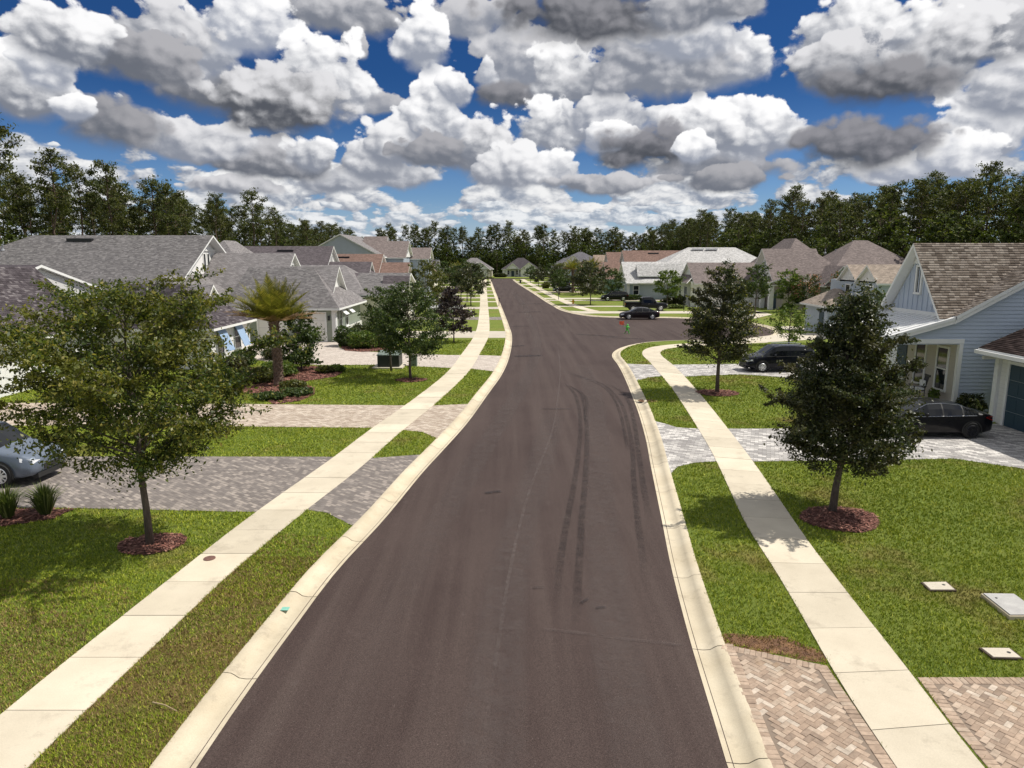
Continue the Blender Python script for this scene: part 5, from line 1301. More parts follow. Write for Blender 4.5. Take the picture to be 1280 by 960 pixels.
def tree(name, label, loc, height, env, trunk_h, trunk_r, leaf, n_leaf, size, seed, group=None, cat='tree', n_limb=22, jitter=.28, tip=None, tip_frac=0, lean=(0, 0), rise=.45, spray=.7, bark='bark', gap=.35, squash=(1, 1), fill=.5, clump=.26, shell=.45):
    """trunk with limbs and a leafy crown. env(t) = crown radius at t in 0..1 from the crown's foot to its top"""
    r = np.random.default_rng(seed); t = empty(name, loc, label, cat, group); o = np.array(loc)
    mb = MB(); ch = height - trunk_h
    path = [np.array([0, 0, -.05]), np.array([lean[0] * .2 + r.normal(0, .02), r.normal(0, .02), trunk_h * .5]), np.array([lean[0] * .5, lean[1] * .5, trunk_h])]
    for k in range(1, 6): path.append(np.array([lean[0] * (.5 + .1 * k) + r.normal(0, .05), lean[1] * (.5 + .1 * k) + r.normal(0, .05), trunk_h + ch * .17 * k]))
    rad = [trunk_r * 1.25, trunk_r, trunk_r * .88] + [trunk_r * .75 * (1 - k / 6.2) for k in range(1, 6)]
    mb.tube([tuple(p + o) for p in path], rad, 9)
    C, TIPS = [], []; zs = [p[2] for p in path]
    for i in range(n_limb):
        tt = ((i + r.uniform(0, 1)) / n_limb) ** .85 * .97
        az = i * 2.39996 + r.uniform(-.5, .5); z0 = trunk_h + ch * max(0, tt - .12 - .1 * r.uniform())
        if z0 < trunk_h * .92: z0 = trunk_h * .92
        px = np.array([np.interp(z0, zs, [p[0] for p in path]), np.interp(z0, zs, [p[1] for p in path]), z0])
        R_ = env(tt) * r.uniform(1 - jitter, 1 + jitter); zt = trunk_h + ch * tt
        end = np.array([px[0] + math.cos(az) * R_ * squash[0], px[1] + math.sin(az) * R_ * squash[1], zt + R_ * rise * r.uniform(.3, 1.1)])
        if end[2] > height * 1.02: end[2] = height * r.uniform(.93, 1.02)
        mid = px + (end - px) * .5 + np.array([0, 0, R_ * .10])
        ts = np.linspace(0, 1, 7); cv = np.array([(1 - s) ** 2 * px + 2 * s * (1 - s) * mid + s * s * end for s in ts])
        mb.tube([tuple(p + o) for p in cv], [trunk_r * .42 * (1 - .85 * s) * (1 - .5 * tt) for s in ts], 5, cap=False)
        nb = int(5 + R_ * 3)
        for j in range(nb):
            s = r.uniform(.28, 1.0) ** .8; p0 = np.array([np.interp(s, ts, cv[:, k]) for k in range(3)])
            a2 = az + r.normal(0, 1.0); L = spray * r.uniform(.35, 1.15) * (.5 + .35 * R_)
            dv = np.array([math.cos(a2), math.sin(a2), r.uniform(-.25, .75)]); dv /= np.linalg.norm(dv); p1 = p0 + dv * L
            if r.uniform() < .55: mb.tube([tuple(p0 + o), tuple(p1 + o)], [.012, .004], 3, cap=False)
            C.append((p0, p1)); 
    A = np.array([c[0] for c in C]); B = np.array([c[1] for c in C])
    w = r.uniform(gap, 1, len(A)) * np.linalg.norm(B - A, axis=1); w /= w.sum()
    idx = r.choice(len(A), n_leaf, p=w); s = r.uniform(0, 1.08, n_leaf)[:, None]
    P = A[idx] + (B[idx] - A[idx]) * s + r.normal(0, 1, (n_leaf, 3)) * (.10 * spray * (1.25 - .6 * s)) * np.array([1, 1, .75])
    nf = int(n_leaf * fill)
    if nf:                                             # clumps through the crown's volume, so it reads full but ragged
        nc = max(8, nf // 100); tt = r.uniform(0, 1, nc * 3); keep = r.uniform(0, 1, nc * 3) < (np.array([env(q) for q in tt]) / max(env(q) for q in np.linspace(0, 1, 20))) ** 1.3
        tt = tt[keep][:nc]; nc = len(tt); a = r.uniform(0, 6.283, nc); Rr = np.array([env(q) for q in tt]) * (shell + (1 - shell) * r.uniform(0, 1, nc) ** .6) * r.uniform(.82, 1.08, nc)
        zc = trunk_h + ch * tt + r.uniform(-.1, .25, nc); cx = lean[0] * (.5 + .5 * tt); cy = lean[1] * (.5 + .5 * tt)
        cc = np.stack([cx + np.cos(a) * Rr * squash[0], cy + np.sin(a) * Rr * squash[1], zc], 1); k = r.integers(0, nc, nf); sz = clump * r.uniform(.6, 1.4, nc)
        P[:nf] = cc[k] + r.normal(0, 1, (nf, 3)) * sz[k][:, None] * np.array([1, 1, .62]); s[:nf, 0] = np.linalg.norm((P[:nf] - np.stack([cx[k] * 0, cy[k] * 0, zc[k]], 1))[:, :2], axis=1) / np.maximum(Rr.max(), .1)
    P[:, 2] = np.maximum(P[:, 2], trunk_h * .8)
    mb.build('trunk', M[bark], t, smooth=True)
    main = np.ones(n_leaf, bool)
    if tip:
        out = s[:, 0] * (r.uniform(0, 1, n_leaf)) + .25 * (P[:, 2] / height); main = out < np.quantile(out, 1 - tip_frac)
    V, F = leaf_quads(P[main] + o, size, r); cr = fast_mesh('crown', V, F, LEAF[leaf], t)
    if tip:
        V, F = leaf_quads(P[~main] + o, size * .95, r); fast_mesh('young_leaves', V, F, LEAF[tip], t)
    return t
E_ = lambda pts: (lambda t: float(np.interp(t, [p[0] for p in pts], [p[1] for p in pts])))
tree('young_elm', 'broad loose elm with yellow green tips on the lawn at the near left', (-9.32, 16.69, 0), 6.7, E_([(0, 1.0), (.15, 2.1), (.35, 2.9), (.6, 2.6), (.8, 1.6), (1, .45)]), 2.0, .085, 'elm', 64000, .098, 11, n_limb=50, tip='elm_tip', tip_frac=.11, rise=.46, spray=.72, lean=(-.12, 0), jitter=.42, fill=.38, clump=.20, shell=.2)
tree('live_oak', 'dark dense oak in a mulch ring on the near right lawn', (9.34, 19.07, 0), 6.5, E_([(0, 1.15), (.12, 1.68), (.3, 1.72), (.5, 1.32), (.75, .78), (.9, .42), (1, .12)]), 1.45, .10, 'oak', 76000, .092, 21, n_limb=56, rise=.12, spray=.52, jitter=.38, gap=.5, lean=(.25, 0), fill=.48, clump=.19, shell=.3)
tree('live_oak', 'slender dark oak in a mulch ring by the curve of the right sidewalk', (11.27, 37.1, 0), 7.1, E_([(0, 1.4), (.12, 1.85), (.3, 1.8), (.5, 1.6), (.75, 1.0), (.9, .55), (1, .2)]), 1.75, .10, 'oak', 40000, .115, 31, n_limb=40, rise=.15, spray=.65, jitter=.32, gap=.4, tip='elm_tip', tip_frac=.07, fill=.4, clump=.22, shell=.25)
tree('young_elm', 'round green street tree beside the utility box on the left', (-6.24, 41.64, 0), 5.8, E_([(0, 1.1), (.2, 1.9), (.5, 1.9), (.8, 1.2), (1, .3)]), 1.25, .08, 'mid', 20000, .14, 41, n_limb=30, rise=.35, spray=.6, gap=.6)
tree('young_elm', 'thin open tree right in front of the dark utility box', (-7.9, 44.4, 0), 5.6, E_([(0, .7), (.25, 1.35), (.55, 1.45), (.8, 1.0), (1, .3)]), 2.1, .06, 'mid', 6500, .14, 43, n_limb=22, rise=.4, spray=.6, lean=(-.2, 0))
tree('magnolia', 'dark purplish magnolia beside the left sidewalk', (-5.05, 59.6, 0), 5.0, E_([(0, 1.1), (.2, 1.5), (.5, 1.25), (.8, .75), (1, .2)]), .9, .06, 'purple', 5200, .24, 51, n_limb=26, rise=.2, spray=.5, gap=.4)
tree('shrub_tree', 'tall leafy magnolia shrub behind the palm in front of the garage', (-13.9, 44.9, 0), 4.4, E_([(0, 1.0), (.25, 1.3), (.55, 1.1), (.8, .75), (1, .2)]), .35, .07, 'mid', 8000, .19, 61, n_limb=26, rise=.25, spray=.45, gap=.5)
# street trees farther along (label, x, y, height, radius, leaf, n, size)
for i, (lab, x, y, hh, rr, lf, n, sz, th) in enumerate((
    ('olive green street tree behind the near left street trees', -11.0, 88, 7.2, 2.6, 'olive', 7000, .24, 1.2),
    ('dark rounded oak, nearest of the far left kerb trees', -6.3, 106, 6.4, 2.7, 'oak', 7500, .26, 1.6),
    ('dark oak just beyond, overhanging the left sidewalk', -7.6, 117, 6.6, 2.7, 'mid', 6500, .28, 1.6),
    ('dark green oak between the white cars and the left sidewalk', -9.3, 126, 6.0, 2.5, 'oak', 5000, .28, 1.5),
    ('wide green tree in a far left front yard', -13.6, 140, 6.6, 2.9, 'mid', 5000, .30, 1.4),
    ('olive tree near the far end of the left sidewalk', -12.5, 165, 6.2, 2.6, 'olive', 3500, .33, 1.4),
    ('small far tree left of the street end', -12.0, 205, 5.6, 2.3, 'mid', 2500, .36, 1.4),
    ('round dark tree on the corner lawn by the yellow hydrant', 12.3, 108.5, 6.4, 2.75, 'oak', 8500, .25, 1.5),
    ('loose green tree behind the corner tree', 17.3, 121, 5.4, 2.3, 'mid', 4500, .27, 1.2),
    ('bright green tree in front of the pale roofed house', 23.2, 103.5, 5.6, 2.0, 'bright', 5500, .25, 1.5),
    ('green lollipop tree on the court lawn', 30.9, 87.7, 6.6, 1.75, 'mid', 6000, .22, 2.1),
    ('light green crape myrtle beside the dark SUV', 23.3, 57.6, 3.2, 1.35, 'bright', 2600, .18, .5),
    ('green tree beside the court house porch', 37.6, 94.0, 5.9, 1.7, 'bright', 4500, .24, 1.2),
    ('small street tree midway on the far right verge', 9.6, 140, 5.0, 1.9, 'mid', 3200, .28, 1.3),
    ('dark tree on the far right lawn past the parked cars', 10.6, 158, 5.6, 2.3, 'oak', 3600, .30, 1.3),
    ('far small tree on the right side of the street', 6.9, 180, 4.8, 1.9, 'oak', 2600, .33, 1.2),
    ('last small tree on the right before the junction', 5.4, 205, 4.6, 1.8, 'mid', 2200, .36, 1.2),
    ('dark yard tree in front of the second brown roofed house', 15.4, 156, 6.8, 2.4, 'oak', 3600, .32, 1.5),
    ('yard tree in front of the sea green house', 15.0, 138, 6.4, 2.6, 'mid', 4200, .3, 1.4),
    ('far yard tree in front of the sandy hip roof', 12.4, 178, 6.2, 2.4, 'olive', 3000, .34, 1.4),
    ('yard tree before the pale blue two storey house', 11.5, 197, 5.8, 2.2, 'mid', 2400, .36, 1.3))):
    tree('street_tree', lab, (x, y, 0), hh, E_([(0, rr * .55), (.2, rr * .95), (.5, rr), (.8, rr * .65), (1, rr * .2)]), th, .08, lf, n, sz, 100 + i, n_limb=22, rise=.3, spray=.75, gap=.5)
# crape myrtles in bloom by the court house
for i, (lab, x, y, hh, rr) in enumerate((('crape myrtle with pink blossom, left of the pair by the court', 39.6, 93.2, 5.0, 1.9), ('crape myrtle with pink blossom, right of the pair by the court', 43.5, 92.0, 5.4, 1.8), ('white flowered crape myrtle behind the near oak', 31.5, 57.5, 4.6, 1.6))):
    t = tree('crape_myrtle', lab, (x, y, 0), hh, E_([(0, rr * .5), (.3, rr), (.7, rr * .9), (1, rr * .4)]), .8, .06, 'mid', 4500, .22, 160 + i, n_limb=20, rise=.5, spray=.7, tip=('pink' if i < 2 else 'cushw'), tip_frac=.16) if i < 2 else tree('crape_myrtle', lab, (x, y, 0), hh, E_([(0, rr * .5), (.3, rr), (.7, rr * .9), (1, rr * .4)]), .8, .06, 'mid', 3600, .2, 160 + i, n_limb=20, rise=.5, spray=.7)

# ---- feather palms
def palm(label, loc, trunk_h, r0, n, L, seed, group=None):
    r = random.Random(seed); t = empty('palm_tree', loc, label, 'palm tree', group); x, y, _ = loc
    mb = MB(); N = 26; tp = [(x + .10 * math.sin(k / N * 2.0) - .18 * (k / N), y, trunk_h * k / N) for k in range(N + 1)]
    mb.tube(tp, [r0 * (1.25 - .25 * min(1, k / 5) + (.06 if k % 2 else -.02) + .18 * max(0, (k / N - .72) / .28)) for k in range(N + 1)], 12)
    for k in range(2, N):                                    # old leaf bases, spiralled up the trunk
        for j in range(7):
            a = j * .8976 + k * .5; rr = r0 * (1.02 + .18 * max(0, (k / N - .72) / .28)); c = tp[k]; ca, sa = math.cos(a), math.sin(a)
            p = Vector((c[0] + ca * rr * .9, c[1] + sa * rr * .9, c[2])); w = .055; q = Vector((-sa * w, ca * w, 0))
            mb.extrude([p - q, p + q, p + q * .5 + Vector((ca * .07, sa * .07, .11)), p - q * .5 + Vector((ca * .07, sa * .07, .11))], (ca * .03, sa * .03, -.01))
    mb.build('trunk', M['bark_palm'], t); top = Vector((tp[-1][0], y, trunk_h - .05))
    for i in range(n):
        a = i * 2.39996 + r.uniform(-.2, .2); f = i / n; el = R(80 - 70 * f ** .8 + r.uniform(-7, 7)); l = L * r.uniform(.85, 1.1); droop = .10 + .25 * f
        pts = []; d = Vector((math.cos(a) * math.cos(el), math.sin(a) * math.cos(el), math.sin(el))); p = top + Vector((math.cos(a), math.sin(a), 0)) * .12
        for k in range(9): pts.append(p.copy()); p = p + d * (l / 8); d = (d + Vector((0, 0, -droop / 8 * (.4 + k * .22)))).normalized()
        fm = MB(); fm.tube(pts, [.028 * (1 - k / 9.5) for k in range(9)], 4)
        side = Vector((-math.sin(a), math.cos(a), 0)); nl = 38
        for k in range(nl):
            s = .16 + .84 * k / nl; i0 = min(7, int(s * 8)); u = s * 8 - i0; q = pts[i0].lerp(pts[i0 + 1], u); dd = (pts[i0 + 1] - pts[i0]).normalized(); up = side.cross(dd)
            ll = .50 * math.sin(math.pi * min(1, .18 + s * .86)) * (L / 2.0) + .06
            for sg in (-1, 1):
                v = (side * sg * .72 + dd * .62 + up * r.uniform(.0, .45) * (1 if up.z > 0 else -1)).normalized(); wd = dd * .022
                fm.face([q - wd, q + wd, q + v * ll * .6 + wd * .8 + Vector((0, 0, -.01)), q + v * ll + Vector((0, 0, -.05 * ll)), q + v * ll * .6 - wd * .8 + Vector((0, 0, -.01))])
        fm.build('frond', LEAF['palm_old'] if f > .82 else LEAF['palm'], t)
    return t
palm('stout date palm with ochre lower fronds in the mulch bed at left', (-13.5, 39.2, 0), 3.75, .24, 60, 2.6, 3)
palm('feather palm in a front yard left of the far sidewalk', (-11.5, 150, 0), 4.2, .25, 26, 2.6, 4)
palm('feather palm on the far right among dark yard trees, left of two', (12.8, 146, 0), 4.8, .25, 26, 2.8, 5)
palm('feather palm on the far right among dark yard trees, right of two', (16.5, 143, 0), 5.0, .25, 26, 2.8, 6)

# ---- shrubs and clumps
def shrub(name, label, x, y, rx, ry, hgt, leaf, n, size, seed, group=None, tip=None):
    r = np.random.default_rng(seed); t = empty(name, (x, y, 0), label, 'shrub', group)
    v = r.normal(0, 1, (n, 3)); v /= np.linalg.norm(v, axis=1)[:, None]; v *= r.uniform(.45, 1.0, n)[:, None] ** .6
    lump = 1 + .22 * np.sin(v[:, 0] * 5 + seed) * np.cos(v[:, 1] * 4 + seed * 2) + .12 * np.sin(v[:, 2] * 7 + seed)
    P = np.stack([x + v[:, 0] * rx * lump, y + v[:, 1] * ry * lump, hgt * .46 + v[:, 2] * hgt * .5 * lump], 1); P[:, 2] = np.maximum(P[:, 2], .04)
    V, F = leaf_quads(P, size, r); fast_mesh('foliage', V, F, LEAF[leaf], t)
    mb = MB()
    for i in range(7):
        a = i * .9; mb.tube([(x, y, 0), (x + math.cos(a) * rx * .45, y + math.sin(a) * ry * .45, hgt * .55), (x + math.cos(a) * rx * .7, y + math.sin(a) * ry * .7, hgt * .8)], [.03, .02, .008], 4)
    mb.build('stem', M['bark'], t)
    if tip:
        k = v[:, 2] > .25; V, F = leaf_quads(P[k][:n // 5] + np.array([0, 0, .06]), size, r); fast_mesh('blossom', V, F, LEAF[tip], t)
    return t
bed = [('dark low shrub at the foot of the shuttered wall', -18.2, 44.2, 1.0, .8, 1.1, 'oak'), ('rounded green shrub beside the shuttered wall', -18.5, 47.0, .8, 1.2, 1.2, 'mid'), ('small shrub by the corner of the shuttered wall', -17.4, 49.8, .9, .9, .9, 'oak'),
       ('olive shrub left of the palm trunk', -15.2, 40.2, 1.2, 1.0, .95, 'olive'), ('bushy green shrub in the bed left of the palm', -16.8, 38.8, 1.3, 1.0, 1.25, 'mid'), ('yellow green shrub behind the palm trunk', -14.6, 42.3, 1.1, .8, 1.0, 'bright'),
       ('low shrub right of the palm trunk', -12.4, 38.4, .8, .5, .5, 'olive'), ('dusty green ground shrub at the front tip of the palm bed', -11.6, 36.3, .9, .7, .45, 'mid'), ('low shrub along the front of the palm bed', -12.6, 35.2, .9, .5, .45, 'mid'),
       ('small red leaved shrub in the palm bed', -12.0, 43.6, .6, .5, .5, 'olive'), ('low green shrub at the right end of the palm bed', -11.4, 44.2, .6, .5, .45, 'bright'),
       ('leafy shrub at the corner of the sage garage wing', -13.9, 57.4, 1.1, 1.1, 1.7, 'mid'), ('bright shrub in the bed beside the sage garage wing', -12.2, 56.0, 1.2, 1.0, 1.5, 'bright'), ('pinkish green shrub at the end of the garage bed', -10.6, 56.6, 1.0, .9, 1.1, 'olive'), ('tall loose shrub behind the garage bed', -11.6, 60.5, 1.3, 1.2, 2.4, 'mid'), ('dark shrub along the sage wing wall', -14.2, 63.5, .8, 1.4, 1.3, 'oak'),
       ('yellow green bush beside the court house porch', 37.0, 92.4, 1.1, .9, 1.3, 'bright'), ('red tinged bush in front of the court house', 39.6, 91.6, 1.2, .9, 1.2, 'olive'), ('dark hedge bush by the court house drive', 42.5, 90.8, 1.4, 1.0, 1.2, 'oak'), ('dark bush beside the arched window of the garage wing', 25.4, 104.6, .9, .9, 1.9, 'oak'), ('clipped dark bush left of the garage wing', 24.0, 105.3, 1.2, .9, 1.5, 'oak'), ('pale dry ornamental grass patch by the garage wing', 23.5, 100.6, 2.0, .6, .6, 'flax'),
       ('dark shrub at the foot of the blue side wall', 21.3, 31.3, .7, .45, 1.1, 'oak'), ('small green potted shrub inside the porch opening', 20.3, 32.5, .3, .25, 1.1, 'bright'), ('hedge in front of the pale roofed house', 20.5, 120.8, 2.2, .6, 1.0, 'mid'),
       ('hedge bush before the white sedan on the left', -10.6, 108, 1.6, .9, 1.1, 'mid'), ('bush by the far left driveway', -14.5, 112, 1.4, 1.0, 1.2, 'bright'), ('yellow green far bush on the right verge lawn', 8.2, 168, 1.0, 1.0, 1.6, 'olive'), ('bush in front of the black roofed end house', -4.5, 262.5, 2.5, 1.0, 1.6, 'oak'), ('bush left of the end house porch', -14, 262, 2.0, 1.0, 2.6, 'oak'), ('bush beside the far right end house', 12, 262, 2.2, 1.0, 1.8, 'oak')]
for i, (lab, x, y, rx, ry, hh, lf) in enumerate(bed):
    d = y; shrub('shrub', lab, x, y, rx, ry, hh, lf, int(np.clip(2600 * rx * hh * 30 / d + 300, 400, 3200)), .10 + .0018 * d, 300 + i)
def clump(label, x, y, rr, hgt, n, seed):
    r = random.Random(seed); t = empty('grass_clump', (x, y, 0), label, 'plant', 'strappy clumps at the drive edge'); m = MB()
    for i in range(n):
        a = r.uniform(0, 6.28); f = r.uniform(.15, 1); p = Vector((x + math.cos(a) * .12 * f, y + math.sin(a) * .12 * f, 0)); e = Vector((math.cos(a) * rr * f, math.sin(a) * rr * f, 0)); h_ = hgt * r.uniform(.7, 1.1) * (1.1 - .35 * f)
        s = Vector((-math.sin(a), math.cos(a), 0)) * .016; q = p + e * .45 + Vector((0, 0, h_ * .75)); z = p + e * 1.1 + Vector((0, 0, h_))
        m.face([p - s, p + s, q + s * .9, q - s * .9]); m.face([q - s * .9, q + s * .9, z])
    m.build('blades', LEAF['flax'], t, kind='stuff')
clump('strappy flax clump at the left frame edge by the grey drive', -14.35, 18.6, .55, .95, 260, 1)
clump('strappy flax clump just left of the near elm', -13.45, 18.85, .60, .95, 280, 2)

# ---- pines: a few built, the rest are copies
def pine(h_, seed, loc=(0, 0, 0), crown=.45, spread=2.6, n=2100, size=.46, name='pine_tree', label='x', group='g'):
    r = np.random.default_rng(seed); t = empty(name, loc, label, 'pine tree', group); mb = MB()
    pts = [(r.normal(0, .12) * k / 3, r.normal(0, .12) * k / 3, h_ * k / 8) for k in range(9)]; mb.tube(pts, [.24 * (1 - k / 9.6) + .015 for k in range(9)], 7)
    P = []; nb = 26; z0 = h_ * (1 - crown)
    for i in range(nb):
        f = (i + r.uniform()) / nb; z = z0 + (h_ - z0) * f; L = spread * (math.sin(math.pi * (.22 + .70 * f)) ** .7) * r.uniform(.55, 1.2); a = i * 2.4 + r.uniform(-.6, .6)
        p0 = np.array([np.interp(z, [q[2] for q in pts], [q[0] for q in pts]), np.interp(z, [q[2] for q in pts], [q[1] for q in pts]), z]); e = p0 + np.array([math.cos(a) * L, math.sin(a) * L, L * (.12 + .5 * f)])
        mb.tube([tuple(p0), tuple((p0 + e) / 2 + np.array([0, 0, .12])), tuple(e)], [.06, .04, .015], 4, cap=False)
        nc = 3 + int(L * 1.6)
        for j in range(nc): s = r.uniform(.4, 1.05); c = p0 + (e - p0) * s + r.normal(0, .22, 3); P.append((c, .34 + .26 * r.uniform()))
    for k in range(4): P.append((np.array([pts[-1][0], pts[-1][1], h_ - .3 * k]), .35))
    if seed % 3 == 0:
        for k in range(5): z = z0 * r.uniform(.55, .95); a = r.uniform(0, 6.28); mb.tube([(0, 0, z), (math.cos(a) * 1.1, math.sin(a) * 1.1, z + .1)], [.035, .01], 4)
    pick = r.integers(0, len(P), n); C = np.array([P[k][0] for k in pick]); S = np.array([P[k][1] for k in pick])
    C = C + r.normal(0, 1, (n, 3)) * S[:, None] * np.array([.75, .75, .45])
    mb.build('trunk', M['bark_pine'], t, smooth=True); V, F = leaf_quads(C, size, r, aspect=.42); fast_mesh('crown', V, F, LEAF['pine'], t)
    return t
def broad(h_, seed, label='x', group='g'):
    return tree('forest_tree', label, (0, 0, 0), h_, E_([(0, 1.6), (.3, 2.6), (.6, 2.5), (.85, 1.5), (1, .4)]), h_ * .3, .16, 'under', 3400, .46, seed, group=group, n_limb=20, rise=.4, spray=1.1, bark='bark_pine')
protos = [pine(22, 1, crown=.5, spread=3.2, n=3400), pine(21, 2, crown=.42, spread=3.7, n=3400), pine(23, 3, crown=.36, spread=3.1, n=2800), pine(19, 4, crown=.6, spread=2.9, n=3200), pine(23.5, 6, crown=.34, spread=3.6, n=3000), pine(20, 7, crown=.66, spread=3.6, n=4200)]
bro = [broad(13, 71), broad(11, 72), broad(15, 73)]
far_p = [pine(23, 11, crown=.34, spread=3.2, n=1500, size=.62), pine(21, 12, crown=.46, spread=3.4, n=1900, size=.62), pine(24, 13, crown=.26, spread=2.8, n=1100, size=.62)]
rr_ = random.Random(42); used = set()
LABL = {'left': ('tall pine in the wood behind the left houses', 'pines of the left wood'), 'right': ('tall pine in the wood behind the right houses', 'pines of the right wood'), 'far': ('bare stemmed pine in the far tree line across the street end', 'pines of the far tree line')}
LABB = {'left': ('bushy broadleaf tree filling the left wood under the pines', 'broadleaf trees of the left wood'), 'right': ('bushy broadleaf tree filling the right wood under the pines', 'broadleaf trees of the right wood'), 'far': ('bushy broadleaf tree under the far tree line', 'broadleaf trees of the far tree line')}
def place(src, x, y, sc, rz, lab):
    if id(src) not in used: used.add(id(src)); o = src
    else: o = copy_tree(src)
    o.location = (x, y, -.13); o.scale = (sc, sc, sc); o.rotation_euler = (0, 0, rz); o['label'], o['group'] = lab
# left wood recedes along x = -74; right wood along x = 66
y = 84.0
while y < 300:
    for row in range(3):
        x = -73 - row * 6 + rr_.uniform(-2.4, 2.4) + (5 if y > 230 else 0); sc = rr_.uniform(.76, 1.0)
        place(rr_.choice(protos), x, y + rr_.uniform(-2, 2), sc, rr_.uniform(0, 6.28), LABL['left'])
    place(rr_.choice(bro), -69 + rr_.uniform(-2, 2), y + rr_.uniform(-2, 2), rr_.uniform(.7, 1.0), rr_.uniform(0, 6.28), LABB['left'])
    y += 5.2 + (y - 84) * .022
LONE = ['tall pine cut by the left frame edge, highest of the left wood', 'broad topped pine beside the edge pine on the left', 'slim open pine standing above the left wood', 'round crowned pine over the ridge of the big grey roof', 'pine close behind the round crowned pine on the left', 'lone pine rising above the white gable of the grey roof']
for x, y, k, sc in ((-70, 96, 4, 1.13), (-69, 107, 2, .98), (-67, 118, 0, 1.02), (-70, 138, 1, 1.02), (-69, 141, 1, 1.0), (-68, 185, 1, 1.12)):
    place(protos[k], x, y, sc, k, (LONE.pop(0), LABL['left'][1]))
y = 88.0
while y < 310:
    for row in range(3):
        x = 66 + row * 6 + rr_.uniform(-2.2, 2.2) - (4 if y > 220 else 0); sc = rr_.uniform(.82, .98) * (.94 if y < 120 else 1.0)
        place(rr_.choice(protos), x, y + rr_.uniform(-2, 2), sc, rr_.uniform(0, 6.28), LABL['right'])
    for k in range(2): place(rr_.choice(bro), 61 + rr_.uniform(-2, 2.5), y + rr_.uniform(-2.5, 2.5), rr_.uniform(.75, 1.1), rr_.uniform(0, 6.28), LABB['right'])
    y += 4.6 + (y - 88) * .022
x = -112.0
while x < 66:
    for row in range(2): place(rr_.choice(far_p), x + rr_.uniform(-1.8, 1.8), 328 + row * 9 + rr_.uniform(-3, 3), rr_.uniform(.74, 1.0) * (1.0 if x > -60 else .85), rr_.uniform(0, 6.28), LABL['far'])
    if rr_.random() < .75: place(rr_.choice(bro), x + rr_.uniform(-2, 2), 322 + rr_.uniform(-2, 2), rr_.uniform(.8, 1.15), rr_.uniform(0, 6.28), LABB['far'])
    x += 4.4
# undergrowth of the woods: one mass of leaves nobody could count
def undergrowth(segs, n, size, seed):
    r = np.random.default_rng(seed); P = []
    for (x0, y0, x1, y1, dep, hh, k) in segs:
        u = r.uniform(0, 1, k); q = r.uniform(0, 1, k); z = r.uniform(0, 1, k) ** 1.1
        top = hh * (.55 + .45 * np.sin(u * 23 + seed) * np.sin(u * 57 + 1.3) * .6 + .25 * r.uniform(0, 1, k))
        nx, ny = (y1 - y0), -(x1 - x0); L = math.hypot(nx, ny); nx, ny = nx / L, ny / L
        P.append(np.stack([x0 + (x1 - x0) * u + nx * dep * (q - .5) * (1.2 - .5 * z), y0 + (y1 - y0) * u + ny * dep * (q - .5) * (1.2 - .5 * z), z * top + .1], 1))
    P = np.concatenate(P); V, F = leaf_quads(P, size, r, aspect=.7); o = fast_mesh('undergrowth', V, F, LEAF['under']); tag(o, kind='stuff'); return o
undergrowth([(-71, 70, -71, 310, 8, 10, 36000), (-80, 70, -80, 310, 6, 15, 52000)], 0, .62, 1)
undergrowth([(62, 78, 62, 315, 8, 10, 40000), (73, 78, 73, 315, 8, 17, 46000)], 0, .66, 2)
undergrowth([(-125, 326, 80, 326, 8, 14, 36000), (-125, 338, 80, 338, 8, 20, 60000)], 0, .85, 3)

PI = math.pi
# ================================================================== vehicles
def car_paint(name, c, rough=.25):
    m = bpy.data.materials.new(name); m.use_nodes = True; b = m.node_tree.nodes['Principled BSDF']
    b.inputs['Base Color'].default_value = C4(c); b.inputs['Roughness'].default_value = rough; b.inputs['Metallic'].default_value = .25
    b.inputs['Coat Weight'].default_value = .25; b.inputs['Coat Roughness'].default_value = .03; b.inputs['Specular IOR Level'].default_value = .25
    T = NT(m.node_tree); p = pos(T); g = T.mr(T.noise(p, 3, 5, .7), .3, .8, rough, rough + .18); T.l.new(g, b.inputs['Roughness'])
    return m
PAINT = {'black': car_paint('paint_black', (.004, .004, .006)), 'navy': car_paint('paint_blue_black', (.005, .006, .013)), 'plum': car_paint('paint_dark_plum', (.012, .007, .011)), 'silver': car_paint('paint_silver', (.15, .18, .23)), 'white': car_paint('paint_white', (.80, .80, .80))}
M['car_glass'] = mat('car_glass', (.006, .007, .009), .03, spec=.45)
M['tyre'] = mat('tyre', (.018, .018, .018), .85)
M['rim'] = mat('alloy_rim', (.72, .73, .75), .35, metal=.5)
M['rim_dark'] = mat('dark_rim', (.03, .03, .035), .35, metal=.6)
M['lamp_clear'] = mat('headlamp_lens', (.75, .77, .80), .08, spec=.8)
M['lamp_red'] = mat('tail_lamp_lens', (.45, .015, .012), .15)
M['chrome'] = mat('chrome_trim', (.75, .76, .78), .12, metal=1.0)
M['plastic'] = mat('black_plastic', (.02, .02, .02), .6)
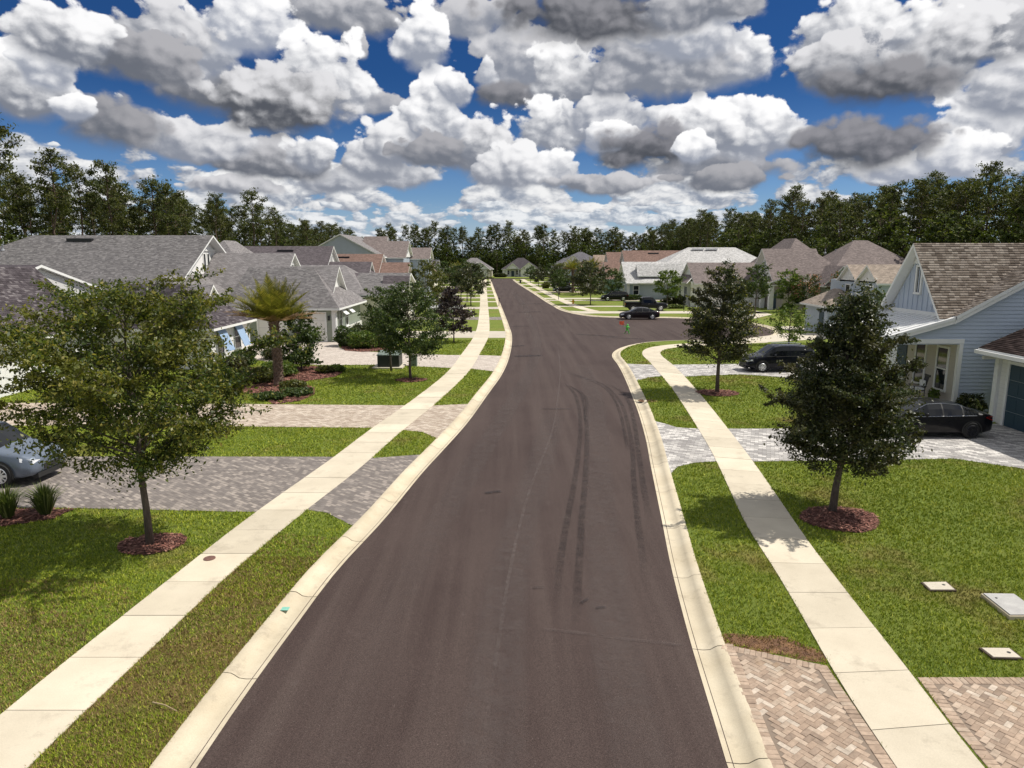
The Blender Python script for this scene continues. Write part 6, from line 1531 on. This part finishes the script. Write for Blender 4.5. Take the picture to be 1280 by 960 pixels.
# stations run from tail to nose: x, sill z, belt z, roof z, half width low, half width belt, half width roof, cabin flag
KINDS_ = {
 'sedan': dict(L=4.75, wb=(-1.42, 1.42), r=.34, st=[(-2.37, .42, .70, .76, .60, .66, .50, 0), (-2.30, .30, .88, .95, .80, .78, .62, 0), (-1.95, .24, .95, 1.04, .90, .86, .66, 0), (-1.70, .22, .95, 1.09, .91, .88, .66, 1), (-1.00, .20, .94, 1.37, .92, .89, .60, 1), (-.30, .20, .93, 1.45, .92, .90, .60, 1), (.35, .20, .92, 1.41, .92, .90, .60, 1), (1.15, .20, .91, 1.00, .92, .88, .68, 1), (1.35, .21, .86, .95, .92, .86, .66, 0), (1.95, .24, .76, .84, .90, .80, .60, 0), (2.28, .30, .62, .72, .80, .70, .5, 0), (2.37, .40, .55, .60, .62, .58, .4, 0)]),
 'suv': dict(L=4.6, wb=(-1.35, 1.32), r=.36, st=[(-2.30, .45, .90, .98, .66, .70, .55, 0), (-2.24, .34, 1.02, 1.12, .84, .84, .70, 1), (-2.00, .27, 1.06, 1.52, .90, .88, .66, 1), (-1.80, .26, 1.06, 1.62, .90, .89, .66, 1), (-.9, .24, 1.04, 1.70, .91, .90, .67, 1), (.0, .24, 1.03, 1.70, .91, .90, .67, 1), (.45, .24, 1.02, 1.63, .91, .90, .66, 1), (1.18, .24, 1.01, 1.12, .91, .88, .72, 1), (1.40, .25, .98, 1.07, .91, .87, .70, 0), (1.92, .28, .90, .98, .89, .82, .64, 0), (2.22, .33, .74, .84, .80, .72, .52, 0), (2.30, .42, .62, .70, .64, .6, .4, 0)]),
}
def lofted(st, n=30):
    a = np.array([s[:7] for s in st]); x = np.linspace(a[0, 0], a[-1, 0], n); x = np.unique(np.concatenate([x, a[:, 0]]))
    out = np.stack([x] + [np.interp(x, a[:, 0], a[:, k]) for k in range(1, 7)], 1)
    return out
def wheel(root, x, y, r, sg, rim, seed=0):
    m = MB(); w = .11; m.lathe((x, y, r), [(r * .62, -w), (r * .93, -w), (r, -w * .7), (r, w * .7), (r * .93, w), (r * .62, w)], 20, 'y'); o = m.build('wheel', M['tyre'], root, smooth=False)
    d = MB(); yo = sg * (w - .01); d.lathe((x, y + yo * 1.06, r), [(r * .63, -.01), (r * .63, .01)], 18, 'y')
    db = d.build('rim', M['rim_dark'], o)
    s = MB()
    for k in range(10):
        a = k * math.pi / 5; c, q = math.cos(a), math.sin(a); u = Vector((c, 0, q)); v = Vector((-q, 0, c))
        p = Vector((x, y + yo * 1.16, r)); hw = .018 + .02 * (k % 2 == 0)
        s.extrude([p + u * .05 - v * hw, p + u * .05 + v * hw, p + u * r * .62 + v * hw * .9, p + u * r * .62 - v * hw * .9], (0, sg * .02, 0))
    s.lathe((x, y + yo * 1.16, r), [(.07, -.015), (.07, .03), (.02, .035)], 10, 'y'); s.tube([(x + r * .62 * math.cos(k * PI / 10), y + yo * 1.16, r + r * .62 * math.sin(k * PI / 10)) for k in range(21)], .016, 4, cap=False)
    s.build('spoke', rim, o, kind='stuff')
    return o
def arch(mb, x, y, r, sg):
    """dark wheel arch lip standing proud of the body"""
    n = 14; R0, R1 = r * 1.05, r * 1.24
    for k in range(n):
        a0, a1 = math.pi * (k / n) - .12 + .24 * k / n * 0, math.pi * ((k + 1) / n)
        a0 = -.25 + (math.pi + .5) * k / n; a1 = -.25 + (math.pi + .5) * (k + 1) / n
        mb.face([(x + R0 * math.cos(a0), y, r + R0 * math.sin(a0)), (x + R1 * math.cos(a0), y, r + R1 * math.sin(a0)), (x + R1 * math.cos(a1), y, r + R1 * math.sin(a1)), (x + R0 * math.cos(a1), y, r + R0 * math.sin(a1))])
def car(kind, paint, label, loc, rz, group=None, rim='rim', chrome=True, name='parked_car', cat='car', rails=False):
    K = KINDS_[kind]; t = empty(name, (0, 0, 0), label, cat, group); S = lofted(K['st']); flag = lambda x: any(a[7] and b[7] and a[0] - 1e-6 <= x <= b[0] + 1e-6 for a, b in zip(K['st'], K['st'][1:]))
    body_, glass_, ws, rw = MB(), {-1: MB(), 1: MB()}, MB(), MB(); cab = [s[0] for s in K['st'] if s[7]]; c0, c1 = cab[0], cab[-1]
    roofx = [s[0] for s in K['st'] if s[3] > max(q[3] for q in K['st']) * .93]; rx0, rx1 = min(roofx), max(roofx)
    def ring(s):
        x, zb, zl, zr, wl, wb, wr = s; p = [(0, zb), (wl * .93, zb), (wl, zb + .10), (wl + .005, zb + (zl - zb) * .55), (wb + .012, zl - .05), (wb, zl)]
        p += [(wb + (wr - wb) * .5 + .02, zl + (zr - zl) * .55), (wr, zr - .02 if zr - zl > .2 else zr - .01), (wr * .6, zr + .015), (0, zr + .028)]
        return [(x, y, z) for y, z in p]
    rings = [ring(s) for s in S]
    for i in range(len(S) - 1):
        xm = (S[i][0] + S[i + 1][0]) / 2; cabin = c0 <= xm <= c1
        for sg in (-1, 1):
            A = [(x, y * sg, z) for x, y, z in rings[i]]; B = [(x, y * sg, z) for x, y, z in rings[i + 1]]
            for k in range(len(A) - 1):
                q = [A[k], B[k], B[k + 1], A[k + 1]]; q = q if sg > 0 else q[::-1]
                if cabin and k in (5, 6):
                    glass_[sg].face(q) if S[i][3] - S[i][2] > .16 or S[i + 1][3] - S[i + 1][2] > .16 else body_.face(q)
                elif cabin and k in (7, 8) and xm > rx1: ws.face(q)
                elif cabin and k in (7, 8) and xm < rx0: rw.face(q)
                else: body_.face(q)
    for R_, rev in ((rings[0], False), (rings[-1], True)):
        for sg in (-1, 1): body_.face([(x, y * sg, z) for x, y, z in R_])
    b = body_.build('body', PAINT[paint], t); bm = bmesh.new(); bm.from_mesh(b.data); bmesh.ops.remove_doubles(bm, verts=bm.verts, dist=.0005); bmesh.ops.recalc_face_normals(bm, faces=bm.faces)
    bm.to_mesh(b.data); bm.free(); b.data.polygons.foreach_set('use_smooth', [True] * len(b.data.polygons))
    for sg in (-1, 1):
        g = glass_[sg].build('side_window', M['car_glass'], t, smooth=True)
        # pillars and chrome line
        pl = MB()
        for px in ((c0 + c1) / 2 + .05, rx0 - .05):
            s = [np.interp(px, S[:, 0], S[:, k]) for k in range(7)]; y0, z0, y1, z1 = s[5], s[2], s[6], s[3] - .02; ym = y0 + (y1 - y0) * .5 + .02; zm = z0 + (z1 - z0) * .55
            pl.extrude([(px - .035, sg * (y0 + .006), z0), (px + .035, sg * (y0 + .006), z0), (px + .03, sg * (ym + .008), zm), (px - .03, sg * (ym + .008), zm)], (0, -sg * .02, 0)); pl.extrude([(px - .03, sg * (ym + .008), zm), (px + .03, sg * (ym + .008), zm), (px + .025, sg * (y1 + .008), z1), (px - .025, sg * (y1 + .008), z1)], (0, -sg * .02, 0))
        pl.build('pillar', PAINT[paint] if not chrome else M['plastic'], t, kind='stuff')
        xs = np.linspace(c0 + .12, c1 - .15, 16)
        tr = MB(); tr.tube([(x, sg * (np.interp(x, S[:, 0], S[:, 5]) + .006), np.interp(x, S[:, 0], S[:, 2]) + .005) for x in xs], .014, 5)
        tr.tube([(x, sg * (np.interp(x, S[:, 0], S[:, 6]) + .012), np.interp(x, S[:, 0], S[:, 3]) - .03) for x in np.linspace(c0 + .25, c1 - .35, 16)], .012, 5)
        tr.build('window_trim', M['chrome'] if chrome else M['plastic'], t, kind='stuff')
        ar = MB()
        for wx in K['wb']:
            wheel(t, wx, sg * (.93 - .10), K['r'], sg, M[rim]); arch(ar, wx, sg * .935, K['r'], sg)
        ar.build('wheel_arch', M['plastic'], t, kind='stuff')
        mr_ = MB(); mx = c1 - .62; my = np.interp(mx, S[:, 0], S[:, 5]); mr_.lathe((mx, sg * (my + .11), np.interp(mx, S[:, 0], S[:, 2]) + .10), [(.02, -.09), (.075, -.05), (.085, .03), (.05, .09)], 8, 'y'); mr_.build('wing_mirror', PAINT[paint], t, smooth=True)
        hl = MB(); nx = K['L'] / 2; s = [np.interp(nx - .22, S[:, 0], S[:, k]) for k in range(7)]
        hl.extrude([(nx - .05, sg * .42, s[2] - .10), (nx - .10, sg * .66, s[2] - .06), (nx - .42, sg * (s[5] + .05), s[2] + .02), (nx - .40, sg * (s[5] + .07), s[2] - .09), (nx - .08, sg * .70, s[2] - .17)], (.035, sg * .02, .03)); hl.build('headlight', M['lamp_clear'], t)
        tl = MB(); s = [np.interp(-nx + .1, S[:, 0], S[:, k]) for k in range(7)]
        tl.extrude([(-nx + .02, sg * .45, s[2] - .12), (-nx + .02, sg * .45, s[2] + .0), (-nx + .10, sg * (s[5] + .03), s[2] + .02), (-nx + .42, sg * (s[5] + .115), s[2] - .01), (-nx + .12, sg * (s[5] + .06), s[2] - .14)], (-.03, sg * .02, .01)); tl.build('tail_light', M['lamp_red'], t)
        for dx in (.30, -.62): dh = MB(); hx = (c0 + c1) / 2 + dx; hy = np.interp(hx, S[:, 0], S[:, 4]); dh.box(hx - .09, hx + .09, sg * (hy + .01) - .012, sg * (hy + .01) + .012, .80, .83); dh.build('door_handle', PAINT[paint], t)
        if rails: rl = MB(); rl.tube([(x, sg * .60, np.interp(x, S[:, 0], S[:, 3]) + .06) for x in np.linspace(rx0 + .05, rx1 - .2, 6)], .02, 6); rl.build('roof_rail', M['chrome'], t)
    ws.build('windscreen', M['car_glass'], t, smooth=True); rw.build('rear_window', M['car_glass'], t, smooth=True)
    g = MB(); nx = K['L'] / 2; g.box(nx - .06, nx + .012, -.36, .36, .42, .58); g.build('grille', M['plastic'], t)
    bp = MB(); bp.box(nx - .2, nx - .005, -.62, .62, .22, .36); bp.build('bumper_lip', M['plastic'], t)
    lp = MB(); lp.box(-nx - .02, -nx + .06, -.26, .26, .56, .68); lp.build('number_plate', M['lamp_clear'], t)
    t.location = loc; t.rotation_euler = (0, 0, rz); return t
def pickup(label, loc, rz):
    t = empty('parked_pickup', (0, 0, 0), label, 'pickup truck'); P = PAINT['black']; L = 5.9
    st = [(-.72, .45, 1.12, 1.20, .98, .95, .74), (-.62, .45, 1.12, 1.78, .98, .95, .72), (-.4, .45, 1.12, 1.90, .98, .95, .72), (.55, .45, 1.12, 1.92, .98, .95, .72), (.95, .45, 1.12, 1.84, .98, .95, .72), (1.50, .45, 1.12, 1.24, .98, .94, .80), (1.7, .45, 1.10, 1.19, .98, .93, .78), (2.6, .47, 1.02, 1.12, .96, .9, .7), (2.88, .5, .90, 1.02, .90, .84, .6), (2.95, .55, .7, .8, .84, .78, .5)]
    S = lofted([s + (0,) for s in st], 24); body_ = MB(); gl = {-1: MB(), 1: MB()}; ws = MB(); rw = MB()
    def ring(s):
        x, zb, zl, zr, wl, wb, wr = s; return [(x, y, z) for y, z in [(0, zb), (wl, zb), (wl + .01, zb + (zl - zb) * .55), (wb, zl), (wb + (wr - wb) * .5 + .015, zl + (zr - zl) * .55), (wr, zr - .015), (0, zr + .02)]]
    for i in range(len(S) - 1):
        xm = (S[i][0] + S[i + 1][0]) / 2
        for sg in (-1, 1):
            A = [(x, y * sg, z) for x, y, z in ring(S[i])]; B = [(x, y * sg, z) for x, y, z in ring(S[i + 1])]
            for k in range(6):
                q = [A[k], B[k], B[k + 1], A[k + 1]]; q = q if sg > 0 else q[::-1]
                if -.6 < xm < 1.4 and k in (3, 4): gl[sg].face(q)
                elif .95 < xm < 1.5 and k == 5: ws.face(q)
                elif xm < -.62 and k == 5: rw.face(q)
                else: body_.face(q)
    for q in (S[0], S[-1]):
        for sg in (-1, 1): body_.face([(x, y * sg, z) for x, y, z in ring(q)])
    b = body_.build('cab', P, t); bm = bmesh.new(); bm.from_mesh(b.data); bmesh.ops.remove_doubles(bm, verts=bm.verts, dist=.0005); bmesh.ops.recalc_face_normals(bm, faces=bm.faces); bm.to_mesh(b.data); bm.free()
    for sg in (-1, 1):
        gl[sg].build('side_window', M['car_glass'], t); m = MB(); m.box(-2.93, -.76, sg * .97 - .05, sg * .97 + .05, .5, 1.22); m.build('bed_side', P, t)
        ar = MB()
        for wx in (-1.85, 1.95): wheel(t, wx, sg * .90, .40, sg, M['rim']); arch(ar, wx, sg * 1.03, .40, sg)
        ar.build('wheel_arch', M['plastic'], t, kind='stuff')
        m = MB(); m.box(-2.97, -2.86, sg * .93 - .08, sg * .93 + .08, .85, 1.15); m.build('tail_light', M['lamp_red'], t)
        m = MB(); m.box(2.72, 2.93, sg * .72 - .12, sg * .72 + .14, .80, .98); m.build('headlight', M['lamp_clear'], t)
        m = MB(); m.box(1.05, 1.25, sg * 1.08 - .12, sg * 1.08 + .12, 1.14, 1.36); m.build('wing_mirror', P, t)
        m = MB(); m.box(.2, .4, sg * .99 - .015, sg * .99 + .015, .98, 1.02); m.build('door_handle', M['chrome'], t)
        m = MB(); m.box(-.5, 1.4, sg * 1.0 - .06, sg * 1.0 + .06, .34, .40); m.build('side_step', M['chrome'], t)
    m = MB(); m.box(-2.97, -2.86, -.84, .84, .5, 1.20); m.build('tailgate', P, t); m = MB(); m.box(-2.86, -.74, -.92, .92, .5, .72); m.build('bed_floor', M['plastic'], t)
    m = MB(); m.box(-2.9, -.95, -.93, .93, 1.20, 1.25); m.build('bed_cover', M['plastic'], t)
    m = MB(); m.box(-3.07, -2.93, -.9, .9, .45, .62); m.build('bumper', M['chrome'], t); m = MB(); m.box(2.90, 3.02, -.9, .9, .42, .62); m.build('bumper', M['chrome'], t)
    m = MB(); m.box(2.88, 2.98, -.55, .55, .64, .96); m.build('grille', M['chrome'], t); ws.build('windscreen', M['car_glass'], t); rw.build('rear_window', M['car_glass'], t)
    t.location = loc; t.rotation_euler = (0, 0, rz); return t
PI = math.pi
car('sedan', 'black', 'glossy black sedan parked on the silver paver drive before the blue porch', (17.35, 28.2, .012), PI, rim='rim_dark')
car('suv', 'navy', 'dark blue black SUV nosing out of the drive behind the slender oak', (17.4, 44.7, .012), PI + .03, rails=True, chrome=False)
car('suv', 'silver', 'silver blue SUV on the grey drive behind the near elm', (-17.8, 22.2, .012), R(-2), rails=True).scale = (1.06, 1.05, 1.1)
car('sedan', 'plum', 'dark plum sedan parked along the kerb of the court', (15.55, 84.2, ZR), PI, rim='rim')
pickup('black pickup truck with bed cover on the drive behind the plum sedan', (18.6, 96.4, .012), 0)
car('suv', 'black', 'black SUV half hidden behind trees left of the pickup', (17.6, 118.8, .012), PI)
car('sedan', 'black', 'black sedan across the drive far on the right, nearer of two', (9.9 + 1.2, 148.5, .012), PI)
car('suv', 'black', 'black SUV far on the right behind the black sedan', (12.0, 171, .012), PI)
car('suv', 'white', 'white SUV with dark windows on a far left drive', (-12.6, 127.5, .012), PI, chrome=False, rim='rim_dark')
car('sedan', 'white', 'white sedan nearest of the white cars on the left', (-8.9, 92.5, .012), PI + .2, rim='rim_dark')
car('suv', 'white', 'white car half hidden by the olive tree, between the other white cars', (-13.6, 103.0, .012), PI - .4, chrome=False)

# ================================================================== small street things
# running child figure with warning flag, moulded in green plastic
M['fig_green'] = mat('green_plastic', (.10, .55, .06), .45); M['flag_red'] = mat('flag_red', (.85, .16, .08), .7); M['pole'] = mat('flag_pole', (.75, .3, .15), .5)
t = empty('warning_figure', (11.4, 68.0, ZR), 'green running child figure with red flag standing in the side road', 'road sign')
fx, fy = 11.4, 68.0; m = MB()
def seg(pts, rad): m.tube([(fx + a, fy + b, ZR + c) for a, b, c in pts], rad, 8)
seg([(0, 0, .42), (.0, 0, .55), (.02, 0, .70), (.02, 0, .76)], [.09, .11, .12, .06]); m.lathe((fx + .03, fy, ZR + .84), [(.02, -.09), (.08, -.05), (.095, .0), (.07, .06), (.02, .09)], 10)
seg([(.03, 0, .44), (.14, 0, .25), (.20, 0, .04)], [.07, .055, .045]); seg([(-.03, 0, .44), (-.08, 0, .26), (-.20, 0, .05)], [.07, .055, .045]); seg([(.1, .0, .70), (.22, 0, .58), (.24, 0, .46)], [.05, .04, .035]); seg([(-.06, 0, .70), (-.16, 0, .66), (-.28, 0, .74)], [.05, .04, .035])
m.box(fx + .14, fx + .28, fy - .05, fy + .05, ZR, ZR + .05); m.box(fx - .28, fx - .14, fy - .05, fy + .05, ZR, ZR + .05)
m.build('figure', M['fig_green'], t, smooth=True)
m = MB(); m.tube([(fx - .28, fy, ZR + .70), (fx - .34, fy, ZR + 1.25)], .014, 6); m.build('flag_pole', M['pole'], t)
m = MB(); m.extrude([(fx - .34, fy, ZR + 1.25), (fx - .33, fy, ZR + .86), (fx - .55, fy - .06, ZR + .84), (fx - .78, fy + .03, ZR + .90), (fx - .78, fy + .03, ZR + 1.24), (fx - .55, fy - .05, ZR + 1.2)], (0, .012, 0)); m.build('flag', M['flag_red'], t)
# hydrant
M['hyd'] = mat('hydrant_yellow', (.75, .42, .02), .45)
t = empty('fire_hydrant', (9.75, 110.3, 0), 'yellow fire hydrant on the corner lawn by the round dark tree', 'fire hydrant'); m = MB(); m.lathe((9.75, 110.3, 0), [(.2, 0), (.2, .06), (.14, .08), (.14, .5), (.18, .52), (.18, .58), (.13, .68), (.05, .76), (.04, .82)], 12); m.build('barrel', M['hyd'], t)
for a in (0, PI, -PI / 2):
    m = MB(); c = Vector((math.cos(a), math.sin(a), 0)); p = Vector((9.75, 110.3, .42)); m.tube([p + c * .1, p + c * .24], .07, 8); m.build('nozzle', M['hyd'], t)
# bin, mailboxes
t = empty('wheelie_bin', (1.9 + .5, 199, 0), 'black wheelie bin at the far right kerb', 'bin'); m = MB(); m.extrude([(2.15, 198.75, .08), (2.65, 198.75, .08), (2.65, 199.25, .08), (2.15, 199.25, .08)], (0, 0, .9)); m.build('bin_body', M['plastic'], t); m = MB(); m.box(2.1, 2.7, 198.7, 199.3, .985, 1.06); m.build('lid', M['plastic'], t)
t = empty('wheelie_bin', (-15.9 - 2.7, 59.8, 0), 'dark wheelie bin by the white garage doors behind the shrub', 'bin'); m = MB(); m.box(-18.85, -18.35, 59.2, 59.75, .08, 1.0); m.build('bin_body', M['plastic'], t); m = MB(); m.box(-18.9, -18.3, 59.15, 59.8, 1.005, 1.08); m.build('lid', M['plastic'], t)
M['post_black'] = mat('post_black', (.015, .016, .015), .5)
for i, (x, y, lab) in enumerate(((-2.0, 106, 'black mailbox on a post in the far left verge'), (14.3 + 10, 97.6, 'black mailbox on a post beside the court drive'), (-1.35, 72.6, 'black mailbox on a post on the left verge past the first concrete drive'), (8.2, 121.9, 'black mailbox on a post on the far right verge'))):
    if i == 2: continue
    t = empty('mailbox', (x, y, 0), lab, 'mailbox'); m = MB(); m.box(x - .05, x + .05, y - .05, y + .05, 0, 1.05); m.build('post', M['post_black'], t); m = MB(); m.extrude([(x - .11, y - .28, 1.055), (x + .11, y - .28, 1.055), (x + .11, y - .28, 1.2), (x + .06, y - .28, 1.28), (x - .06, y - .28, 1.28), (x - .11, y - .28, 1.2)], (0, .55, 0)); m.build('box', M['post_black'], t)
# utility cabinet on its pad, and pedestal
M['cabinet'] = mat('cabinet_green', (.016, .022, .018), .45); M['ped'] = mat('pedestal_green', (.16, .20, .17), .6)
t = empty('utility_cabinet', (-8.3, 46.2, 0), 'dark green transformer cabinet on a concrete pad on the left lawn', 'utility box'); m = MB(); m.box(-9.3, -7.3, 45.2, 47.2, -.02, .10); m.build('pad', M['concrete_drive'], t)
m = MB(); m.extrude([(-9.0, 45.5, .105), (-7.55, 45.5, .105), (-7.55, 46.9, .105), (-9.0, 46.9, .105)], (0, 0, .80)); m.build('cabinet', M['cabinet'], t)
m = MB(); m.extrude([(-9.04, 45.46, .86), (-7.51, 45.46, .86), (-7.51, 46.94, 1.0), (-9.04, 46.94, 1.0)], (0, 0, .05)); m.build('lid', M['ped'], t); m = MB(); m.box(-8.3, -8.26, 45.47, 45.5, .15, .8); m.build('door_seam', M['plastic'], t)
t = empty('cable_pedestal', (-6.75, 46.6, 0), 'small grey green cable pedestal right of the cabinet', 'utility box'); m = MB(); m.box(-7.0, -6.5, 46.4, 46.8, 0, .62); m.build('post_body', M['ped'], t); m = MB(); m.box(-7.03, -6.47, 46.37, 46.83, .625, .72); m.build('cap', M['ped'], t)
# meter box lids and the raised slab on the right lawn
def lid(pts, z, lab, hole=None):
    t = empty('meter_lid', (pts[0][0], pts[0][1], 0), lab, 'utility cover'); m = MB(); c = np.mean(pts, 0); big = [tuple(c + (np.array(p) - c) * 1.14) for p in pts]
    m.extrude([(p[0], p[1], z - .012) for p in big], (0, 0, -.10)); m.build('rim', M['soil'], t); m = MB(); m.extrude([(p[0], p[1], z) for p in pts], (0, 0, -.08)); m.build('lid', M['concrete_drive'], t)
    if hole: m = MB(); m.lathe((hole[0], hole[1], z - .004), [(.035, 0), (.035, .008)], 10); m.build('finger_hole', M['plastic'], t)
lid([(9.33, 14.55), (9.86, 14.57), (9.83, 14.2), (9.30, 14.2)], .055, 'pale concrete meter lid in the right lawn, farther of two', (9.72, 14.42))
lid([(8.87, 11.88), (9.38, 11.87), (9.38, 11.56), (8.89, 11.58)], .055, 'pale concrete meter lid sunk in turf near the brick drive', (9.27, 11.72))
t = empty('utility_vault', (10.5, 13.4, 0), 'raised grey concrete vault lid at the right frame edge', 'utility cover'); m = MB(); q = [(10.24, 13.95), (10.95, 13.93), (10.90, 12.98), (10.18, 12.98)]
m.extrude([(p[0], p[1], .085) for p in q], (0, 0, -.12)); m.build('slab', M['kerb'], t); m = MB(); m.extrude([(q[0][0] + .03, q[0][1] - .03, .11), (q[1][0] - .03, q[1][1] - .03, .11), (q[2][0] - .03, q[2][1] + .03, .11), (q[3][0] + .03, q[3][1] + .03, .11)], (0, 0, -.02)); m.build('lid', mat('vault_grey', (.42, .41, .40), .8, speckle((.46, .45, .43), (.36, .35, .34), 4, 60, .3)), t)
for a, b in ((10.4, 13.7), (10.72, 13.2)): m = MB(); m.lathe((a, b, .105), [(.025, 0), (.025, .012)], 8); m.build('bolt', M['plastic'], t)
# access cover in the left sidewalk, fallen stick in the verge, storm marks
m = MB(); m.lathe((-7.44, 15.87, .0), [(.14, .0), (.14, .034), (.12, .037)], 16); o = m.build('access_cover', mat('rust_iron', (.16, .08, .06), .8, speckle((.20, .10, .075), (.11, .06, .05), 12, 60, .5))); tag(o, 'small round rusty cover set in the left sidewalk slab', 'manhole cover')
m = MB(); m.tube([(-5.95, 10.25, .06), (-5.7, 10.16, .075), (-5.44, 10.03, .055)], [.012, .010, .006], 6); o = m.build('stick', mat('dry_wood', (.40, .30, .18), .9)); tag(o, 'thin dry stick lying on the brown left verge', 'stick')
